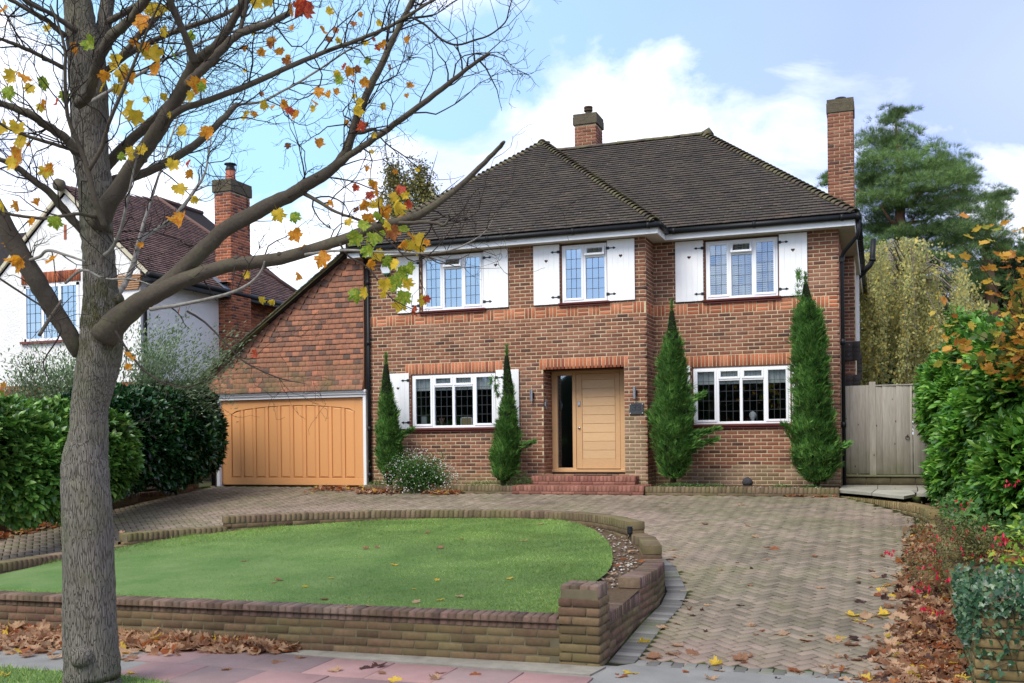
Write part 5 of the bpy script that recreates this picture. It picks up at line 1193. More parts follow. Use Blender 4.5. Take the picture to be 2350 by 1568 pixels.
# ================================================================== LEAVES, PLANTS, TREES
def half(P): return P + [(-x, y) for x, y in P[1:-1]][::-1]
MAPLE = half([(0, -.36), (.10, -.38), (.27, -.46), (.30, -.35), (.50, -.30), (.45, -.18), (.52, -.06), (.40, .01), (.46, .11), (.64, .22), (.50, .27), (.48, .40), (.34, .35), (.22, .28), (.27, .42), (.15, .48), (0, .70)])
def leaf_t(outline, curl=.2, fold=0.0, seed=0, stem=.5, ctr=(0, 0)):
    r = np.random.default_rng(seed); P = np.array(outline, float); n = len(P)
    V = np.concatenate([[[*ctr, 0]], np.concatenate([P * .5 + np.array(ctr) * .5, np.zeros((n, 1))], 1), np.concatenate([P, np.zeros((n, 1))], 1)])
    d = np.hypot(V[:, 0], V[:, 1]); a = np.arctan2(V[:, 1], V[:, 0])
    V[:, 2] = curl * (d ** 2) * (1 + .7 * np.cos(3 * a + r.uniform(0, 6))) + fold * np.abs(V[:, 0]) + r.normal(0, .02 + abs(curl) * .06, len(V)) * (d > .3)
    F = []
    for k in range(n):
        j = (k + 1) % n; F.append([0, 1 + k, 1 + j]); F.append([1 + k, 1 + n + k, 1 + n + j]); F.append([1 + k, 1 + n + j, 1 + j])
    if stem:
        b = len(V); V = np.concatenate([V, [[-.012, -.34, 0], [.012, -.34, 0], [.05, -.34 - stem, .12 * stem]]]); F.append([b, b + 1, b + 2])
    return V, np.array(F)
def quad_leaf(w_=.42, l_=1.0, cup=.12, seg=3):
    """simple pointed leaf along +y, base at the origin, keel folded"""
    V, F = [], []
    if seg == 1: return np.array([(0, 0, 0), (w_ * .5, l_ * .45, cup * .5), (0, l_, -cup), (-w_ * .5, l_ * .45, cup * .5)]), np.array([[0, 1, 2, 3]])
    for k in range(seg + 1):
        t_ = k / seg; ww = w_ * .5 * math.sin(pi * min(.97, .06 + t_ * .94)) ** .75; zc = -cup * t_ * t_ * 1.2
        V += [(-ww, t_ * l_, zc + cup * .5 * ww / w_ * 2), (0, t_ * l_, zc), (ww, t_ * l_, zc + cup * .5 * ww / w_ * 2)]
    for k in range(seg): b = 3 * k; F += [[b, b + 1, b + 4, b + 3], [b + 1, b + 2, b + 5, b + 4]]
    return np.array(V), np.array(F)
def basis(d, upv=None, roll=None):
    """frames (N,3,3) whose y axis is d and whose z axis leans to upv"""
    d = d / (np.linalg.norm(d, axis=1, keepdims=True) + 1e-9); n = len(d)
    u_ = rng.normal(size=(n, 3)) if upv is None else np.asarray(upv) + rng.normal(0, .35 if roll is None else roll, (n, 3))
    x = np.cross(d, u_); x /= (np.linalg.norm(x, axis=1, keepdims=True) + 1e-9); z = np.cross(x, d); return np.stack([x, d, z], 2)
def scatter(name, T, pos, B, s, mat, parent=None, stuff=True, smooth=True):
    V, F = T; n = len(pos); W = np.einsum('nij,kj->nki', B, V) * np.asarray(s).reshape(-1, 1, 1) + pos[:, None, :]
    FF = (F[None] + (np.arange(n) * len(V))[:, None, None]).reshape(-1, F.shape[1]); o = link(name, np_mesh(name, W.reshape(-1, 3), FF, mat, smooth), parent)
    if stuff: o['kind'] = 'stuff'
    return o
def blob_points(blobs, n, shell=.25, noise=.18, cut=None):
    """points near the outer surface of a union of ellipsoids; returns positions, outward directions"""
    A_ = np.array([b[3] * b[4] + b[4] * b[5] + b[3] * b[5] for b in blobs]); pr_ = A_ / A_.sum(); PP, NN = [], []
    idx = rng.choice(len(blobs), n * 2, p=pr_); Bb = np.array(blobs)[idx]
    d = rng.normal(size=(n * 2, 3)); d /= np.linalg.norm(d, axis=1, keepdims=True)
    lump = 1 + noise * np.sin(d[:, 0] * 7 + idx * 1.7) * np.sin(d[:, 1] * 6 + idx) * np.sin(d[:, 2] * 8 + 2 * idx) + rng.normal(0, .02, len(d))
    r_ = (1 - shell * rng.uniform(0, 1, len(d)) ** 1.7) * lump; P = Bb[:, :3] + d * Bb[:, 3:6] * r_[:, None]
    N_ = d / Bb[:, 3:6]; N_ /= np.linalg.norm(N_, axis=1, keepdims=True)
    keep = np.ones(len(P), bool)
    for i, b in enumerate(blobs):
        q = (((P - np.array(b[:3])) / np.array(b[3:6])) ** 2).sum(1); keep &= (q > .62) | (idx == i)
    if cut is not None: keep &= cut(P)
    P, N_ = P[keep][:n], N_[keep][:n]; return P, N_
def core_mesh(name, blobs, k, mat, parent, cut=None):
    V, F, b = [], [], 0; bm2 = bmesh.new(); bmesh.ops.create_icosphere(bm2, subdivisions=3, radius=1); bm2.verts.ensure_lookup_table()
    iv = np.array([v.co[:] for v in bm2.verts]); f_ = np.array([[v.index for v in q.verts] for q in bm2.faces]); bm2.free()
    for bl in blobs:
        lump = 1 + .08 * np.sin(iv[:, 0] * 9 + bl[0]) * np.sin(iv[:, 1] * 8) * np.sin(iv[:, 2] * 9); V.append(np.array(bl[:3]) + iv * np.array(bl[3:6]) * k * lump[:, None]); F.append(f_ + b); b += len(iv)
    return link(name, np_mesh(name, np.concatenate(V), np.concatenate(F), mat, True), parent)
LQ = quad_leaf(.50, 1.0, .16)
def whorls(P, N_, per, spread, s0, s1, T, name, mat, parent, updir=.35, jitter=.02, flatn=None):
    """little rosettes of leaves around each shoot tip"""
    n = len(P); pos = np.repeat(P, per, 0) + rng.normal(0, jitter, (n * per, 3)); sh = N_ + np.array([0, 0, updir]); sh /= np.linalg.norm(sh, axis=1, keepdims=True)
    d = np.repeat(sh, per, 0) + rng.normal(0, spread, (n * per, 3)); B = basis(d, np.repeat(sh, per, 0) * .6 + np.array([0, 0, .8])); return scatter(name, T, pos, B, rng.uniform(s0, s1, n * per), mat, parent)

# ---- laurel hedge on the left
def cutL(P): return P[:, 2] > np.where(P[:, 1] < 14.5, -1.32, -1.0)
def blobs_px(L_):
    out = []
    for (u, v, d, ru, rd, rv) in L_:
        p = at_d(u, v, d); k = d / FPX; out.append((p[0], p[1], p[2], ru * k, rd, rv * k))
    return out
HL = thing('laurel_hedge', 'dark glossy laurel hedge on the brick wall beside the garage', 'hedge', (-15, 17, -1))
bl = blobs_px([(300, 1010, 19.2, 85, 1.0, 105), (390, 1010, 20.3, 85, 1.0, 105), (440, 1000, 21.2, 48, .9, 95), (340, 945, 20.6, 70, .8, 55), (430, 930, 21.6, 45, .7, 45), (250, 960, 18.6, 60, .8, 70), (200, 1010, 18.2, 60, .8, 110)])
core_mesh('shade_core', bl, .82, M_core, HL); P, N_ = blob_points(bl, 9000, .2, .14, cutL); whorls(P, N_, 5, .55, .10, .16, LQ, 'foliage', M_laurel_dark, HL)
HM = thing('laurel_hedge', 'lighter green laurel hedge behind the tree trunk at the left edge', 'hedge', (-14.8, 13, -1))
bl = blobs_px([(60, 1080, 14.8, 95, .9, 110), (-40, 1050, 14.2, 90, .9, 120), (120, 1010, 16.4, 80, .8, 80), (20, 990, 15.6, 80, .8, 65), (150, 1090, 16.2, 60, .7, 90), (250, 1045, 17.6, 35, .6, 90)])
core_mesh('shade_core', bl, .82, M_core, HM); P, N_ = blob_points(bl, 6500, .2, .14, cutL); whorls(P, N_, 5, .55, .11, .18, LQ, 'foliage', M_laurel, HM)
# ivy trailing along the left wall
IV = thing('ivy', 'low ivy and weeds creeping over the left boundary wall', 'ivy', (-14, 12, -1.4)); P = np.stack([rng.uniform(-14.15, -13.8, 1500), rng.uniform(11.5, 15.5, 1500), rng.uniform(-1.4, -1.05, 1500)], 1)
V_ivy = leaf_t([(0, -.3), (.3, -.35), (.5, -.1), (.22, .1), (.18, .3), (0, .6), (-.18, .3), (-.22, .1), (-.5, -.1), (-.3, -.35)], .15, 0, 3, 0)
scatter('ivy_leaves', V_ivy, P, basis(rng.normal(size=(1500, 3)) + [0, 0, -.5], [1, 0, .4]), rng.uniform(.03, .07, 1500), M_ivy, IV)
# silvery shrub
def shrub(name, label, cat, base, stems, n_leaf, T, s0, s1, mat, hfun, group=None, spread=.35, stemr=.012, droop=.25, size_end=.05, along_=.35, stem_mat=None):
    t = thing(name, label, cat, tuple(base), group); sm = MB(); pos, dr = [], []
    for s_ in range(stems):
        tip = hfun(s_); b = np.array(base) + rng.normal(0, .06, 3) * [1, 1, 0]; ctrl = b + (tip - b) * .5 + np.array([0, 0, .25 * np.linalg.norm(tip - b) * .5]); pts = []
        for k in range(9):
            q = k / 8; pts.append((1 - q) ** 2 * b + 2 * q * (1 - q) * ctrl + q * q * tip + rng.normal(0, .015, 3))
        sm.tube(pts, [stemr * (1 - .8 * k / 8) for k in range(9)], 5, cap=False)
        pts = np.array(pts); m_ = n_leaf // stems; q = along_ + (1 - along_) * rng.uniform(0, 1, m_); i = np.minimum((q * 8).astype(int), 7); f_ = (q * 8 - i)[:, None]
        pos.append(pts[i] * (1 - f_) + pts[i + 1] * f_ + rng.normal(0, spread * .35, (m_, 3)) * (.35 + q[:, None])); dr.append((pts[i + 1] - pts[i]) * 6 + rng.normal(0, .7, (m_, 3)) + [0, 0, -droop])
    sm.build('stem', stem_mat or M_stem, t); pos, dr = np.concatenate(pos), np.concatenate(dr)
    scatter('foliage', T, pos, basis(dr, [0, 0, 1]), rng.uniform(s0, s1, len(pos)), mat, t); return t
LN = quad_leaf(.36, 1.0, .1, 2)
def px_tip(us, vs, d, dd): return lambda k: at_d(random.uniform(*us), random.uniform(*vs), d + random.uniform(-dd, dd))
shrub('silvery_shrub', 'tall airy silver green willow shrub standing before the white wall', 'shrub', (-15.4, 17.5, -.8), 60, 19000, LN, .05, .10, M_willow, px_tip((290, 560), (745, 960), 20.4, .9), spread=.42, stemr=.007)
shrub('silvery_shrub', 'grey green shrub spreading over the hedge left of the tree trunk', 'shrub', (-16.6, 16.8, -.8), 56, 18000, LN, .05, .10, M_willow, px_tip((10, 260), (800, 985), 20.2, .9), spread=.42, stemr=.007)
shrub('yellow_shrub', 'few yellow leaved twigs at the left picture edge above the laurel', 'shrub', (-15.6, 13.5, -.8), 6, 160, leaf_t(MAPLE, .2, 0, 5, 0), .07, .11, M_orangeleaf, px_tip((-30, 22), (880, 960), 17, .3), spread=.2)

# ---- the four pencil conifers in front of the facade
SPR = []
def spray_t():
    V, F = [], []
    for k in range(5):
        a = (k - 2) * .32; l_ = 1 - .12 * abs(k - 2); c_, s_ = math.cos(a), math.sin(a); b = len(V)
        V += [(-.03 * c_, .03 * s_ + .1 * abs(k - 2), 0), (.03 * c_, .1 * abs(k - 2), 0), (s_ * l_ * .62 + .035, c_ * l_ * .62, .05), (s_ * l_, c_ * l_, .16)]; F.append([b, b + 1, b + 2, b + 3])
    return np.array(V), np.array(F)
SP_T = spray_t()
def conifer(label, prof, d, base_v, n, lean_side=(), depth_y=None):
    """prof: (v, u_left, u_right) rows from the tip down"""
    prof = sorted(prof); vs = [p[0] for p in prof]; ul = [p[1] for p in prof]; ur = [p[2] for p in prof]; b = at_d((ul[-1] + ur[-1]) / 2, base_v, d)
    t = thing('conifer', label, 'conifer', (b[0], b[1], b[2]), 'pencil conifers along the facade'); k = d / FPX
    v = rng.uniform(vs[0], vs[-1], n * 3); L_, R_ = np.interp(v, vs, ul), np.interp(v, vs, ur); keep = rng.uniform(0, 1, n * 3) < ((R_ - L_) / (R_ - L_).max()) ** .8 + .08; v, L_, R_ = v[keep][:n], L_[keep][:n], R_[keep][:n]; n = len(v)
    a = rng.uniform(0, 2 * pi, n); r_ = 1 - .35 * rng.uniform(0, 1, n) ** 2; uc = (L_ + R_) / 2; rad = np.maximum((R_ - L_) / 2 * k - .07, .012) * r_ * (1 + .12 * np.sin(v * .11 + 3 * np.cos(a) + 2 * np.sin(a * 2)) + .07 * np.sin(v * .31 + 5 * a))
    C = np.stack([at_d(x, y, d) for x, y in zip(uc, v)]); P = C + np.stack([np.cos(a) * rad, np.sin(a) * np.minimum(rad, .42), np.zeros(n)], 1)
    out_ = np.stack([np.cos(a), np.sin(a), np.zeros(n)], 1); dr = out_ * rng.uniform(.05, .42, (n, 1)) + [0, 0, 1] + rng.normal(0, .22, (n, 3))
    wild = rng.uniform(0, 1, n) < .10; dr[wild] += out_[wild] * .9 + rng.normal(0, .4, (wild.sum(), 3)); s_ = rng.uniform(.09, .19, n) * np.clip(rad / .16, .45, 1.15)
    scatter('foliage', SP_T, P, basis(dr, out_), s_, M_cypress, t)
    cp = [at_d((np.interp(q, vs, ul) + np.interp(q, vs, ur)) / 2, q, d) for q in np.linspace(vs[0] + 25, vs[-1] - 6, 14)]; cr = [(np.interp(q, vs, ur) - np.interp(q, vs, ul)) / 2 * k * .62 for q in np.linspace(vs[0] + 25, vs[-1] - 6, 14)]
    mb = MB(); mb.tube(cp, np.minimum(cr, .3).tolist(), 12); mb.build('shade_core', M_core, t); mb = MB(); mb.tube([b + [0, 0, -.1], at_d((ul[-1] + ur[-1]) / 2, base_v - 60, d)], [.06, .05], 8); mb.build('trunk', M_stem, t)
    for (u0, v0, u1, v1, m_) in lean_side:                       # loose branches that stick out
        q = rng.uniform(0, 1, m_) ** .8; P = np.stack([at_d(u0 + (u1 - u0) * x, v0 + (v1 - v0) * x, d - .12) for x in q]) + rng.normal(0, .05, (m_, 3)) * (1.1 - q[:, None]); D_ = at_d(u1, v1, d) - at_d(u0, v0, d)
        scatter('foliage', SP_T, P, basis(np.tile(D_ / np.linalg.norm(D_), (m_, 1)) + rng.normal(0, .3, (m_, 3)), [0, 0, 1]), rng.uniform(.08, .16, m_), M_cypress, t)
    return t
conifer('slim pencil conifer left of the lower left window beside the black downpipe', [(812, 884, 888), (860, 873, 899), (900, 868, 906), (950, 866, 916), (1000, 862, 922), (1040, 861, 928), (1080, 864, 925), (1106, 880, 908)], 20.85, 1106, 3800, [(905, 1010, 945, 985, 130)])
conifer('slim pencil conifer right of the lower left window with a twig reaching sideways', [(792, 1160, 1164), (850, 1150, 1177), (900, 1148, 1186), (950, 1143, 1190), (1000, 1134, 1195), (1050, 1122, 1196), (1090, 1126, 1190), (1108, 1140, 1170)], 20.05, 1106, 4000, [(1185, 1030, 1222, 1015, 120), (1130, 860, 1142, 905, 60)])
conifer('leaning conifer in the corner between porch pier and right window', [(690, 1539, 1544), (750, 1526, 1558), (800, 1517, 1571), (850, 1508, 1578), (900, 1504, 1586), (950, 1498, 1592), (1000, 1497, 1596), (1050, 1503, 1594), (1080, 1508, 1582), (1100, 1520, 1570)], 19.3, 1096, 4800, [(1560, 1010, 1645, 985, 420), (1570, 1030, 1640, 1010, 300), (1570, 930, 1612, 905, 160), (1505, 980, 1488, 950, 60)])
conifer('tallest broad based conifer at the right corner of the house', [(628, 1846, 1850), (680, 1834, 1866), (730, 1820, 1888), (780, 1815, 1897), (829, 1815, 1901), (880, 1817, 1903), (927, 1820, 1908), (993, 1816, 1918), (1043, 1815, 1930), (1075, 1824, 1926), (1096, 1836, 1914), (1110, 1848, 1900)], 18.45, 1108, 6200, [(1910, 1040, 1945, 1020, 120), (1835, 700, 1832, 625, 60), (1825, 1000, 1800, 975, 80)])

# ---- small planting
FT = quad_leaf(.9, .6, .3, 1)
def mound(name, label, cat, c, r, h, n, T, s0, s1, mat, group=None, flowers=None):
    t = thing(name, label, cat, c, group); bl = [(c[0], c[1], c[2], r[0], r[1], h)]; P, N_ = blob_points(bl, n, .5, .15, lambda P: P[:, 2] > c[2] - .02); scatter('foliage', T, P, basis(N_ + rng.normal(0, .5, P.shape), [0, 0, 1]), rng.uniform(s0, s1, len(P)), mat, t)
    if flowers: 
        P, N_ = blob_points(bl, flowers[0], .15, .15, lambda P: P[:, 2] > c[2] + .02); P = P + N_ * .03; scatter('flowers', quad_leaf(.9, .8, .3, 1), P, basis(N_ + rng.normal(0, .5, P.shape), [0, 0, 1]), rng.uniform(flowers[2], flowers[3], len(P)), flowers[1], t)
    return t
SV = shrub('flowering_shrub', 'airy green shrub dotted with tiny white flowers below the lower left window', 'shrub', (-8.75, 18.72, -.95), 80, 17000, quad_leaf(.55, 1, .15, 1), .026, .048, M_small, lambda k: np.array([-8.8 + rng.uniform(-.72, .66), 18.6 + rng.uniform(-.45, .35), -.95 + max(.02, rng.uniform(-.02, .82) * (1 - .4 * rng.uniform()))]), spread=.24, stemr=.006, along_=.2)
n = 900; a = rng.normal(size=(n, 3)); a /= np.linalg.norm(a, axis=1, keepdims=True); P = np.array([-8.8, 18.55, -.75]) + a * [.74, .48, .52] * (1 + rng.normal(0, .09, (n, 1))); P = P[P[:, 2] > -1.06]
scatter('flowers', quad_leaf(.9, .8, .3, 1), P, basis(rng.normal(size=P.shape) + [0, -1, .3], [0, -1, 0]), rng.uniform(.018, .032, len(P)), M_flower, SV)
P = P[:90] + rng.normal(0, .03, (90, 3)); scatter('flowers', quad_leaf(.8, .8, .3, 1), P, basis(rng.normal(size=P.shape), [0, -1, 0]), rng.uniform(.015, .028, 90), M_pinkflower, SV)
for lab, c, r, h, n in (('low feathery green plant beside the red steps', (-6.75, 18.85, -.92), (.28, .2), .24, 900), ('ground cover plants at the foot of the second conifer', (-7.35, 18.78, -.96), (.62, .22), .12, 1100), ('small green plant tuft behind the planter edging near the downpipe', (-9.75, 18.78, -.96), (.34, .2), .14, 700),
                        ('spreading bright green groundcover right of the porch pier', (-3.55, 18.85, -.96), (.5, .2), .10, 900), ('bright green cushion plant in the right flower bed', (-2.95, 18.8, -.96), (.35, .16), .09, 600), ('little green cushion near the right conifer', (-1.65, 18.75, -.96), (.22, .12), .09, 350), ('tiny green cushion under the tallest conifer', (-1.15, 18.75, -.96), (.2, .1), .08, 300)):
    mound('groundcover_plant', lab, 'plant', c, r, h, n, FT, .016, .035, M_small)
LV = mound('lavender_tuft', 'small grey tuft with violet flowers by the steps', 'plant', (-6.95, 18.95, -.9), (.1, .1), .3, 160, LN, .03, .06, M_willow); 
st_ = thing('stone', 'dark round stone lying against the wall below the right window', 'stone', (-2.4, 19.9, -.9)); mb = MB(); mb.tube([(-2.4, 19.85, -.96), (-2.4, 19.85, -.9), (-2.4, 19.86, -.84), (-2.39, 19.87, -.79)], [.08, .11, .09, .02], 9); mb.build('rock', flat('dark_stone', (.05, .05, .055), .9, .2, .5, 20, .6, 40), st_)

# ---- right hand planting
def cutR(P): return (P[:, 2] > -1.15)
HR = thing('laurel_hedge', 'large bright green laurel overhanging the driveway on the right', 'hedge', (2, 14, -1.2))
bl = blobs_px([(2215, 935, 17.5, 92, 1.0, 118), (2300, 830, 16.8, 105, 1.1, 85), (2195, 850, 18.2, 46, .8, 52), (2240, 770, 17.4, 30, .5, 40), (2270, 1000, 14.5, 100, .9, 120), (2370, 900, 13.5, 140, 1.0, 180), (2215, 1080, 15.8, 72, .7, 95), (2390, 1080, 12.0, 130, .8, 130), (2170, 900, 18.6, 52, .6, 75), (2300, 1130, 12.8, 70, .6, 70)])
core_mesh('shade_core', bl, .80, M_core, HR); P, N_ = blob_points(bl, 9500, .22, .15, cutR); whorls(P, N_, 5, .5, .10, .19, quad_leaf(.44, 1, .14, 3), 'foliage', M_laurel_r, HR, updir=.15)
t_ = shrub('laurel_shoot', 'upright laurel shoot rising above the right hedge', 'shrub', tuple(at_d(2196, 800, 17.6)), 7, 420, quad_leaf(.3, 1, .15), .10, .17, M_laurel_r, px_tip((2170, 2235), (700, 790), 17.6, .2), spread=.1)
OM = shrub('young_maple', 'young maple with orange and yellow autumn leaves at the right edge', 'tree', tuple(at_d(2420, 900, 12)), 20, 400, leaf_t(MAPLE, .22, .1, 9, .3), .07, .125, M_orangeleaf, lambda k: at_d(random.uniform(2165, 2400), random.uniform(500, 850), 11.8 + random.uniform(-.8, .8)) if k > 8 else at_d(random.uniform(2255, 2420), random.uniform(480, 640), 11.5), spread=.26, along_=.3)
shrub('green_maple', 'dense green and bronze maple foliage at the far right edge', 'tree', tuple(at_d(2460, 950, 12.5)), 22, 900, leaf_t(MAPLE, .22, .1, 10, .2), .08, .13, leafmat('bronze_leaf', [(0, (.03, .09, .02)), (.5, (.08, .15, .03)), (.8, (.25, .2, .04)), (1, (.5, .22, .04))], .4), px_tip((2290, 2440), (640, 860), 12.4, .6), spread=.3)
FU = shrub('fuchsia', 'straggly fuchsia with hanging crimson flowers over the right wall', 'shrub', (1.15, 11.6, -1.3), 60, 8200, quad_leaf(.5, 1, .15, 1), .022, .045, M_olive, lambda k: at_d(random.uniform(2065, 2330), random.uniform(1165, 1330) if k % 2 else random.uniform(1230, 1400), random.uniform(9.5, 13)), spread=.22, stemr=.005, along_=.25)
P, S_ = [], []
for (u, v, d, n, sp_) in ((2044, 1265, 11.2, 9, 6), (2135, 1215, 12, 6, 12), (2190, 1215, 11, 12, 18), (2195, 1240, 11, 10, 12), (2230, 1215, 10.5, 8, 20), (2150, 1240, 11.5, 8, 20), (2300, 1235, 10, 14, 14), (2130, 1300, 10.8, 10, 16), (2170, 1270, 10.5, 10, 22), (2110, 1345, 10, 8, 18), (2160, 1320, 10, 10, 20), (2210, 1150, 12, 8, 20), (2290, 1080, 12, 10, 20), (2215, 1260, 10.2, 10, 24), (2145, 1400, 9.2, 5, 16), (2130, 1250, 11, 6, 25), (2115, 1395, 9.4, 4, 10), (2320, 1100, 11, 5, 10)):
    for k in range(n): P.append(at_d(random.gauss(u, sp_), random.gauss(v, sp_ * .5), d + random.gauss(0, .1)))
P = np.array(P); scatter('flowers', quad_leaf(.4, 1, .05, 2), np.repeat(P, 3, 0), basis(np.tile([0, 0, -1.0], (len(P) * 3, 1)) + rng.normal(0, .3, (len(P) * 3, 3))), rng.uniform(.03, .055, len(P) * 3), M_pinkflower, FU)
shrub('lime_shrub', 'lime green leafed shrub above the ivy at the right edge', 'shrub', (1.9, 9.6, -1.4), 18, 700, quad_leaf(.5, 1, .15, 2), .05, .1, leafmat('lime_leaf', [(0, (.12, .28, .03)), (.6, (.28, .46, .05)), (1, (.45, .6, .10))], .4), px_tip((2275, 2400), (1200, 1330), 10, .5), spread=.2, stemr=.005)
IV = thing('ivy', 'dark green ivy trailing over the ochre end pillar on the right', 'ivy', (1.1, 8.3, -1.3)); n = 3400
P = np.stack([rng.uniform(.60, 2.3, n), rng.uniform(8.0, 9.4, n), rng.uniform(-1.26, -1.12, n) + rng.normal(0, .03, n)], 1); q = rng.uniform(0, 1, n) < .42
dp = rng.exponential(.22, n) * (.5 + .5 * np.sin(P[:, 0] * 9 + 1) ** 2); P[q, 1] = 8.05 + rng.normal(0, .015, q.sum()); P[q, 2] = -1.2 - dp[q]; q2 = rng.uniform(0, 1, n) < .17; P[q2, 0] = .62 + rng.normal(0, .02, q2.sum()); P[q2, 2] = -1.2 - dp[q2]; P[q2, 1] = rng.uniform(8.1, 9.5, q2.sum()); P = P[P[:, 2] > -1.9]
scatter('ivy_leaves', V_ivy, P, basis(rng.normal(size=P.shape) * .6 + [0, -.1, -.8], [-.3, -1, .4]), rng.uniform(.025, .06, len(P)), M_ivy, IV); mb = MB()
for k in range(14):
    x = random.uniform(.66, 1.9); pts = [(x + random.gauss(0, .02) * j, 8.06, -1.2 - .09 * j) for j in range(random.randint(3, 7))]; mb.tube(pts, .003, 4)
mb.build('stem', M_stem, IV)
n = 2600; P = np.stack([rng.uniform(.75, 2.2, n), rng.uniform(12, 17.5, n), np.zeros(n)], 1); P[:, 2] = -1.12 + rng.exponential(.10, n); P = P[P[:, 0] > .72 + .2 * np.sin(P[:, 1] * 3) ** 2]
GC = thing('undergrowth', 'leafy undergrowth creeping below the bright laurel towards the wall', 'undergrowth', (1.3, 14, -1.1)); scatter('foliage', V_ivy, P, basis(rng.normal(size=P.shape) + [0, -.3, .3], [0, -.5, 1]), rng.uniform(.05, .11, len(P)), M_small, GC)

# ---- trees beyond the houses
def needle_tree(label, crown, trunk, d, n_tuft, seed):
    t = thing('pine_tree', label, 'pine tree', tuple(at_d(*trunk[0], d))); r0 = np.random.default_rng(seed); mb = MB()
    tp = [at_d(u, v, d) for u, v in trunk]; mb.tube(tp, [.32 * (1 - .75 * k / (len(tp) - 1)) for k in range(len(tp))], 10); 
    limbs, tips = [], []
    for (u, v, ru, rv, w_) in crown:
        c = at_d(u, v, d + r0.uniform(-1.5, 1.5)); tips.append((c, ru * d / FPX, rv * d / FPX, w_)); vt = np.clip(v + 45, trunk[-1][1] if trunk[-1][1] < trunk[0][1] else trunk[0][1], trunk[0][1])
        ut = np.interp(vt, [q[1] for q in trunk[::-1]], [q[0] for q in trunk[::-1]]); a = at_d(ut, vt, d); mid = (a + c) / 2 + [0, 0, -.25]; mb.tube([a, mid, c], [.09, .06, .02], 6)
    mb.build('trunk', flat('pine_bark', (.23, .13, .085), .9, .1, .5, 3, .5, 12), t)
    tot = sum(q[3] for q in tips); P, N_ = [], []
    for c, ru, rv, w_ in tips:
        m_ = int(n_tuft * w_ / tot); sub_ = max(9, int(w_ * 20)); cc = c + r0.normal(0, 1, (sub_, 3)) * [ru * .58, ru * .58, rv * .5]; i = r0.integers(0, sub_, m_); dd = r0.normal(size=(m_, 3)); dd /= np.linalg.norm(dd, axis=1, keepdims=True); dd[:, 2] = np.abs(dd[:, 2]) * .8 - .15
        P.append(cc[i] + dd * np.array([.40, .40, .26]) * r0.uniform(.5, 1.05, (m_, 1)) * min(1.0, ru / .8)); N_.append(dd)
    P, N_ = np.concatenate(P), np.concatenate(N_)
    V, F = [], []
    for k in range(6):
        a = 2 * pi * k / 6; b = len(V); V += [(-.02, 0, 0), (.02, 0, 0), (cos(a) * .42, 1 - .12 * (k % 2), sin(a) * .42)]; F.append([b, b + 1, b + 2])
    scatter('needles', (np.array(V), np.array(F)), P, basis(N_ + [0, 0, .55] + rng.normal(0, .3, P.shape)), rng.uniform(.14, .27, len(P)), M_pine, t, smooth=False); return t
needle_tree('tall blue green pine rising behind the right chimney', [(2055, 265, 30, 24, 1.1), (2030, 320, 55, 26, 1.8), (2075, 335, 45, 26, 1.6), (2010, 370, 50, 26, 1.6), (2100, 380, 65, 28, 2.2), (2150, 375, 28, 40, 1.2), (2040, 415, 75, 28, 2.4), (2120, 430, 70, 28, 2.4), (2195, 400, 35, 38, 1.5), (1985, 420, 32, 32, 1.2), (1905, 408, 22, 16, .6), (2020, 470, 70, 30, 2.4), (2110, 480, 85, 30, 2.8), (2180, 470, 50, 30, 1.8),
             (2215, 430, 35, 35, 1.4), (2010, 525, 60, 30, 2.2), (2090, 540, 85, 28, 2.6), (2150, 530, 60, 30, 2), (2060, 590, 70, 25, 1.8), (2145, 600, 80, 30, 2.4), (2200, 560, 55, 40, 2.2), (2000, 575, 40, 30, 1.3)], [(2062, 760), (2064, 600), (2066, 520), (2064, 400), (2060, 330)], 38, 42000, 5)
needle_tree('second darker pine further right behind the birch', [(2290, 460, 28, 26, 1.2), (2270, 500, 45, 32, 1.8), (2240, 545, 50, 34, 2), (2295, 560, 40, 36, 1.6), (2265, 610, 60, 36, 2.4), (2210, 640, 60, 36, 2.2), (2290, 660, 50, 36, 1.8), (2170, 660, 60, 40, 2)], [(2290, 800), (2270, 640), (2262, 560), (2275, 500)], 42, 18000, 6)
BT = thing('weeping_birch', 'weeping birch with drooping yellow green leaves behind the gate', 'birch tree', tuple(at_d(2090, 900, 29))); mb = MB(); d = 29
tr = [at_d(u, v, d) for u, v in ((2080, 960), (2085, 800), (2078, 680), (2085, 600))]; mb.tube(tr, [.2, .17, .12, .08], 8); starts = []
for k in range(70):
    u0 = random.choice([1985, 2015, 2050, 2085, 2120, 2160, 2200, 2240]) + random.gauss(0, 9); topv = np.interp(u0, [1960, 1990, 2060, 2140, 2180, 2240, 2290], [650, 585, 560, 560, 590, 660, 760]) + abs(random.gauss(0, 10)) + random.choice([0, 0, 25, 60, 110, 170]); dd_ = d + random.gauss(0, 1.3); starts.append((u0, topv, dd_))
    a = tr[2] + (tr[3] - tr[2]) * random.random(); c = at_d(u0, topv, dd_); mb.tube([a, (a + c) / 2 + [0, 0, .5], c], [.03, .02, .008], 5, cap=False)
mb.build('trunk', flat('birch_bark', (.20, .17, .14), .8, .2, .6, 5), BT); P, D_ = [], []
for (u0, v0, dd_) in starts:
    for j in range(9):
        uu = u0 + random.gauss(0, 9); p = at_d(uu, v0, dd_ + random.gauss(0, .3)); L_ = random.uniform(.8, 3.6); m_ = int(L_ * 30); q = rng.uniform(0, 1, m_) * L_; sw = random.gauss(0, .08)
        P.append(p + np.stack([sw * q + rng.normal(0, .06, m_), rng.normal(0, .06, m_), .25 * np.exp(-q * 3) - q], 1))
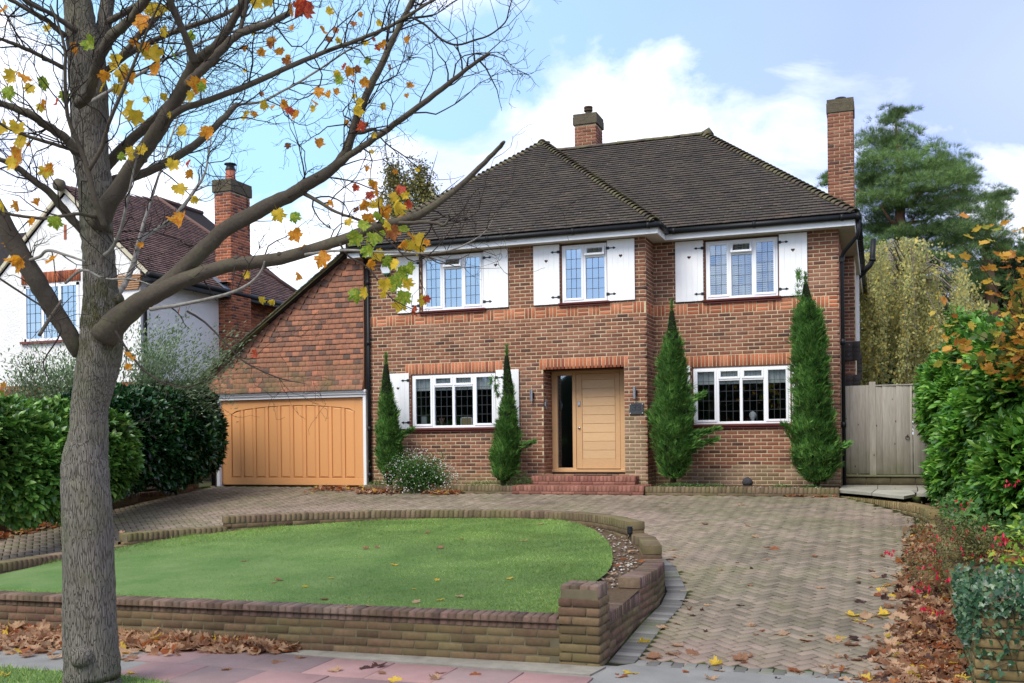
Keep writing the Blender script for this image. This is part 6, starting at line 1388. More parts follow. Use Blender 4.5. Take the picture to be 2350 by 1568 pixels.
P = np.concatenate(P); P = P[P[:, 2] > -1]; scatter('foliage', quad_leaf(.75, 1, .1, 1), P, basis(rng.normal(0, .6, P.shape) + [0, 0, -1.2]), rng.uniform(.055, .11, len(P)), M_birch, BT)
mb = MB()
for (u0, v0, dd_) in starts[::2]:
    p = at_d(u0, v0, dd_ - .3); mb.tube([p, p + [.05, 0, -.7], p + [.08, 0, -random.uniform(1.4, 2.6)]], [.012, .008, .003], 4, cap=False)
o = mb.build('hanging_twigs', flat('twig', (.2, .15, .12), .9), BT); o['kind'] = 'stuff'
def airy(label, d, rows, n, s0, s1, mat, stems, cat='tree', name='distant_tree'):
    t = thing(name, label, cat, tuple(at_d(rows[0][0], 600, d))); P, D_ = [], []; mb = MB()
    for (u, v, ru, rv, w_) in rows:
        m_ = int(n * w_); c = at_d(u, v, d); k = d / FPX; q = rng.normal(0, .45, (m_, 3)) * [ru * k, ru * k, rv * k]; P.append(c + q)
    for (u0, v0, u1, v1) in stems:
        a, b = at_d(u0, v0, d), at_d(u1, v1, d); mb.tube([a, (a + b) / 2 + rng.normal(0, .1, 3), b], [.09, .05, .012], 5, cap=False)
        for j in range(16):
            q = random.uniform(.25, .95); s_ = a + (b - a) * q; mb.tube([s_, s_ + [random.gauss(0, .5), random.gauss(0, .5), random.uniform(.4, 1.2)]], [.025, .006], 4, cap=False)
    mb.build('trunk', M_stem, t); P = np.concatenate(P); scatter('foliage', quad_leaf(.7, 1, .1, 1), P, basis(rng.normal(size=P.shape)), rng.uniform(s0, s1, len(P)), mat, t)
airy('thin leafed poplar crown showing behind the left roof slope', 42, [(900, 410, 22, 45, .18), (925, 440, 40, 60, .3), (965, 420, 25, 55, .22), (985, 460, 28, 45, .2), (940, 500, 60, 40, .3), (905, 480, 30, 45, .15)], 5200, .07, .15, M_farleaf, [(920, 640, 903, 380), (940, 640, 930, 400), (960, 640, 965, 385), (975, 640, 985, 400), (990, 620, 1005, 440)])
FH = thing('far_hedge', 'dark tall garden trees closing the view behind the fence', 'trees', (4, 45, -1)); FH['kind'] = 'stuff'
bl = blobs_px([(2180, 830, 46, 180, 3, 150), (2330, 760, 44, 120, 3, 190), (1990, 860, 46, 90, 3, 100), (2460, 700, 44, 150, 3, 200)]); core_mesh('shade_core', bl, .9, M_core, FH); P, N_ = blob_points(bl, 16000, .2, .15); scatter('foliage', quad_leaf(.6, 1, .1, 1), P, basis(N_ + rng.normal(0, .8, P.shape)), rng.uniform(.14, .3, len(P)), leafmat('dark_far_leaf', [(0, (.012, .03, .012)), (1, (.05, .09, .03))], .2), FH)
# unseen street side: a hedge added to darken the lower panes, and mirrored trees
OH = thing('unseen_hedge', 'unseen tall dark hedge added across the street for the lower panes to mirror', 'hedge', (-5, -20, -1.9)); OH['kind'] = 'stuff'
bl = [(x, -19 + random.gauss(0, 1), .8, 3.2, 2.4, 3.6 + random.uniform(-.6, .8)) for x in range(-40, 30, 4)]; core_mesh('foliage', bl, 1.0, M_core, OH)  # solid near-black shade cores form the added hedge, no leaves
for k, (x_, y_) in enumerate(((1.5, -14), (4.5, -16))):
    t = thing('street_tree', ('bare street tree opposite that the upper right panes mirror', 'second bare tree across the street beyond the first')[k], 'tree', (x_, y_, -1.9)); mb = MB()
    mb.tube([(x_, y_, -1.9), (x_ + .1, y_, 2.5), (x_, y_, 7)], [.22, .16, .05], 8)
    for j in range(60):
        z_ = random.uniform(2.5, 6.5); a = random.uniform(0, 2 * pi); l_ = random.uniform(1, 2.6); p = np.array([x_, y_, z_]); q = p + [l_ * cos(a), l_ * sin(a), l_ * .8]; mb.tube([p, (p + q) / 2 + rng.normal(0, .15, 3), q], [.05, .03, .008], 5, cap=False)
        for i in range(5): m_ = p + (q - p) * random.uniform(.3, 1); mb.tube([m_, m_ + rng.normal(0, .35, 3) + [0, 0, .4]], [.014, .004], 4, cap=False)
    mb.build('trunk', M_stem, t)

# ================================================================== THE STREET MAPLE
m = Mat('maple_bark', .95, .1)
g1 = m.noise(16, 8, .7, stretch=(2.2, 2.2, .28), dist=.8); g2 = m.noise(3.2, 5, .6)
vv = m.n('ShaderNodeTexVoronoi'); vv.feature = 'DISTANCE_TO_EDGE'; vv.inputs['Scale'].default_value = 62; mp = m.n('ShaderNodeMapping'); mp.inputs['Scale'].default_value = (1.5, 1.5, .13); m.l(m.pos(), mp.inputs[0]); m.l(mp.outputs[0], vv.inputs[0])
fur = m.ramp(vv.outputs['Distance'], [(0, .25), (.10, 1.0)])
c = m.mix(g1, (.125, .11, .09), (.34, .315, .265)); c = m.mix(m.math('SUBTRACT', 1.0, fur), c, (.075, .062, .05))
c = m.mix(m.ramp(g2, [(.45, 0.0), (.62, .55)]), c, (.19, .185, .115)); c = m.mix(m.ramp(m.noise(60, 4, .8), [(.66, 0.0), (.72, .7)]), c, (.45, .45, .40))
z = m.n('ShaderNodeSeparateXYZ'); m.l(m.pos(), z.inputs[0])
f = m.math('SUBTRACT', 1.0, m.math('MULTIPLY', m.math('ABSOLUTE', m.math('SUBTRACT', z.outputs[2], 1.0)), 2.0), clamp=True); f = m.math('MULTIPLY', f, m.ramp(m.noise(7, 5, .7), [(.42, 0.0), (.56, 1.0)]))
c = m.mix(f, c, (.085, .085, .022)); f2 = m.math('MULTIPLY', m.math('SUBTRACT', z.outputs[2], 2.0), .6, clamp=True); c = m.mix(m.math('MULTIPLY', f2, .35), c, (.10, .085, .06))
m.color(c); m.bump(m.math('ADD', m.math('MULTIPLY', fur, .7), g1), 1.0, .022); M_bark = m.m
m = Mat('limb_bark', .9, .15); g1 = m.noise(40, 6, .7); c = m.mix(g1, (.052, .042, .032), (.14, .118, .088)); c = m.mix(m.ramp(m.noise(5, 5, .65), [(.52, 0.0), (.66, .6)]), c, (.12, .115, .065)); c = m.mix(m.ramp(m.noise(70, 3, .8), [(.68, 0.0), (.74, .6)]), c, (.33, .32, .28)); m.color(c); m.bump(g1, .7, .008); M_limb = m.m
M_pale = flat('pale_limb_bark', (.25, .235, .205), .9, .1, .7, 30, .6, 60); M_twig = flat('dark_twig', (.045, .036, .030), .9, .1, .5, 40)
TD = 7.85
T = thing('maple_tree', 'street maple with furrowed grey trunk and a few yellow autumn leaves', 'tree', tuple(at_d(212, 1600, TD)))
def curve_pts(P, n=4):
    """Catmull-Rom through rows of numbers"""
    P = [np.array(p, float) for p in P]; out_ = []
    for i in range(len(P) - 1):
        a, b, c_, d_ = P[max(i - 1, 0)], P[i], P[i + 1], P[min(i + 2, len(P) - 1)]
        for k in range(n):
            t_ = k / n; out_.append(.5 * ((2 * b) + (-a + c_) * t_ + (2 * a - 5 * b + 4 * c_ - d_) * t_ ** 2 + (-a + 3 * b - 3 * c_ + d_) * t_ ** 3))
    out_.append(P[-1]); return out_
LIMBS = []                                     # world points and radii of every limb, for the twigs to grow from
def limb(rows, d0, d1, name='branch', mat=M_limb, n=10, k=4, wob=.07, parent=T, reg=True, knots=0, tmax=1.0):
    """rows: (u, v, half width in px)"""
    R_ = curve_pts(rows, k); m_ = len(R_); pts = [at_d(r_[0], r_[1], d0 + (d1 - d0) * i / (m_ - 1)) for i, r_ in enumerate(R_)]; rk = 1.0 if name == 'trunk' else .86
    rad = [rk * max(r_[2], .6) * (d0 + (d1 - d0) * i / (m_ - 1)) / FPX for i, r_ in enumerate(R_)]
    ph = random.uniform(0, 9); pts = [p + rng.normal(0, .07 * min(r_, .04), 3) * (0 < i < m_ - 1) for i, (p, r_) in enumerate(zip(pts, rad))]
    mb = MB(); mb.tube(pts, rad, n, wob=lambda i, q: 1 + wob * sin(q * 2 * pi / n * 3 + i * .35 + ph) * .7 + wob * .5 * sin(q * 2 * pi / n * 7 + i * .1 + ph * 2) + random.uniform(-wob, wob) * (.15 if n > 15 else .4))
    for _ in range(knots):
        i = random.randrange(1, m_ - 1); q = rng.normal(size=3); q /= np.linalg.norm(q); c_ = pts[i] + q * rad[i] * .8; mb.tube([c_ - q * rad[i] * .2, c_ + q * rad[i] * .25, c_ + q * rad[i] * .45], [rad[i] * .5, rad[i] * .42, rad[i] * .25], 8)
    o = mb.build(name, mat, parent)
    if reg: LIMBS.append((pts[:int(len(pts) * tmax)], rad[:int(len(pts) * tmax)]))
    return o
trunk_rows = [(212, 1640, 72), (212, 1590, 64), (211, 1540, 61), (208, 1470, 59), (207, 1400, 58), (203, 1300, 56), (201, 1200, 55), (198, 1120, 53), (196, 1060, 50), (202, 1000, 43), (205, 950, 41), (212, 900, 43), (222, 850, 47), (230, 800, 47), (234, 750, 45), (232, 690, 40), (229, 640, 37), (226, 590, 35), (224, 540, 35), (222, 500, 36), (220, 450, 38), (215, 400, 38), (208, 330, 39), (204, 250, 40), (200, 180, 41), (197, 120, 40), (184, 50, 34), (176, 0, 31), (168, -70, 29), (160, -160, 26)]
limb(trunk_rows, TD, TD - .1, 'trunk', M_bark, 36, 5, .035, reg=False, knots=5)
limb([(215, 150, 24), (232, 90, 18), (241, 40, 16), (248, -10, 15), (258, -90, 13)], TD, TD, 'trunk', M_bark, 20, 4, .03, reg=False)
# low right limb that ends in a broken stub before the roof
limb([(238, 770, 38), (270, 735, 34), (310, 703, 29), (350, 678, 25), (420, 645, 21), (520, 611, 18), (620, 598, 17), (720, 572, 15), (800, 545, 14), (860, 522, 13), (930, 505, 11), (985, 480, 10), (1040, 440, 8), (1100, 385, 7), (1140, 345, 6), (1153, 330, 5.5), (1157, 326, 4)], TD - .15, 7.0, knots=6, tmax=.72)
limb([(320, 700, 24), (380, 655, 23), (440, 600, 22), (500, 540, 20), (560, 502, 20), (600, 480, 20), (660, 450, 18), (700, 425, 17), (750, 398, 14), (785, 362, 12), (805, 315, 11), (822, 262, 10), (850, 200, 10), (880, 140, 9), (905, 85, 8), (932, 30, 7), (955, -20, 6)], TD - .25, 7.4, knots=5)
limb([(690, 430, 15), (750, 395, 13), (800, 358, 9), (860, 318, 8.5), (920, 275, 8), (1000, 215, 7), (1050, 175, 6), (1090, 145, 5), (1120, 125, 4.5), (1122, 123, 2)], 7.6, 6.8, knots=4, tmax=.86)
limb([(810, 300, 6), (826, 305, 6), (850, 298, 5), (862, 296, 4)], 7.5, 7.4)
limb([(182, 812, 20), (165, 780, 22), (130, 722, 24), (105, 680, 25), (80, 640, 25), (40, 573, 24), (10, 512, 22), (-30, 430, 20), (-80, 330, 18)], TD - .05, 7.3, knots=5)
limb([(225, 520, 26), (245, 478, 24), (275, 430, 22), (308, 376, 20), (340, 330, 20), (369, 290, 20), (400, 238, 18), (427, 190, 18), (448, 143, 15), (470, 125, 13), (495, 107, 12), (522, 70, 11), (545, 28, 10), (565, -15, 10), (585, -70, 9)], TD - .25, 7.0, knots=4)
limb([(427, 195, 12), (450, 175, 12), (480, 145, 12), (515, 108, 11), (547, 80, 10), (580, 66, 10), (615, 55, 9), (640, 42, 8), (663, 31, 7.5)], 7.1, 7.0)
limb([(548, 80, 6), (556, 50, 6), (564, 18, 6), (570, -15, 5)], 7.05, 7.0)
limb([(449, 145, 11), (436, 112, 10), (424, 80, 9), (410, 50, 9), (398, 22, 9), (386, -8, 9), (370, -60, 8)], 7.1, 6.8)
limb([(205, 430, 18), (235, 390, 16), (256, 369, 15), (308, 314, 13), (359, 270, 12), (410, 219, 11), (450, 170, 9), (490, 130, 7)], TD + .2, 7.9)
limb([(232, 425, 14), (270, 411, 12), (308, 405, 12), (376, 376, 11), (444, 335, 10.5), (496, 290, 9), (525, 260, 8), (543, 239, 6)], TD + .2, 8.6, mat=M_limb)
limb([(543, 240, 3.4), (600, 234, 3.2), (640, 214, 3), (683, 191, 3), (740, 155, 2.6), (803, 113, 2), (850, 96, 1.5)], 8.6, 8.8, mat=M_pale)
limb([(385, 272, 9), (420, 250, 9), (461, 236, 8.5), (547, 205, 8), (649, 160, 7), (740, 122, 6), (803, 99, 5.6), (850, 80, 5), (900, 58, 4.5), (948, 29, 4), (1005, -5, 3)], 7.3, 7.0)
limb([(941, 38, 3.2), (975, 57, 3), (1015, 92, 2.8), (1050, 103, 2.6), (1090, 92, 2.4), (1125, 80, 2.2), (1159, 52, 1.9), (1168, 23, 1.6), (1176, -6, 1.3)], 7.0, 6.8, mat=M_twig)
limb([(175, 350, 13), (150, 318, 12), (120, 297, 12), (95, 280, 11), (68, 263, 11), (17, 243, 9), (-20, 232, 8), (-70, 215, 7)], TD - .2, 7.2)
limb([(195, 540, 10), (154, 492, 11), (120, 448, 10), (85, 420, 9), (34, 383, 8), (0, 366, 6), (-50, 340, 5)], TD, 7.5)
limb([(219, 498, 5), (190, 492, 5), (171, 492, 4.6), (102, 501, 4.5), (41, 495, 4.2), (0, 484, 4), (-40, 470, 3)], TD - .35, 7.1)
limb([(240, 520, 8), (230, 490, 8), (219, 461, 7.5), (202, 393, 7), (178, 325, 6), (160, 285, 5), (152, 246, 5), (149, 171, 4.5), (150, 120, 4), (135, 60, 3), (115, 10, 2)], TD - .4, 7.1)
limb([(202, 393, 6), (232, 342, 5.5), (245, 300, 5), (253, 273, 5), (290, 188, 4.2), (325, 103, 3.6), (345, 55, 3), (372, -5, 2.5)], 7.35, 6.9)
limb([(188, 359, 5), (165, 345, 5), (137, 335, 5), (68, 314, 4.5), (17, 294, 4), (-20, 270, 3)], 7.5, 7.1)
limb([(180, 238, 14), (197, 225, 14), (208, 200, 14), (217, 165, 14), (228, 135, 14), (249, 92, 14), (270, 72, 13), (290, 55, 12.5), (325, 14, 11), (350, -20, 10), (390, -70, 9)], TD - .35, 6.9, knots=2)
limb([(175, 72, 8), (137, 44, 7), (110, 28, 6), (85, 17, 6), (51, -4, 5)], TD - .2, 7.3); limb([(150, 84, 8), (120, 58, 7), (102, 44, 7), (61, 20, 6), (15, -5, 5)], TD - .2, 7.4); limb([(150, 158, 6), (110, 137, 5.5), (68, 116, 5.5), (30, 100, 5), (-10, 86, 4)], TD - .1, 7.5)
limb([(232, 62, 9), (262, 42, 8.5), (290, 27, 8), (330, 2, 8), (360, -30, 7)], TD, 7.6); limb([(240, 165, 9), (262, 150, 9), (280, 128, 9), (305, 98, 8), (325, 75, 8), (342, 58, 7), (359, 41, 7), (380, 18, 6), (403, -10, 6)], TD, 7.7)
limb([(245, 160, 8), (276, 138, 8), (308, 116, 7.5), (376, 82, 7), (444, 58, 7), (513, 34, 5.5), (581, -6, 5)], TD + .2, 8.2)
limb([(200, 240, 5), (232, 220, 4.6), (263, 202, 4.4), (325, 167, 4), (365, 142, 3.6), (410, 123, 3.4), (475, 92, 3), (547, 68, 2.6), (620, 40, 2)], TD - .3, 8.2, mat=M_pale)
limb([(345, 710, 5.5), (370, 706, 5), (400, 702, 5), (470, 688, 4.6), (530, 672, 4.3), (575, 650, 4), (600, 622, 3), (607, 600, 2)], TD - .4, 7.2, mat=M_pale)
limb([(250, 690, 8), (270, 676, 8), (291, 644, 7.5), (305, 610, 7), (318, 565, 6.5), (335, 540, 6), (344, 535, 6), (389, 508, 5.5), (415, 480, 5), (434, 456, 4.6), (455, 425, 4), (470, 398, 3), (480, 350, 2.2), (486, 300, 1.6)], TD + .3, 9.2, mat=M_pale)
limb([(312, 575, 4), (330, 510, 4), (345, 465, 3.6), (365, 400, 3), (385, 340, 2.4), (405, 280, 2), (425, 225, 1.6)], 8.4, 9.4, mat=M_pale)
limb([(240, 588, 7), (255, 574, 5.5), (268, 550, 4.6), (278, 525, 4.2), (286, 490, 4), (298, 434, 3.2), (310, 380, 2.6), (325, 330, 2)], TD - .2, 7.2, mat=M_pale)
limb([(700, 585, 4), (746, 578, 3.4), (800, 575, 3.2), (860, 578, 3), (917, 580, 3), (985, 582, 2.6), (1025, 576, 2.4), (1053, 568, 2.2), (1088, 551, 2), (1110, 535, 1.7), (1122, 522, 1.5), (1130, 506, 1.1)], 7.1, 6.7, mat=M_pale)
limb([(964, 583, 2), (985, 592, 1.8), (1012, 605, 1.5), (1047, 598, 1.1), (1075, 585, .8)], 6.8, 6.6, mat=M_twig)
limb([(780, 560, 3), (800, 588, 2.6), (840, 611, 2.4), (868, 644, 2.2), (879, 662, 2), (892, 678, 1.8), (906, 690, 1.6), (947, 710, 1.2)], 7.1, 6.7, mat=M_twig)
limb([(915, 512, 5), (940, 512, 5), (970, 510, 4.6), (1000, 512, 4.4), (1018, 517, 4), (1028, 505, 2.5), (1034, 478, 1.5)], 6.95, 6.9, mat=M_limb)
limb([(855, 525, 2.5), (900, 560, 2), (950, 600, 1.8), (1010, 560, 1.4), (1075, 460, 1.2), (1100, 430, .8)], 6.9, 6.7, mat=M_twig, reg=False)
limb([(690, 440, 6), (730, 462, 5), (770, 486, 4), (810, 500, 3.5), (850, 515, 3)], 7.55, 7.3)
limb([(265, 760, 3.5), (290, 800, 3), (330, 850, 2.6), (380, 880, 2.2), (430, 888, 1.8), (475, 872, 1.2)], TD - .3, 7.2, mat=M_twig); limb([(430, 715, 3), (470, 740, 2.6), (520, 790, 2.4), (560, 830, 2), (640, 868, 1.6), (700, 880, 1)], 7.5, 7.0, mat=M_twig)
limb([(150, 650, 4), (190, 620, 3.5), (240, 640, 3), (300, 640, 2), (350, 655, 1.2)], 7.5, 7.2, mat=M_pale); limb([(60, 600, 4), (90, 590, 4), (110, 575, 4), (150, 585, 3.4), (195, 600, 2.5)], 7.5, 7.3, mat=M_pale); limb([(90, 770, 5), (112, 735, 4.6), (135, 700, 4), (140, 690, 3)], 7.2, 7.4, mat=M_limb)
limb([(0, 640, 3), (60, 680, 2.6), (110, 715, 2.4), (140, 760, 2.2), (100, 830, 1.8), (112, 870, 1.2)], 7.0, 7.0, mat=M_twig)

# ---- twigs: zigzag shoots with short spurs, all real tubes, thinner outwards
tw = MB(); NODES = []
def px_ok(p): u, v = px(p); return -80 < u < 1230 and -60 < v < 930
def twig(p, d_, L_, r_, lvl):
    n = max(4, int(L_ / .07)); pts = [p]; d_ = d_ / np.linalg.norm(d_); q = p.copy(); dd = d_.copy(); bias = np.array([0, 0, random.uniform(.0, .10)])
    for k in range(n):
        dd = dd + rng.normal(0, .30, 3) + bias; dd /= np.linalg.norm(dd); q = q + dd * (L_ / n); pts.append(q.copy())
    tw.tube(pts, [max(r_ * (1 - .8 * k / n), .0011) for k in range(n + 1)], 4 if r_ > .004 else 3, cap=False)
    u, v = px(pts[-1])
    NODES.append((pts[-1], dd))
    if lvl <= 0: return
    m_ = int(n * (.55 if lvl > 1 else .85))
    for _ in range(m_):
        k = random.randrange(1, n + 1); t_ = pts[k] - pts[k - 1]; t_ /= np.linalg.norm(t_); s_ = np.cross(t_, rng.normal(size=3)); s_ /= np.linalg.norm(s_)
        twig(pts[k], t_ * random.uniform(.3, .9) + s_ * random.uniform(.5, 1.0) + np.array([0, 0, .15]), L_ * random.uniform(.22, .45) if lvl > 1 else random.uniform(.03, .12), r_ * .5, lvl - 1)
view = np.array([-sin(YAW), cos(YAW), 0])
for (pts, rad) in LIMBS:
    ln = sum(np.linalg.norm(b - a) for a, b in zip(pts[:-1], pts[1:])); n_ = int(ln * 7.5 + 3)
    for _ in range(n_):
        k = int((len(pts) - 1) * random.uniform(.12, 1.0) ** .75); k = min(max(k, 1), len(pts) - 1); p = pts[k]
        u, v = px(p)
        if not (-60 < u < 1180 and -60 < v < 930) or (v > 560 and random.random() < .62) or (rad[k] > .07 and random.random() < .75) or (u > 640 and v > 420 and random.random() < .35): continue
        t_ = pts[k] - pts[k - 1]; t_ /= np.linalg.norm(t_); s_ = np.cross(t_, view) * random.choice([-1, 1]) + rng.normal(0, .5, 3); s_ /= np.linalg.norm(s_)
        L_ = random.uniform(.25, .85) * (1.1 if v < 480 else .8); twig(p, t_ * random.uniform(.5, 1.2) + s_ * random.uniform(.4, .9), L_, min(.0065, rad[k] * .55), 2)
o = tw.build('twigs', M_twig, T); o['kind'] = 'stuff'

# ---- leaves still on the tree, each an object
def lm(name, a, b, c_):
    m = Mat(name, .55, .3); n_ = m.noise(7, 3, .5, src=m.obj()); c = m.ramp(n_, [(.32, a), (.52, b), (.68, c_)]); c = m.mix(.3, c, m.ramp(m.n('ShaderNodeObjectInfo').outputs['Random'], [(0, .65), (1, 1.35)]), 'MULTIPLY'); m.color(c); m.leafy(.5); return m.m
LM = {'Y': lm('yellow_maple_leaf', (.52, .42, .03), (.72, .50, .04), (.70, .38, .03)), 'O': lm('orange_maple_leaf', (.70, .40, .03), (.68, .26, .02), (.55, .14, .02)), 'G': lm('green_maple_leaf', (.14, .30, .03), (.30, .40, .04), (.58, .50, .05)),
      'R': lm('red_maple_leaf', (.55, .18, .03), (.48, .05, .03), (.35, .03, .03)), 'B': lm('rust_maple_leaf', (.38, .17, .04), (.35, .11, .03), (.20, .06, .02))}
LT = {}
for q in LM:
    for s_ in range(4):
        V, F = leaf_t(MAPLE, [.3, .5, -.35, .6][s_], [.15, .4, .3, .6][s_], 20 + s_ * 7 + ord(q), .55); V = V - np.array([0, -.36, 0]); LT[(q, s_)] = np_mesh('leaf', V, F, LM[q], True)
def hang(u, v, wpx, col, d=None, ang=None):
    d = d or random.uniform(6.6, 7.7); s_ = wpx * .92 * d / FPX / 1.05; p = at_d(u, v, d); right = np.array([cos(YAW), sin(YAW), 0]); upv = np.array([0, 0, 1.0])
    a = ang if ang is not None else random.gauss(pi, .55); yv = upv * cos(a) + right * sin(a) + view * random.gauss(0, .25); yv /= np.linalg.norm(yv); zv = -view + rng.normal(0, .62, 3); xv = np.cross(yv, zv); xv /= np.linalg.norm(xv); zv = np.cross(xv, yv)
    p = p - yv * .45 * s_; M_ = Matrix((np.stack([xv, yv, zv], 1) * s_).tolist()).to_4x4(); M_.translation = Vector(p.tolist()); link('leaf', LT[(col, random.randrange(4))], T, M_)
for (u, v, w_, c_) in [(351, 25, 40, 'Y'), (325, 52, 45, 'O'), (377, 75, 26, 'Y'), (210, 102, 38, 'G'), (174, 111, 30, 'O'), (397, 122, 36, 'G'), (272, 150, 48, 'Y'), (350, 135, 52, 'Y'), (330, 115, 40, 'O'), (360, 160, 42, 'O'), (285, 170, 46, 'Y'), (302, 180, 34, 'O'), (277, 210, 36, 'Y'), (235, 200, 30, 'Y'), (300, 252, 52, 'Y'), (310, 270, 40, 'Y'), (148, 222, 28, 'G'), (430, 82, 34, 'G'), (240, 175, 30, 'O'),
        (30, 180, 40, 'Y'), (55, 178, 34, 'O'), (98, 192, 34, 'G'), (20, 215, 40, 'G'), (68, 205, 28, 'Y'), (100, 240, 24, 'O'), (128, 235, 24, 'R'), (95, 248, 22, 'Y'), (5, 300, 46, 'Y'), (40, 298, 38, 'Y'), (45, 325, 42, 'Y'), (42, 362, 52, 'O'), (30, 375, 40, 'Y'), (120, 385, 26, 'O'), (105, 395, 34, 'Y'), (8, 25, 34, 'O'),
        (8, 470, 34, 'Y'), (42, 472, 30, 'O'), (127, 512, 36, 'G'), (72, 510, 26, 'O'), (40, 557, 44, 'O'), (42, 600, 42, 'O'), (120, 598, 38, 'O'), (283, 418, 38, 'G'), (330, 345, 30, 'Y'), (300, 348, 26, 'Y'), (280, 360, 22, 'G'), (395, 380, 32, 'Y'), (412, 437, 36, 'Y'), (450, 455, 24, 'Y'), (418, 507, 42, 'O'), (440, 400, 26, 'O'),
        (455, 200, 44, 'O'), (440, 222, 34, 'Y'), (420, 296, 22, 'Y'), (418, 308, 26, 'Y'), (480, 307, 38, 'O'), (432, 375, 22, 'R'), (462, 200, 26, 'G'),
        (690, 18, 52, 'R'), (672, 28, 40, 'O'), (708, 22, 34, 'R'), (583, 8, 40, 'Y'), (615, 5, 30, 'Y'), (740, 72, 24, 'O'), (600, 122, 22, 'O'), (622, 105, 20, 'B'), (640, 120, 20, 'O'), (770, 70, 18, 'B'), (732, 212, 28, 'O'), (722, 236, 20, 'O'), (655, 240, 24, 'O'), (680, 268, 30, 'O'), (665, 255, 24, 'R'), (645, 118, 20, 'B'),
        (800, 165, 26, 'O'), (790, 155, 22, 'R'), (778, 185, 24, 'G'), (772, 170, 20, 'Y'), (770, 212, 20, 'O'), (828, 238, 22, 'Y'), (822, 258, 28, 'Y'), (828, 290, 28, 'R'), (730, 330, 28, 'O'), (838, 190, 26, 'O'), (880, 105, 24, 'O'), (870, 110, 18, 'R'), (895, 155, 16, 'B'), (845, 140, 20, 'G'), (805, 185, 20, 'R'),
        (680, 542, 36, 'O'), (740, 597, 46, 'O'), (700, 575, 26, 'O'), (640, 495, 36, 'Y'), (673, 500, 30, 'G'), (568, 632, 22, 'Y'), (596, 692, 22, 'Y'), (625, 692, 18, 'Y'), (412, 713, 16, 'B'), (690, 632, 24, 'O'), (590, 812, 24, 'R'), (295, 820, 36, 'O'), (292, 842, 18, 'O'),
        (832, 470, 30, 'O'), (850, 450, 24, 'R'), (868, 440, 26, 'O'), (880, 462, 34, 'Y'), (905, 455, 34, 'Y'), (920, 435, 26, 'R'), (905, 478, 40, 'Y'), (890, 490, 38, 'O'), (870, 500, 36, 'G'), (845, 505, 34, 'O'), (862, 478, 36, 'Y'), (930, 450, 22, 'Y'), (912, 500, 34, 'O'), (895, 515, 30, 'Y'), (835, 520, 34, 'G'), (858, 548, 40, 'G'), (875, 540, 30, 'G'), (850, 575, 36, 'G'), (815, 548, 40, 'G'), (900, 535, 38, 'B'), (925, 528, 30, 'G'), (945, 545, 30, 'O'), (955, 555, 42, 'Y'), (940, 565, 34, 'Y'), (962, 575, 30, 'Y'), (920, 560, 26, 'O'), (865, 590, 34, 'Y'), (888, 600, 34, 'G'), (905, 608, 30, 'Y'), (847, 605, 26, 'O'),
        (925, 632, 42, 'G'), (940, 620, 34, 'G'), (905, 650, 40, 'G'), (930, 655, 32, 'Y'), (885, 655, 34, 'Y'), (905, 662, 30, 'G'), (925, 685, 40, 'G'), (945, 712, 26, 'R'), (918, 700, 38, 'Y'), (820, 676, 38, 'G'), (838, 672, 30, 'Y'), (970, 690, 30, 'Y'), (980, 688, 20, 'R'), (880, 675, 24, 'Y'), (815, 432, 20, 'R'), (858, 425, 22, 'O'), (940, 470, 24, 'R'), (800, 510, 22, 'Y'), (978, 488 + 70, 20, 'O')]:
    hang(u, v, w_, c_)
cand = [n_ for n_ in NODES if px_ok(n_[0])]; random.shuffle(cand); k = 0
for p, dd in cand:
    u, v = px(p)
    if k > 60: break
    if (560 < u < 980 and 20 < v < 500 and random.random() < .5) or (u < 430 and 0 < v < 560 and random.random() < .14):
        hang(u, v + 8, random.uniform(12, 24), random.choice('OOYOYBY' if u > 500 else 'YYYO'), d=float(p @ np.array([-sin(YAW), cos(YAW), 0]))); k += 1

# ================================================================== FALLEN LEAVES
FM = {'brown': lm('brown_fallen_leaf', (.30, .15, .08), (.38, .20, .11), (.22, .10, .055)), 'tan': lm('tan_fallen_leaf', (.52, .32, .18), (.62, .41, .25), (.42, .23, .13)), 'rust': lm('rust_fallen_leaf', (.40, .13, .04), (.30, .085, .03), (.48, .2, .06)),
      'dark': lm('dark_fallen_leaf', (.06, .028, .022), (.10, .045, .032), (.045, .022, .018)), 'yellow': lm('yellow_fallen_leaf', (.70, .46, .04), (.78, .56, .08), (.60, .33, .04))}
FTm = {}
for q in FM:
    for s_ in range(5):
        V, F = leaf_t(MAPLE, [.12, .25, .4, -.15, .08][s_], [.08, .3, .5, .2, .05][s_], 60 + s_ * 5 + len(q), .45); V[:, 2] -= np.percentile(V[:, 2], 8); FTm[(q, s_)] = (V, F)
_fm = {}
def fallen(p, size, col, lab, grp, tilt=None):
    k = (col, random.randrange(5))
    if k not in _fm: _fm[k] = np_mesh('fallen_leaf', FTm[k][0], FTm[k][1], FM[col], True)
    R = Euler((random.gauss(0, .14), random.gauss(0, .14), random.uniform(0, 2 * pi))).to_matrix() @ Matrix.Diagonal((size, size, size * random.uniform(.7, 1.3))); M_ = R.to_4x4(); M_.translation = Vector((float(p[0]), float(p[1]), float(p[2]) + .002))
    o = link('fallen_leaf', _fm[k], None, M_); sub(o, lab, 'leaf', grp); return o
def on_ramp(u, v):
    r_ = ray(u, v); a, b = 3.0, 60.0
    for _ in range(44):
        m_ = (a + b) / 2; p = r_ * m_
        if p[2] > G(p[1]): a = m_
        else: b = m_
    return r_ * a
named = [((1560 * 1 + 0, 1262), 'tan'), ((1550, 1277), 'tan')]
